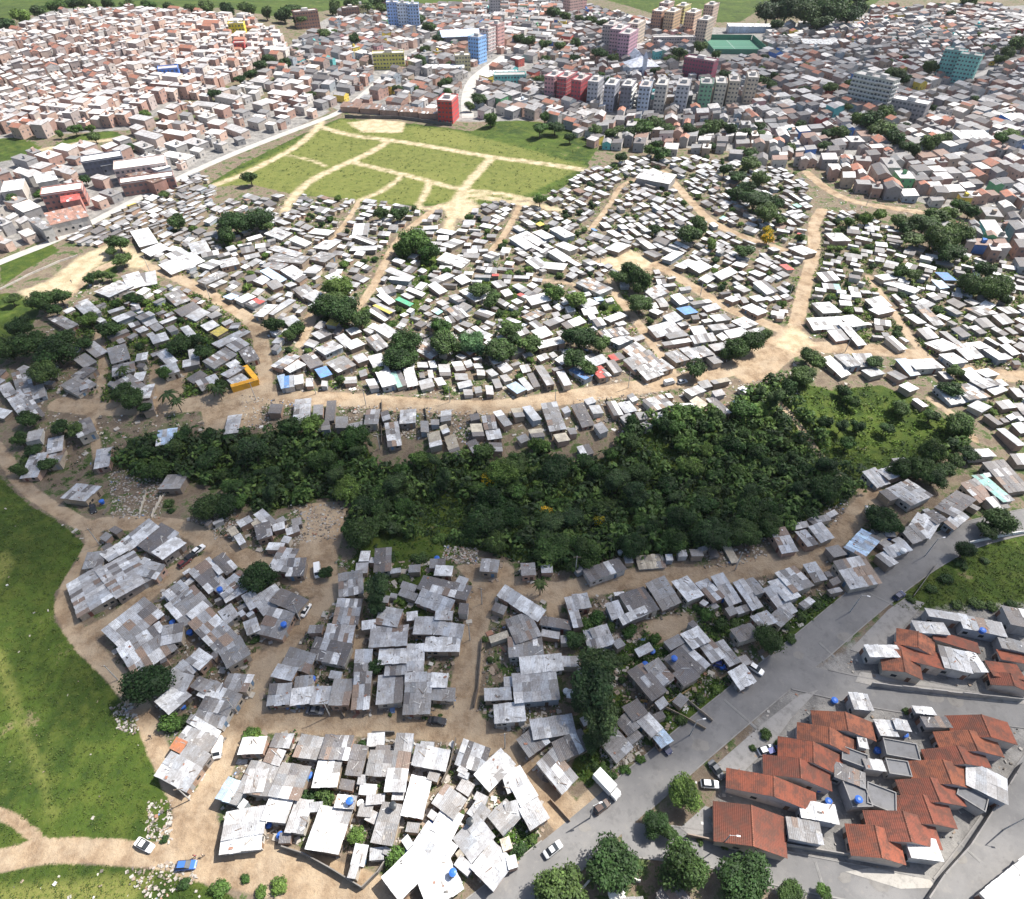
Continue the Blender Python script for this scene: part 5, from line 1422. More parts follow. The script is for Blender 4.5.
def make_far(lst, kind, pals, roofs, noun, group, massname, masslabel):
    mats = [M['plaster'], M['roof'], M['far_glass']]
    def vis(q):
        px, py = project(q[0], q[1], q[2] + q[6])
        return depth(q[0], q[1]) + (0 if (-4 < px < 1028 and -4 < py) else 1000)
    lst = sorted(lst, key=vis)
    mass = MB()
    for n, (x, y, z, lx, ly, a, h) in enumerate(lst):
        wc = jit(random.choice(pals), .15)
        rn = random.choice(roofs)
        pop = ''
        if kind == 'town_house' and random.random() < .07:
            pop, wc = random.choice([('blue', (.10, .22, .55)), ('turquoise', (.15, .48, .48)), ('red', (.48, .12, .10)), ('yellow', (.62, .48, .10)), ('green', (.16, .40, .20)), ('pink', (.60, .34, .34))])
        style = random.choice([0, 1, 1, 2]) if kind == 'town_house' else random.choice([0, 0, 1])
        if rn == 'terracotta':
            style = 2
        if n < 300:
            mb = MB()
            far_house(mb, 0, 0, 0, lx, ly, 0, h, wc, jit(ROOFC[rn], .12), style)
            o = mb.obj(kind, mats, None, (x, y, z), a)
            st = ('low', 'two-storey', 'tall')[min(2, int(h / 3.4))]
            cl = pop or ('brick' if wc[0] > wc[2] * 1.5 else 'cream' if wc[0] > .44 else 'grey')
            reg(o, f"{st} {cl} {noun}, {rn} {'pitched' if style == 2 else 'flat' if style == 0 else 'sloping'} roof", x, y, 'house', group, z + h)
        else:
            far_house(mass, x, y, z, lx, ly, a, h, wc, jit(ROOFC[rn], .12), style, win=y < 700)
    if mass.f:
        tag(mass.obj(massname, mats), masslabel, massname.replace('_', ' '), kind='stuff')

make_far(brick, 'brick_house', BRICK, ['white', 'white', 'white', 'white', 'pale', 'pale', 'pale', 'terracotta'], 'hillside house', 'brick houses on the far left hill', 'distant_hill_town', 'mass of brick houses stacked on the far left hill')
make_far(left, 'roadside_house', TOWNC[:5] + BRICK[:4], ['white', 'white', 'pale', 'pale', 'grey'], 'roadside house', 'houses along the paved road on the left', 'distant_roadside', 'houses beyond the paved road')
make_far(town, 'town_house', TOWNC + BRICK[:3], ['white', 'white', 'pale', 'pale', 'grey', 'grey', 'grey', 'grey', 'dark', 'dark', 'dark', 'brown', 'terracotta'], 'town house', 'houses of the far town', 'distant_town', 'mass of low grey and white roofed houses of the far town')
# ------------------------------------------------------------------ trees: trunk and limbs, and a crown of many small leaf sprays
def ico(mb, c, r, col, sub=1, squash=1.0, rough=.18):
    import bmesh
    bm = bmesh.new()
    bmesh.ops.create_icosphere(bm, subdivisions=sub, radius=1.0)
    for v in bm.verts:
        k = r * (1 + random.uniform(-rough, rough))
        v.co = Vector((c[0] + v.co.x * k, c[1] + v.co.y * k, c[2] + v.co.z * k * squash))
    for f in bm.faces:
        mb.face([tuple(v.co) for v in f.verts], jit(col, .3))
    bm.free()

def spray(mb, p, nrm, s, col):
    """one leaf spray: a bent diamond"""
    n = (nrm + Vector((random.gauss(0, .55), random.gauss(0, .55), random.gauss(.25, .5)))).normalized()
    u = n.orthogonal().normalized()
    u.rotate(Matrix.Rotation(random.uniform(0, 6.28), 3, n))
    v = n.cross(u)
    w = random.uniform(.5, .8)
    mb.face([tuple(p - u * s), tuple(p + v * s * w - n * s * .25), tuple(p + u * s), tuple(p - v * s * w - n * s * .25)], col)

def crown_mesh(name, nl, leaves, size, tall=0.8, spread=.62, seed=0, col=(.046, .088, .024), col2=None):
    random.seed(seed)
    mb = MB()
    lobes = [(Vector((0, 0, .05)), .5)]
    for k in range(nl):
        a = k * 2.4 + random.uniform(-.5, .5)
        rr = spread * math.sqrt(random.uniform(.15, 1))
        lobes.append((Vector((rr * math.cos(a), rr * math.sin(a), random.uniform(-.30, .55) * tall * (1.15 - rr))), random.uniform(.24, .42)))
    for c, r in lobes:
        ico(mb, c, r * .80, tuple(q * .85 for q in col), 1, .85)
    tot = sum(r * r for _, r in lobes)
    for c, r in lobes:
        tint = random.uniform(.68, 1.4)
        for _ in range(int(leaves * r * r / tot)):
            d = Vector((random.gauss(0, 1), random.gauss(0, 1), random.gauss(.15, 1))).normalized()
            k = random.uniform(.82, 1.14) if random.random() < .85 else random.uniform(1.1, 1.35)
            p = c + Vector((d.x, d.y, d.z * .85)) * r * k
            cc = jit(tuple(q * tint for q in col), .38)
            if col2 and random.random() < .55:
                cc = jit(col2, .25)
            spray(mb, p, d, size * random.uniform(.6, 1.35), cc)
    return mb.mesh(name, M['leaf'])

CROWNS = [crown_mesh('crown', n, 1700, .085, seed=k, tall=t, spread=sp) for k, (n, t, sp) in enumerate([(9, .9, .60), (11, .8, .66), (8, 1.0, .58), (12, .75, .68), (10, .9, .62), (7, 1.1, .55)])]
BIGCROWNS = [crown_mesh('crown', n, 4200, .058, seed=20 + k, tall=t, spread=sp) for k, (n, t, sp) in enumerate([(16, .85, .66), (14, 1.0, .62), (18, .8, .68)])]
ROUND = [crown_mesh('crown', 22, 4200, .055, seed=31, tall=.7, spread=.5), crown_mesh('crown', 20, 3600, .06, seed=32, tall=.8, spread=.52)]
YELLOW = [crown_mesh('crown', 9, 1700, .085, seed=41, col2=(.50, .38, .02))]
TALLC = [crown_mesh('crown', 12, 3000, .07, seed=51, tall=1.7, spread=.5)]

def trunk_mesh(seed):
    random.seed(seed)
    mb = MB()
    col = (.12, .09, .065)
    mb.tube((0, 0, -.15), (.02, .01, .62), .055, .035, col, 7, cap=False)
    for k in range(5):
        a = k * 1.26 + random.uniform(-.3, .3)
        mb.tube((.02, .01, .40 + .04 * k), (.34 * math.cos(a), .34 * math.sin(a), .80 + random.uniform(-.05, .15)), .026, .010, col, 5)
    return mb.mesh('trunk', M['bark'])
TRUNKS = [trunk_mesh(60 + k) for k in range(3)]
random.seed(99)
TINTS = {0: (1, 1, 1), 1: (1.5, 1.5, 1.15), 2: (.62, .70, .70), 3: (1.0, .98, 1.25), 4: (1.5, 1.7, 2.6), 5: (1.3, 1.2, .8), 6: (.8, .92, .8)}
KINDW = {0: 'mid green leafy tree', 1: 'bright green leafy tree', 2: 'dark green tree', 3: 'olive green tree', 4: 'grey green tree', 5: 'yellow flowering tree', 6: 'dark woodland tree'}
SIZEW = lambda r: 'small' if r < 2.6 else 'mid-sized' if r < 4.2 else 'large' if r < 6.5 else 'very large'

def tree(x, y, z, r, kind, name='tree', group='trees between the huts', phrase=None, cat='tree', tall=1.0):
    big = r / depth(x, y, z) * F > 13
    cm = random.choice(YELLOW) if kind == 5 else random.choice(ROUND) if kind == 2 and big else random.choice(TALLC) if kind == 3 else random.choice(BIGCROWNS) if big else random.choice(CROWNS)
    hc = crown_h(r, kind) * tall
    root = empty(name, (x, y, z), random.uniform(0, 6.28))
    k = hc / .78
    place('trunk', random.choice(TRUNKS), root, sc=(r * 1.3, r * 1.3, k))
    cr = place('crown', cm, root, loc=(0, 0, hc), rz=random.uniform(0, 6.28), sc=(r * random.uniform(.8, 1.25), r * random.uniform(.8, 1.25), r * random.uniform(.7, 1.15)))
    t = TINTS[kind]
    cr.color = (t[0], t[1], t[2], 1)
    reg(root, phrase or f"{SIZEW(r)} {KINDW[kind]}", x, y, cat, group, z + hc)
    return root

def crown_h(r, kind):
    return r * (.74 if kind != 3 else 1.3) + .55

for (px, py, rp, kind) in TREES:
    x, y, z = ground(px, py)
    for _ in range(4):
        r = rp / (F / depth(x, y, z + 3))
        hc = crown_h(r, kind)
        x, y = plane(px, py, z + hc)
        z = T(x, y)
    tree(x, y, z, r * 1.12, kind)

# the grove in the gully: every crown one can tell apart is a tree
gp = wpoly(GROVE)
sp_ = wpoly(SLOPE)
clear = [wpoly(q) for q in ([(352, 535), (350, 505), (320, 498), (298, 506), (300, 530), (330, 545)], [(420, 500), (470, 505), (480, 535), (440, 545), (410, 530)], [(655, 430), (690, 470), (670, 480), (645, 440)], [(370, 440), (400, 440), (400, 465), (375, 465)])]
xs_, ys_ = [p[0] for p in gp], [p[1] for p in gp]
placed = []
FOOT = lane_world([(770, 395), (800, 425), (825, 460), (848, 484), (868, 495)])
tries = 0
while tries < 9000 and len(placed) < 215:
    tries += 1
    x, y = random.uniform(min(xs_), max(xs_)), random.uniform(min(ys_), max(ys_))
    P = (np.array([x]), np.array([y]))
    if not in_poly(*P, gp)[0] or any(in_poly(*P, q)[0] for q in clear):
        continue
    slope = in_poly(*P, sp_)[0]
    if slope and random.random() < .93:
        continue
    r = random.uniform(2.0, 3.6) if slope else random.choice([random.uniform(1.6, 2.8), random.uniform(2.6, 4.0), random.uniform(3.6, 5.6)])
    if any((x - a) ** 2 + (y - b) ** 2 < (0.66 * (r + c)) ** 2 for a, b, c in placed):
        continue
    if OCC[int(y - OY), int(x - OX)] in (1, 2, 9) or seg_dist(*P, FOOT)[0] < r * 1.1 + 1.2:
        continue
    placed.append((x, y, r))
GROVE_TREES = placed
for i, (x, y, r) in enumerate(placed):
    k = random.choice([6, 6, 0, 0, 0, 2, 1, 1, 3])
    tree(x, y, T(x, y), r, k, 'woodland_tree', 'trees of the grove in the gully', {6: 'dense grove tree', 0: 'lighter green grove tree', 2: 'blackish green grove tree', 1: 'bright green grove tree', 3: 'tall olive grove tree'}[k], 'woodland tree', random.uniform(.75, 1.3))
for px, py in ((545, 511), (597, 520), (490, 478)):
    x, y, z = ground(px, py)
    tree(x, y - 3, z, 2.7, 5, 'flowering_tree', 'yellow flowering trees in the grove', None, 'flowering tree', 1.25)

# bushes
BUSHM = [crown_mesh('foliage', 7, 900, .10, seed=70 + k, tall=.5, spread=.62) for k in range(3)]
random.seed(123)
for (px, py, rp, kind) in BUSHES:
    x, y, z = ground(px, py)
    r = rp / (F / depth(x, y, z))
    o = place('bush', random.choice(BUSHM), None, (x, y, z + .28 * r), random.uniform(0, 6), (r, r * random.uniform(.8, 1.1), r * random.uniform(.6, .9)))
    t = TINTS[kind]
    o.color = (t[0], t[1], t[2], 1)
    reg(o, f"{'low' if r < 1.3 else 'broad'} {('leafy green', 'bright green', 'dark green', 'brownish')[kind]} bush", x, y, 'bush', 'bushes on open lots', z)

for pi, (poly_px, want) in enumerate((([(130, 690), (560, 700), (540, 880), (220, 860)], 10), ([(560, 600), (820, 580), (700, 700), (600, 720)], 8))):
    q = wpoly(poly_px)
    xs, ys = [p[0] for p in q], [p[1] for p in q]
    k = tries = 0
    while k < want and tries < 4000:
        tries += 1
        x, y = random.uniform(min(xs), max(xs)), random.uniform(min(ys), max(ys))
        if not in_poly(np.array([x]), np.array([y]), q)[0] or not occ_rect(x, y, 2.4, 2.4, 0, True, 0):
            continue
        k += 1
        r = random.uniform(1.3, 3.2)
        o = place('bush', random.choice(BUSHM), None, (x, y, T(x, y) + .45 * r), random.uniform(0, 6), (r, r * random.uniform(.8, 1.1), r * random.uniform(.8, 1.1)))
        kind = random.choice([0, 0, 1, 2])
        t = TINTS[kind]
        o.color = (t[0], t[1], t[2], 1)
        reg(o, f"{('leafy green', 'bright green', 'dark green')[kind]} bush between shacks", x, y, 'bush', 'bushes on open lots', T(x, y))

for x, y, r in GREEN_SPOTS:
    kind = random.choice([0, 1, 1, 1, 2])
    o = place('bush', random.choice(BUSHM + CROWNS[:2]), None, (x, y, T(x, y) + .55 * r), random.uniform(0, 6), (r, r * random.uniform(.8, 1.1), r * random.uniform(.8, 1.1)))
    t = TINTS[kind]
    o.color = (t[0], t[1], t[2], 1)
    reg(o, f"{'tall' if r > 2.3 else 'low'} {('leafy green', 'bright green', 'dark green')[kind]} bush between shacks", x, y, 'bush', 'bushes on open lots', T(x, y) + r * .5)

for qi, q in enumerate(Q_TOWN):
    q = wpoly(q)
    xs, ys = [p[0] for p in q], [p[1] for p in q]
    k = 0
    while k < (16, 36, 0)[qi]:
        x, y = random.uniform(min(xs), max(xs)), random.uniform(min(ys), min(800, max(ys)))
        px, py = project(x, y, 0)
        if not (0 < px < 1024) or not in_poly(np.array([x]), np.array([y]), q)[0] or not occ_rect(x, y, 3, 3, 0, True, 0):
            continue
        k += 1
        tree(x, y, T(x, y), random.uniform(3.0, 5.0), random.choice([0, 0, 1, 2]), 'tree', 'trees between the huts', None, 'tree')

# palms
def palm(px, py, rp):
    x, y, z = ground(px, py)
    r = max(2.2, rp / (F / depth(x, y, z)))
    root = empty('palm_tree', (x, y, z), random.uniform(0, 6))
    mb = MB()
    mb.tube((0, 0, -.2), (.25, .1, 5.2), .2, .13, (.16, .13, .1), 7)
    mb.obj('trunk', M['bark'], root)
    mb = MB()
    for k in range(13):
        a = k * 2.4
        up = random.uniform(.2, .9)
        prev = None
        for j in range(7):
            t = j / 6
            p = Vector((.25 + math.cos(a) * r * t, .1 + math.sin(a) * r * t, 5.15 + r * (up * t - 1.0 * t * t)))
            sw = Vector((-math.sin(a), math.cos(a), 0)) * r * .17 * math.sin(math.pi * min(.97, t + .08))
            if prev:
                q, s = prev
                c = jit((.045, .075, .02), .35)
                mb.face([tuple(q), tuple(p), tuple(p + sw - Vector((0, 0, .12 * r * t))), tuple(q + s - Vector((0, 0, .1 * r * t)))], c)
                mb.face([tuple(p), tuple(q), tuple(q - s - Vector((0, 0, .1 * r * t))), tuple(p - sw - Vector((0, 0, .12 * r * t)))], c)
            prev = (p, sw)
    mb.obj('fronds', M['leaf'], root)
    reg(root, 'palm with drooping fronds', x, y, 'palm tree', 'palms by the dirt lanes', z + 5)
for q in PALMS:
    palm(*q)

# undergrowth: uncounted leafy cover on the grove floor, the slope and the weedy lots
def cover(name, polys, n, rng, colfn, label, dens=10, hgt=.5, zc=0.15, but=()):
    mb = MB()
    for poly_px in polys:
        q = wpoly(poly_px)
        xs, ys = [p[0] for p in q], [p[1] for p in q]
        area = abs(sum(q[i][0] * q[(i + 1) % len(q)][1] - q[(i + 1) % len(q)][0] * q[i][1] for i in range(len(q)))) / 2
        got = 0
        for _ in range(int(n * 4)):
            if got >= n:
                break
            x, y = random.uniform(min(xs), max(xs)), random.uniform(min(ys), max(ys))
            if not in_poly(np.array([x]), np.array([y]), q)[0] or OCC[min(1099, max(0, int(y - OY))), min(1239, max(0, int(x - OX)))] in (1, 2, 9):
                continue
            if any(in_poly(np.array([x]), np.array([y]), b)[0] for b in but):
                continue
            got += 1
            z = T(x, y)
            r = random.uniform(*rng)
            c0 = colfn()
            for _ in range(dens):
                d = Vector((random.gauss(0, 1), random.gauss(0, 1), abs(random.gauss(0, 1)))).normalized()
                p = Vector((x, y, z + zc * r)) + Vector((d.x * r, d.y * r, d.z * r * hgt))
                spray(mb, p, d, r * random.uniform(.22, .45), jit(c0, .3))
    return tag(mb.obj(name, M['leaf']), label, name.replace('_', ' '), kind='stuff')

dark = lambda: random.choice([(.026, .055, .018), (.036, .072, .022), (.022, .046, .018), (.048, .09, .025)])
lush = lambda: random.choice([(.08, .16, .025), (.11, .19, .03), (.045, .095, .02), (.075, .12, .028), (.03, .06, .016)])
tuft = lambda: random.choice([(.05, .085, .015), (.065, .10, .018), (.08, .115, .024), (.045, .075, .013)])
cover('undergrowth', [GROVE], 3000, (.7, 1.9), dark, 'dark leafy undergrowth covering the grove floor', but=[sp_])
cover('vines', [GROVE], 1500, (1.2, 2.6), lambda: random.choice([(.035, .075, .02), (.06, .12, .028), (.085, .15, .034), (.03, .055, .02)]), 'tangled vines and saplings filling the gaps of the grove', 26, 1.3, .7, [sp_] + clear)
cover('scrub', [SLOPE], 650, (.4, 1.4), lush, 'bright green scrub on the slope above the grove')
cover('weeds', [GRASS_POLY[i] for i in (10, 11, 12, 13, 15, 16, 17)] + [[(640, 600), (720, 600), (740, 660), (640, 690)], [(410, 235), (440, 240), (430, 320), (400, 340)], [(470, 280), (530, 290), (540, 360), (480, 350)], [(420, 500), (470, 505), (480, 535), (440, 545), (410, 530)]], 150, (.35, 1.0), lush, 'clumps of weeds on the open lots')
cover('grass', [GRASS_POLY[0]], 5200, (.18, .55), tuft, 'rough tufted grass of the left field', 6, .6)
cover('grass', [GRASS_POLY[1]], 1400, (.15, .42), tuft, 'rough tufted grass below the dirt track', 6, .6)
cover('grass', [GRASS_POLY[2]], 1500, (.25, .75), tuft, 'rough tufted grass beside the asphalt road', 6, .6)
cover('grass', [GRASS_POLY[3]], 1300, (.3, .9), tuft, 'scruffy grass of the field crossed by sandy paths', 6, .5)

cover('weeds', SHANTY[:3], 1300, (.5, 1.7), lush, 'clumps of weeds and shrubs between the upper huts', 12, .7)
cover('weeds', [[(60, 520), (330, 520), (330, 700), (130, 690)], [(200, 690), (560, 720), (540, 880), (230, 830)], [(330, 560), (560, 560), (560, 720), (280, 715)], [(560, 590), (840, 570), (850, 600), (620, 790)], [(20, 430), (262, 400), (262, 460), (60, 500)], [(262, 405), (720, 385), (700, 420), (262, 440)]], 170, (.3, 1.0), lush, 'clumps of weeds between the lower huts', 12, .7)
# ------------------------------------------------------------------ vehicles
random.seed(2024)
def ring_pts(x, hw, z):
    return [(x, -hw, z), (x, hw, z)]

def loft(mb, secs, col, mat=0, caps=True):
    """secs: list of (x, half width low, z low, half width top, z top) cross sections"""
    def ring(s):
        x, wl, zl, wt, zt = s
        zm = zl + (zt - zl) * .55
        return [(x, -wl * .92, zl), (x, -wl, zm), (x, -wt, zt), (x, wt, zt), (x, wl, zm), (x, wl * .92, zl)]
    rs = [ring(s) for s in secs]
    for a, b in zip(rs[:-1], rs[1:]):
        for k in range(6):
            j = (k + 1) % 6
            mb.face([a[k], a[j], b[j], b[k]], col, None, mat)
    if caps:
        mb.face(rs[0][::-1], col, None, mat)
        mb.face(rs[-1], col, None, mat)

M['paint'] = mat_tone('car_paint', 0.3, 1.0, 0.12)
def vehicle(px, py, dx, dy, col, style, phrase):
    x, y, z = ground(px, py)
    b = gxy(px + dx, py + dy)
    a = math.atan2(b[1] - y, b[0] - x)
    z += .07 if OCC[int(y - OY), int(x - OX)] == 1 else .03
    root = empty('van' if style == 'van' else 'truck' if style == 'truck' else 'car', (x, y, z), a)
    body, glass, top = MB(), MB(), MB()
    w = .86
    if style == 'truck':
        L = 6.6
        loft(body, [(1.6, 1.0, .5, .98, 2.0), (2.6, 1.0, .5, .95, 2.1), (3.0, .95, .5, .85, 1.35)], col)
        cargo = MB()
        cargo.box(-3.3, -1.12, .75, 1.45, 1.12, 2.95, (.74, .74, .73), bottom=True)
        cargo.box(-3.3, -.4, .45, 1.6, .4, .745, (.06, .06, .06))
        cargo.obj('cargo_box', M['paint'], root)
        loft(glass, [(2.55, .93, 1.4, .9, 1.95), (2.95, .9, 1.38, .8, 1.45)], (.03, .035, .04))
        wheels, wr = [(2.2, .95), (-2.1, .95)], .45
    elif style == 'van':
        L = 4.6
        loft(body, [(-2.25, .85, .3, .78, 1.7), (-2.1, .9, .28, .80, 1.9), (1.3, .9, .28, .80, 1.92), (1.95, .9, .28, .80, 1.15), (2.3, .8, .32, .7, .8)], col)
        loft(glass, [(1.34, .84, 1.2, .72, 1.87), (1.95, .80, 1.12, .74, 1.17)], (.03, .035, .04))
        for s in (-1, 1):
            glass.box(-1.9, s * .845 - .02, 1.15, 1.1, s * .845 + .02, 1.6, (.03, .035, .04))
        wheels, wr = [(1.45, .8), (-1.4, .8)], .33
    else:
        h = 1.44
        tail = -2.1 if style == 'sedan' else -1.85
        loft(body, [(tail, .72, .36, .66, .82), (tail + .25, .83, .26, .76, .92), (-1.2, .86, .24, .78, .94), (.75, .86, .24, .78, .92), (1.75, .82, .26, .72, .78), (2.0, .68, .34, .58, .62)], col)
        if style == 'sedan':
            cab = [(-1.45, .74, .92, .62, .95), (-.85, .76, .92, .60, h), (.15, .76, .92, .60, h), (.95, .74, .90, .64, .93)]
        else:
            cab = [(-1.72, .74, .9, .62, 1.0), (-1.35, .76, .92, .60, h), (.15, .76, .92, .60, h), (.95, .74, .90, .64, .93)]
        loft(glass, cab, (.03, .035, .04))
        top.box(cab[1][0] + .04, -.57, h + .004, .11, .57, h + .045, col, bottom=True)
        wheels, wr = [(1.25, .76), (-1.2, .76)], .31
    body.obj('body', M['paint'], root)
    glass.obj('window', M['glass'], root)
    if top.f:
        top.obj('roof', M['paint'], root)
    for wx, wy in wheels:
        for s in (-1, 1):
            t = MB(); t.tube((wx, s * (wy - .1), wr), (wx, s * (wy + .1), wr), wr, wr, (.02, .02, .02), 12)
            wo = t.obj('wheel', M['rubber'], root)
            t = MB(); t.tube((wx, s * (wy + .09), wr), (wx, s * (wy + .115), wr), wr * .6, wr * .55, (.45, .45, .46), 10); t.obj('rim', M['paint'], wo)
    for s in (-1, 1):
        t = MB()
        xx = {'truck': 2.99, 'van': 2.28}.get(style, 1.93)
        t.box(xx, s * .52 - .13, .58, xx + .06, s * .52 + .13, .74, (.8, .8, .75), bottom=True)
        t.obj('headlight', M['plastic'], root)
    reg(root, phrase, x, y, 'van' if style == 'van' else 'truck' if style == 'truck' else 'car', None, z + 1)

WHT, SLV, BLK, BLU, GRY = (.78, .78, .77), (.45, .46, .48), (.03, .03, .035), (.05, .14, .42), (.13, .135, .15)
for v in [(146, 846, 4, 2.2, WHT, 'sedan', 'white sedan turning off the dirt track onto grass'), (187, 866, 4, -.3, BLU, 'hatch', 'bright blue hatchback at the dirt junction'), (553, 850, 4, -3.2, SLV, 'sedan', 'silver sedan driving on the wide asphalt road'),
          (219, 749, -.5, 4, WHT, 'van', 'white van parked along the dirt lane'), (709, 785, 4, .3, WHT, 'hatch', 'white hatchback parked outside the tiled houses'), (716, 771, 3, 4, GRY, 'sedan', 'dark grey car parked at an angle outside the tiled houses'),
          (765, 751, 3, -1, WHT, 'hatch', 'white hatchback beside a bush'), (185, 564, 4, -3.2, (.16, .05, .05), 'hatch', 'dark maroon car, lowest of three parked in a row'), (192, 557.5, 4, -3.2, BLK, 'hatch', 'black car in the middle of three parked in a row'),
          (199, 551, 4, -3.2, WHT, 'hatch', 'white car, uppermost of three parked in a row'), (94, 510, .6, 4, BLK, 'hatch', 'black car by a blue water tank'), (318, 572, .3, 4, WHT, 'van', 'white van at the dirt junction beside a round bush'), (306, 611, 2.4, -4, WHT, 'sedan', 'white car parked beside a wide grey roof'),
          (755, 670, 3, 2, WHT, 'hatch', 'white hatchback beside the dark round tree'), (898, 597, 3.4, -2.4, (.05, .06, .12), 'hatch', 'dark blue car at the edge of the right hand field'), (438, 722, 4, .5, BLK, 'sedan', 'black car on the wide dirt road'),
          (316, 712, 4, .3, GRY, 'sedan', 'dark grey car parked below white roofs'), (682, 383, 4, -1, SLV, 'hatch', 'silver car on the upper dirt road'), (532, 413, 1, 4, WHT, 'hatch', 'white car below the upper dirt road'), (607, 788, 3, 3.2, WHT, 'truck', 'white box truck at the kerb of the asphalt road'),
          (601, 808, 3.4, -2.6, (.1, .07, .06), 'hatch', 'dark brown car at the kerb behind the white box truck'), (664, 747, 2, 2.6, (.03, .04, .10), 'hatch', 'dark blue car parked under a light blue roof'), (772, 752, 3, -1, (.07, .09, .3), 'hatch', 'blue car beside a white hatchback'),
          (669, 384, 4, -1, (.6, .6, .6), 'van', 'pale van on the upper dirt road'), (988, 668, 3, 1, BLK, 'hatch', 'black car in a yard between red roofs'), (720, 666, 3, 1, (.05, .07, .25), 'hatch', 'dark blue car under trees by a striped roof')]:
    vehicle(*v)

# ------------------------------------------------------------------ people: one continuous skinned figure each
def person(px, py, face, shirt, trousers, stride, phrase):
    x, y, z = ground(px, py)
    root = empty('person', (x, y, z), face)
    J = {'pelvis': (0, 0, .95), 'waist': (0, 0, 1.1), 'chest': (0, .0, 1.36), 'neck': (0, 0, 1.50), 'head': (.02, 0, 1.62), 'crown': (.02, 0, 1.74)}
    R_ = {'pelvis': .14, 'waist': .125, 'chest': .15, 'neck': .06, 'head': .095, 'crown': .07}
    E = [('pelvis', 'waist'), ('waist', 'chest'), ('chest', 'neck'), ('neck', 'head'), ('head', 'crown')]
    for s, sg in (('l', 1), ('r', -1)):
        k = stride * sg
        J.update({'hip' + s: (0, .1 * sg, .90), 'knee' + s: (.05 + k * .22, .1 * sg, .50), 'ank' + s: (k * .30 - .02, .1 * sg, .09), 'toe' + s: (k * .30 + .16, .12 * sg, .05),
                  'sh' + s: (0, .19 * sg, 1.41), 'elb' + s: (-.03 - k * .15, .26 * sg, 1.14), 'wri' + s: (.06 - k * .25, .27 * sg, .90), 'hand' + s: (.09 - k * .28, .27 * sg, .80)})
        R_.update({'hip' + s: .10, 'knee' + s: .065, 'ank' + s: .045, 'toe' + s: .04, 'sh' + s: .065, 'elb' + s: .045, 'wri' + s: .032, 'hand' + s: .04})
        E += [('pelvis', 'hip' + s), ('hip' + s, 'knee' + s), ('knee' + s, 'ank' + s), ('ank' + s, 'toe' + s), ('chest', 'sh' + s), ('sh' + s, 'elb' + s), ('elb' + s, 'wri' + s), ('wri' + s, 'hand' + s)]
    names = list(J)
    me = bpy.data.meshes.new('body')
    me.from_pydata([J[n] for n in names], [(names.index(a), names.index(b)) for a, b in E], [])
    o = bpy.data.objects.new('body', me)
    C.objects.link(o)
    o.parent = root
    sk = o.modifiers.new('skin', 'SKIN')
    for i, n in enumerate(names):
        me.skin_vertices[0].data[i].radius = (R_[n], R_[n])
        me.skin_vertices[0].data[i].use_root = n == 'pelvis'
    sk.use_smooth_shade = True
    sub = o.modifiers.new('sub', 'SUBSURF')
    sub.levels = sub.render_levels = 1
    m, nt, b = nodes('clothes')
    sp = nt.nodes.new('ShaderNodeSeparateXYZ')
    tc = nt.nodes.new('ShaderNodeTexCoord')
    nt.links.new(tc.outputs['Object'], sp.inputs[0])
    zz = sp.outputs['Z']
    c = mix(nt, math_(nt, 'GREATER_THAN', zz, .98), trousers, shirt)
    c = mix(nt, math_(nt, 'GREATER_THAN', zz, 1.48), c, (.28, .15, .10))
    c = mix(nt, math_(nt, 'GREATER_THAN', zz, 1.68), c, (.02, .015, .012))
    c = mix(nt, math_(nt, 'LESS_THAN', zz, .1), c, (.05, .04, .04))
    nt.links.new(c, b.inputs['Base Color'])
    me.materials.append(m)
    reg(root, phrase, x, y, 'person', None, z + 1)
person(196, 857, 1.2, (.45, .12, .1), (.05, .06, .12), .6, 'person in a red shirt walking beside the blue hatchback')
person(204, 856, -1.9, (.55, .42, .32), (.08, .08, .09), -.5, 'person in a beige shirt walking on the dirt junction')
person(151.5, 738, 1.9, (.06, .06, .07), (.05, .05, .06), .7, 'person in dark clothes walking on the curved dirt lane')
person(499, 853, .5, (.55, .2, .1), (.1, .1, .14), .3, 'person in an orange shirt standing near the asphalt road')
person(72, 283, 2.2, (.1, .1, .12), (.06, .06, .07), .6, 'person in dark clothes on the sandy lot')

# ------------------------------------------------------------------ water tanks on the roofs
TANKS = [(310, 776, 'b'), (268.5, 825, 'b'), (281, 836, 'b'), (350, 801.5, 'b'), (405.5, 852, 'b'), (453, 873, 'b'), (433.5, 823, 'b'), (374, 789, 'w'), (361, 804, 'w'), (393, 806, 'k'),
         (173, 623, 'b'), (190, 633, 'b'), (220, 590, 'b'), (102, 502, 'b'), (437, 559, 'b'), (284, 625, 'b'), (313, 679.5, 'b'), (183, 707, 'b'), (619, 450, 'w'), (652, 652, 'b'), (674, 659, 'b'), (645, 665, 'b'), (722, 600, 'b'), (593, 623, 'b'), (722, 667, 'b'),
         (834, 701, 'b'), (904, 735, 'b'), (877, 751, 'b'), (855, 767, 'b'), (818, 789, 'b'), (858, 800, 'b'), (828, 802, 'b'), (903, 551, 'w'), (982, 631, 'b'), (971, 652, 'b'), (620, 553, 'w'), (888, 539, 'b'), (566, 692, 'w'), (616, 895, 'W'), (470, 822, 'k')]
TPOS = []
RECTS = [(s['x'], s['y'], s['lx'], s['ly'], s['a'], s['z'] + s['h']) for s in SHACKS if s['traced']] + [(x, y, lx, ly, a, z + h + .3) for x, y, z, lx, ly, a, t, h in FLAT_H] + [(x, y, lx, ly, a, z + 3.6) for x, y, z, lx, ly, a, t in TILE_H]
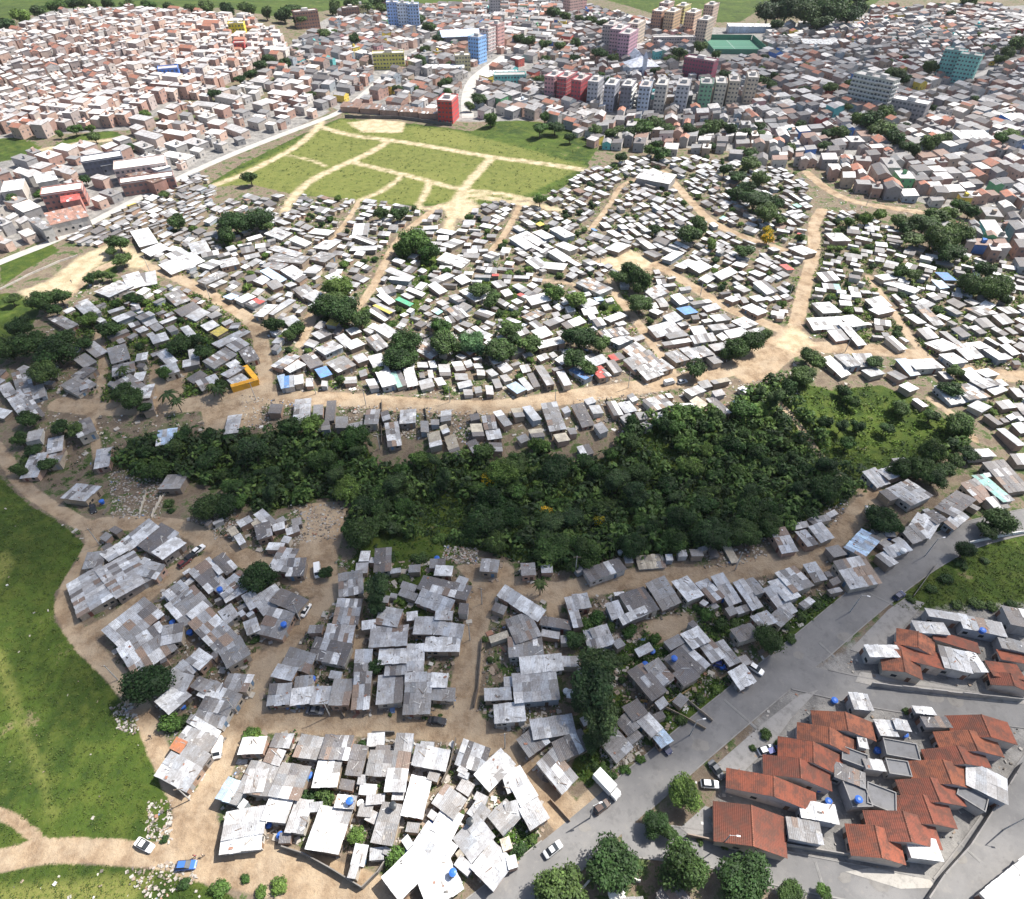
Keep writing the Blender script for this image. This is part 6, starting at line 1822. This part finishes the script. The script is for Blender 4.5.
for px, py, c in TANKS:
    zt = 0.0
    hx, hy = plane(px, py, 3.2)
    hit = False
    for (x, y, lx, ly, a, top) in RECTS:
        dx, dy = hx - x, hy - y
        u, v = dx * math.cos(a) + dy * math.sin(a), -dx * math.sin(a) + dy * math.cos(a)
        if abs(u) < lx / 2 and abs(v) < ly / 2:
            zt = max(zt, top + .35)
            hit = True
    if not hit:
        zt = T(hx, hy)
    x, y = plane(px, py, zt + .5)
    r = 1.6 if c == 'W' else .72
    h = 1.9 if c == 'W' else 1.0
    col = {'b': (.035, .13, .48), 'w': (.70, .72, .72), 'k': (.03, .035, .04), 'W': (.72, .70, .62)}[c]
    root = empty('water_tank', (x, y, zt))
    mb = MB()
    mb.tube((0, 0, -.45), (0, 0, 0), r * .75, r * .8, (.3, .28, .26), 10)
    mb.tube((0, 0, .003), (0, 0, h), r * .82, r, col, 16)
    mb.obj('body', M['plastic'], root)
    mb = MB()
    mb.tube((0, 0, h + .003), (0, 0, h + .09), r * 1.06, r * 1.04, jit(col, .2), 16, cap=False)
    mb.tube((0, 0, h + .09), (0, 0, h + .24), r * 1.04, r * .4, jit(col, .1), 16)
    mb.obj('lid', M['plastic'], root)
    reg(root, {'b': 'round blue water tank', 'w': 'round white water tank', 'k': 'round black water tank', 'W': 'large cream water tank'}[c] + (' on a roof' if hit else ' standing on the ground'), x, y, 'water tank', 'water tanks on the roofs', zt)

# ------------------------------------------------------------------ yard walls, fences and kerbside walls
def yard_wall(pts, h, t, col, phrase, mat='concrete', name='yard_wall'):
    w = [Vector(gxy(*p)) for p in pts]
    x, y = w[0]
    root_z = T(x, y)
    mb = MB()
    for k, (p0, p1) in enumerate(zip(w[:-1], w[1:])):
        d = p1 - p0
        n = max(1, int(d.length / 3))
        for i in range(n):
            c = p0 + d * ((i + .5) / n)
            hh = h * random.uniform(.88, 1.1)
            mb.rbox(c.x - x, c.y - y, T(c.x, c.y) - root_z - .3, d.length / n - .02, t, hh + .3, math.atan2(d.y, d.x), jit(col, .15))
    o = mb.obj(name, M[mat], None, (x, y, root_z))
    m = pts[len(pts) // 2]
    X, Y, Z = ground(*m)
    reg(o, phrase, X, Y, 'wall', None, Z + h)
GREYW = (.20, .185, .17)
for q in [([(283, 848), (305, 855), (332, 870), (363, 889), (378, 874), (394, 850)], 1.7, .2, GREYW, 'weathered block wall along the wide dirt road'), ([(373, 735), (366, 765), (358, 792)], 1.8, .2, (.16, .14, .12), 'dark yard wall between grey roofs'),
          ([(373, 734), (395, 734)], 1.7, .2, (.18, .16, .14), 'short yard wall under an empty yard'), ([(456, 740), (450, 768), (442, 785)], 1.6, .15, (.2, .17, .14), 'board fence below a patched roof'), ([(474, 708), (478, 690), (482, 640)], 1.5, .12, (.15, .12, .1), 'dark board fence along the vertical dirt road'),
          ([(576, 897), (590, 880), (604, 878), (622, 877), (640, 882)], 1.3, .3, (.55, .52, .48), 'curved pale wall round the yard with a cream tank'), ([(686, 836), (710, 841), (740, 845)], 1.6, .2, (.30, .24, .2), 'brown wall under the red roofs by the side street'), ([(925, 900), (941, 876), (966, 848), (991, 810), (1018, 766)], 2.0, .25, (.22, .21, .20), 'long grey wall beside the cross street'),
          ([(968, 544), (1000, 537), (1030, 532)], 1.2, .25, (.6, .6, .58), 'white wall at the top of the right hand field'), ([(935, 566), (912, 598)], 1.4, .15, (.16, .15, .13), 'dark fence between road and right hand field'), ([(660, 706), (680, 716), (705, 730)], 1.1, .12, (.36, .28, .2), 'wooden fence between the green yards'),
          ([(680, 695), (700, 712), (712, 722)], 1.1, .12, (.36, .30, .24), 'pale plank fence in the green yards'), ([(640, 702), (668, 704), (690, 690)], 1.2, .12, (.42, .28, .12), 'ochre fence below the striped roof'), ([(382, 402), (382, 445)], 1.3, .12, (.12, .1, .08), 'dark fence running down to the grove'), ([(425, 408), (430, 440)], 1.3, .12, (.1, .11, .08), 'dark overgrown fence above the grove'),
          ([(476, 412), (490, 448)], 1.3, .12, (.14, .12, .1), 'board fence beside narrow lots above the grove'), ([(606, 400), (622, 430)], 1.3, .12, (.14, .11, .09), 'board fence by an empty earthen lot'), ([(543, 408), (552, 440)], 1.3, .12, (.13, .11, .1), 'dark fence beside a grey lot'),
          ([(110, 508), (104, 515)], 1.0, .12, (.2, .17, .14), 'short fence by the black car'), ([(152, 518), (162, 498), (170, 490)], 1.0, .12, (.5, .46, .4), 'pale low wall in the rubble lot'), ([(140, 515), (147, 492)], .9, .12, (.45, .42, .36), 'low wall among rubble'),
          ([(345, 118), (400, 119), (436, 124), (452, 126)], 2.2, .25, (.13, .12, .12), 'dark wall at the top of the grass field'), ([(0, 290), (30, 275), (60, 262), (78, 256)], .8, .3, (.45, .42, .38), 'low pale bank wall of the sandy lot'), ([(870, 686), (960, 696), (1020, 702)], 1.8, .2, (.33, .31, .29), 'front wall along the upper street'), ([(785, 846), (840, 855), (868, 858)], 1.5, .2, (.3, .28, .26), 'grey wall below the red roofs'),
          ([(500, 812), (510, 826), (497, 838)], 1.2, .12, (.22, .18, .15), 'board fence round a small green yard'), ([(550, 800), (570, 822)], 1.0, .12, (.25, .19, .14), 'brown fence on the dirt lane bend'), ([(345, 718), (341, 712)], 1.2, .12, (.18, .15, .12), 'short fence at a narrow passage')]:
    yard_wall(*q)

# ------------------------------------------------------------------ utility poles
def pole(px, py, h, phrase, lamp=False):
    x, y, z = ground(px, py)
    root = empty('street_lamp' if lamp else 'utility_pole', (x, y, z), random.uniform(-.4, .4))
    mb = MB(); mb.tube((0, 0, -.5), (0, 0, h), .15, .09, (.46, .45, .43), 8); mb.obj('post', M['concrete'], root)
    mb = MB()
    if lamp:
        mb.tube((0, 0, h - .1), (1.3, 0, h + .25), .05, .04, (.5, .5, .5), 6); mb.obj('arm', M['concrete'], root)
        mb = MB(); mb.rbox(1.5, 0, h + .16, .7, .26, .14, 0, (.75, .75, .75)); mb.obj('lamp_head', M['plastic'], root)
    else:
        mb.rbox(0, 0, h - .55, 1.9, .12, .13, 0, (.2, .15, .11)); mb.obj('crossarm', M['bark'], root)
        for s in (-.8, -.3, .3, .8):
            mb = MB(); mb.tube((s, 0, h - .417), (s, 0, h - .27), .05, .04, (.5, .45, .4), 6); mb.obj('insulator', M['plastic'], root)
    reg(root, phrase, x, y, 'street lamp' if lamp else 'utility pole', 'poles along the lanes', z + h * .5)
for q in [(366, 405), (316, 394), (380, 449), (430, 448), (256, 400), (450, 402), (555, 404), (628, 388), (690, 378), (845, 352), (788, 300), (470, 640), (482, 604), (575, 574), (735, 570), (100, 545), (118, 680), (190, 800), (330, 716), (505, 748), (300, 620), (236, 712), (790, 255), (866, 206), (600, 268), (700, 296), (210, 298), (150, 272)]:
    pole(*q, random.uniform(7.0, 8.5), 'thin grey utility pole')
pole(721, 846, 7.5, 'pale street lamp', True)
pole(690, 735, 8, 'grey street lamp', True)
pole(590, 818, 8, 'grey street lamp', True)
pole(850, 612, 8, 'grey street lamp', True)
pole(925, 556, 8, 'grey street lamp', True)
pole(1003, 830, 8, 'grey street lamp', True)

# ------------------------------------------------------------------ rubble and litter: far too much to count
def scatter(name, spots, label, sizes=(.15, .6)):
    mb = MB()
    pal = [(.56, .55, .53), (.38, .36, .33), (.36, .33, .30), (.28, .22, .17), (.34, .31, .27), (.13, .115, .10), (.44, .41, .36), (.16, .24, .42), (.30, .16, .11)]
    wts = [.5 if name == 'rubble' else 1.6, 3, 5, 7, 5, 6, 3, .35, 1]
    for poly_px, n in spots:
        q = wpoly(poly_px)
        xs, ys = [p[0] for p in q], [p[1] for p in q]
        k = 0
        for _ in range(n * 5):
            if k >= n:
                break
            x, y = random.uniform(min(xs), max(xs)), random.uniform(min(ys), max(ys))
            if not in_poly(np.array([x]), np.array([y]), q)[0] or OCC[min(1099, max(0, int(y - OY))), min(1239, max(0, int(x - OX)))] in ((1, 2, 3, 4) if name in ('litter', 'scrap') and not poly_px[0][0] == 0 else (1,)):
                continue
            k += 1
            s = random.uniform(*sizes)
            mb.rbox(x, y, T(x, y) - .05, s, s * random.uniform(.25, 1), random.uniform(.08, .35), random.uniform(0, 3.1), random.choices(pal, wts)[0])
    return tag(mb.obj(name, M['debris']), label, name, kind='stuff')
scatter('rubble', [([(108, 470), (165, 470), (160, 520), (112, 518)], 714), ([(212, 510), (235, 500), (240, 530), (215, 540)], 204), ([(445, 546), (478, 548), (478, 565), (442, 560)], 340), ([(148, 800), (172, 800), (172, 845), (145, 838)], 150), ([(125, 870), (185, 858), (200, 880), (150, 905)], 190),
                   ([(288, 505), (350, 502), (335, 540), (290, 545)], 374), ([(700, 540), (770, 530), (768, 560), (705, 570)], 272), ([(340, 405), (425, 408), (425, 440), (340, 432)], 510), ([(425, 408), (490, 412), (500, 445), (430, 445)], 561), ([(240, 395), (300, 402), (300, 425), (245, 430)], 221),
                   ([(570, 400), (660, 392), (690, 410), (600, 432)], 442), ([(740, 385), (790, 370), (800, 395), (745, 400)], 408), ([(790, 480), (850, 500), (840, 525), (785, 535)], 408), ([(110, 706), (135, 700), (140, 735), (118, 730)], 153), ([(600, 735), (655, 730), (640, 770), (600, 780)], 272), ([(640, 685), (655, 690), (660, 720), (635, 720)], 102)],
        'heaps of broken concrete, boards and rubbish on the lots', (.15, .75))
scatter('litter', [([(60, 520), (330, 520), (330, 700), (130, 690)], 1300), ([(150, 690), (560, 700), (540, 899), (200, 830)], 2200), ([(330, 560), (560, 560), (560, 720), (280, 715)], 1100), ([(560, 580), (830, 560), (850, 600), (620, 800)], 1200), ([(60, 280), (260, 300), (262, 460), (20, 460)], 1300),
                   ([(260, 330), (740, 300), (740, 440), (260, 440)], 2600), ([(240, 200), (1024, 160), (1024, 400), (260, 330)], 5000), ([(0, 480), (150, 690), (170, 840), (0, 890)], 30), ([(0, 870), (200, 870), (200, 899), (0, 899)], 20), ([(690, 690), (1024, 610), (1024, 899), (700, 850)], 420)],
        'scattered rubbish, boards and sheet scraps between the huts', (.12, .7))

scatter('scrap', [([(60, 520), (330, 520), (330, 700), (130, 690)], 500), ([(200, 690), (560, 720), (540, 880), (230, 830)], 800), ([(330, 560), (560, 560), (560, 720), (280, 715)], 500), ([(560, 590), (840, 570), (850, 600), (620, 790)], 450), ([(60, 280), (260, 300), (262, 460), (20, 460)], 500), ([(260, 330), (740, 300), (740, 440), (260, 440)], 1000), ([(240, 200), (1024, 160), (1024, 400), (260, 330)], 2200)],
        'loose roofing sheets, planks and scrap lying in the yards', (.5, 1.7))

# ------------------------------------------------------------------ clouds above the valley, out of the frame, whose shade crosses the settlement
def cloud(px, py, rx, ry, thick, alt, dens, seed):
    """a flattened lumpy cloud whose shadow is centred where the photograph lies in shade"""
    import bmesh
    x, y, z = ground(px, py)
    p = Vector((x, y, z)) + SUN * ((alt - z) / SUN.z)
    random.seed(seed)
    bm = bmesh.new()
    bmesh.ops.create_icosphere(bm, subdivisions=4, radius=1.0)
    ph = [random.uniform(0, 6.28) for _ in range(6)]
    for v in bm.verts:
        c = v.co.copy()
        k = 1 + .16 * math.sin(3.1 * c.x + ph[0]) * math.sin(2.7 * c.y + ph[1]) + .10 * math.sin(6.3 * c.x + ph[2]) * math.sin(5.7 * c.y + ph[3]) + .06 * math.sin(11 * c.x + ph[4]) * math.cos(10 * c.z + ph[5])
        v.co = Vector((c.x * rx * k, c.y * ry * k, (c.z if c.z > 0 else c.z * .5) * thick * k))
    me = bpy.data.meshes.new('cloud')
    bm.to_mesh(me)
    bm.free()
    m = bpy.data.materials.new('cloud_vapour')
    m.use_nodes = True
    nt = m.node_tree
    for n in list(nt.nodes):
        if n.type != 'OUTPUT_MATERIAL':
            nt.nodes.remove(n)
    v = nt.nodes.new('ShaderNodeVolumeScatter')
    v.inputs['Color'].default_value = (.98, .98, .98, 1)
    v.inputs['Density'].default_value = dens
    v.inputs['Anisotropy'].default_value = .6
    nt.links.new(v.outputs[0], nt.nodes['Material Output'].inputs['Volume'])
    me.materials.append(m)
    o = bpy.data.objects.new('cloud', me)
    C.objects.link(o)
    o.location = p
    tag(o, kind='structure')
for q in CLOUDS:
    cloud(*q)

# ------------------------------------------------------------------ the air between camera and far town
mb = MB()
mb.box(-2500, -120, -9, 2500, 1900, 190, (1, 1, 1), bottom=True)
m = bpy.data.materials.new('haze_air')
m.use_nodes = True
nt = m.node_tree
for n in list(nt.nodes):
    if n.type != 'OUTPUT_MATERIAL':
        nt.nodes.remove(n)
v = nt.nodes.new('ShaderNodeVolumePrincipled')
v.inputs['Color'].default_value = (.9, .93, .97, 1)
v.inputs['Density'].default_value = HAZE
nt.links.new(v.outputs[0], nt.nodes['Material Output'].inputs['Volume'])
tag(mb.obj('haze', m), 'thin pale haze over the valley', 'haze', kind='stuff')

# ------------------------------------------------------------------ labels: what it looks like, then the landmark that singles it out
LANDMARKS = [((148, 684), 'the round tree by the left field'), ((146, 846), 'the white sedan on grass'), ((187, 866), 'the blue hatchback'), ((219, 749), 'the white van in the lane'), ((357, 836), 'the round bright tree'), ((259, 577), 'the dark tree beside wide grey roofs'), ((553, 850), 'the silver sedan'),
             ((607, 788), 'the white box truck'), ((768, 640), 'the dark round tree by the asphalt road'), ((598, 700), 'the tall olive trees'), ((684, 793), 'the bright kerbside tree'), ((192, 557), 'the three parked cars'), ((102, 502), 'the blue tank beside rubble'), ((226, 506), 'the round trees above rubble'),
             ((318, 572), 'the white van at the junction'), ((438, 722), 'the black car'), ((482, 600), 'the vertical dirt road'), ((545, 511), 'the yellow flowering tree'), ((755, 670), 'the white hatchback'), ((880, 520), 'the dark tree above the road bend'), ((898, 597), 'the dark blue car'), ((1000, 522), 'the tree at the road bend'),
             ((246, 382), 'the orange L-shaped wall'), ((172, 405), 'the palm beside the dirt road'), ((45, 350), 'the dark trees on the left edge'), ((118, 250), 'the trees by the sandy lot'), ((240, 225), 'the tree clump by the paved road'), ((338, 295), 'the big bright tree clump'), ((415, 245), 'the bright trees amid white roofs'), ((390, 375), 'the long white and blue shed'),
             ((405, 350), 'the tree cluster below the white roofs'), ((445, 340), 'the dark mid-lot trees'), ((520, 385), 'the blue terraced shacks'), ((580, 370), 'the bright blue shack'), ((697, 370), 'the dark tree at the lane fork'), ((745, 350), 'the dark tree pair by the dirt junction'), ((635, 280), 'the trees by the sandy crossing'), ((690, 310), 'the blue roof'), ((600, 262), 'the sandy crossing'),
             ((803, 300), 'the straight sandy lane'), ((760, 205), 'the long tree clump'), ((768, 234), 'the yellow bush-like trees'), ((655, 184), 'the large white hall'), ((900, 290), 'the big white roof'), ((940, 240), 'the wooded patch on the right'), ((985, 285), 'the right-edge tree group'), ((910, 355), 'the bend of the wide dirt road'), ((955, 340), 'the crowded white roofs'), ((915, 365), 'the light blue shed'), ((1000, 432), 'the white gable on the right edge'), ((965, 455), 'the trees at the grove end'),
             ((400, 150), 'the grass field with sandy paths'), ((449, 120), 'the red apartment house'), ((390, 68), 'the yellow green office block'), ((405, 29), 'the blue towers'), ((480, 58), 'the blue apartment tower'), ((510, 86), 'the turquoise school'), ((573, 102), 'the red apartment blocks'), ((640, 72), 'the white church'), ((731, 53), 'the green sports court'), ((700, 106), 'the green apartment block'), ((747, 100), 'the beige end block'), ((810, 16), 'the dark wood'),
             ((866, 106), 'the stepped terrace blocks'), ((952, 80), 'the teal towers'), ((698, 78), 'the maroon block'), ((626, 55), 'the pink blocks'), ((905, 118), 'the grey flat-roofed block'), ((968, 143), 'the bright white warehouse'), ((1012, 125), 'the blue-walled store'), ((840, 31), 'the long white-roofed shed'), ((895, 76), 'the dark tree clump in town'), ((1016, 48), 'the trees at the right edge of town'), ((468, 44), 'the sports hall'),
             ((240, 38), 'the yellow house'), ((172, 80), 'the bright blue house'), ((242, 54), 'the red house'), ((60, 20), 'the hilltop tree line'), ((110, 132), 'the foot of the brick hill'), ((146, 178), 'the white-roofed factory'), ((70, 205), 'the red factory'), ((30, 235), 'the low sheds by the paved road'), ((310, 28), 'the brown slab block'), ((200, 168), 'the paved road'), ((10, 70), 'the left edge of the hill'), ((400, 114), 'the row houses'),
             ((300, 70), 'the trees below the brick hill'), ((545, 128), 'the tree belt below the red blocks'), ((700, 130), 'the tree belt below the green block'), ((880, 130), 'the tree clump below the terrace blocks'), ((808, 180), 'the curved sandy road'), ((1000, 200), 'the far right roofs'), ((360, 190), 'the foot of the grass field'), ((520, 210), 'the lane below the grass field'), ((300, 210), 'the rows of white roofs'), ((540, 300), 'the weedy lot'), ((20, 390), 'the grey roofs on the left edge'),
             ((835, 740), 'the white flat roof among red tiles'), ((858, 800), 'the concrete roof with a blue tank'), ((922, 840), 'the white roof on the lower right corner'), ((800, 812), 'the white and grey roofs'), ((990, 870), 'the big hall roof'), ((860, 698), 'the white roof on the upper street'), ((985, 655), 'the tank by the red roofs'), ((930, 580), 'the right-hand field'), ((590, 570), 'the sandy slab on the dirt road'), ((330, 820), 'the largest white yard roof'), ((420, 850), 'the big white roof complex'), ((500, 780), 'the long white roof by the lane'), ((105, 580), 'the long pale shed'), ((140, 630), 'the patched roofs with orange tarpaulin'),
             ((60, 465), 'the lane on the left edge'), ((430, 450), 'the lots above the grove'), ((640, 420), 'the grove edge lots'), ((330, 520), 'the bare earth clearing'), ((830, 440), 'the green slope'), ((700, 480), 'the grove centre'), ((200, 470), 'the grove left end'), ((400, 500), 'the grassy clearing'), ((840, 545), 'the corner shacks')]
ORD = ['', 'second ', 'third ', 'fourth ', 'fifth ', 'sixth ', 'seventh ', 'eighth ', 'ninth ', 'tenth ', 'eleventh ', 'twelfth ', 'thirteenth ', 'fourteenth ', 'fifteenth ', 'sixteenth ']

def relation(dx, dy):
    near = 'just ' if math.hypot(dx, dy) < 22 else ''
    if abs(dx) > abs(dy) * 1.3:
        return near + ('right of' if dx > 0 else 'left of')
    return near + ('in front of' if dy > 0 else 'behind')

def singled(phrase):
    return phrase.count(' ') >= 3 and sum(1 for r in REG if r[1] == phrase) == 1

buckets = {}
for o, phrase, px, py in REG:
    if singled(phrase):
        o['label'] = phrase
        continue
    best = None
    for (lx, ly), name in LANDMARKS:
        d = math.hypot(px - lx, (py - ly) * 1.5)
        if d > 9 and (best is None or d < best[0]):
            best = (d, px - lx, py - ly, name)
    rel = relation(best[1], best[2])
    while len(f'{phrase} {rel} {best[3]}'.split()) > 14 and len(phrase.split()) > 2:
        phrase = phrase.split(' ', 1)[1]
    key = (phrase, rel, best[3])
    buckets.setdefault(key, []).append((best[0], o))
for (phrase, rel, lm), items in buckets.items():
    items.sort(key=lambda q: q[0])
    for k, (d, o) in enumerate(items):
        extra = '' if len(items) == 1 else (', nearest' if k == 0 else f", {ORD[k] if k < 16 else str(k + 1) + 'th '}nearest")
        o['label'] = f"{phrase} {rel} {lm}{extra}"
long_ = [o['label'] for o, *_ in REG if not 4 <= len(o['label'].split()) <= 16]
print('LABELS', len(REG), 'out of range', len(long_), long_[:8], 'unique', len({o['label'] for o, *_ in REG}))
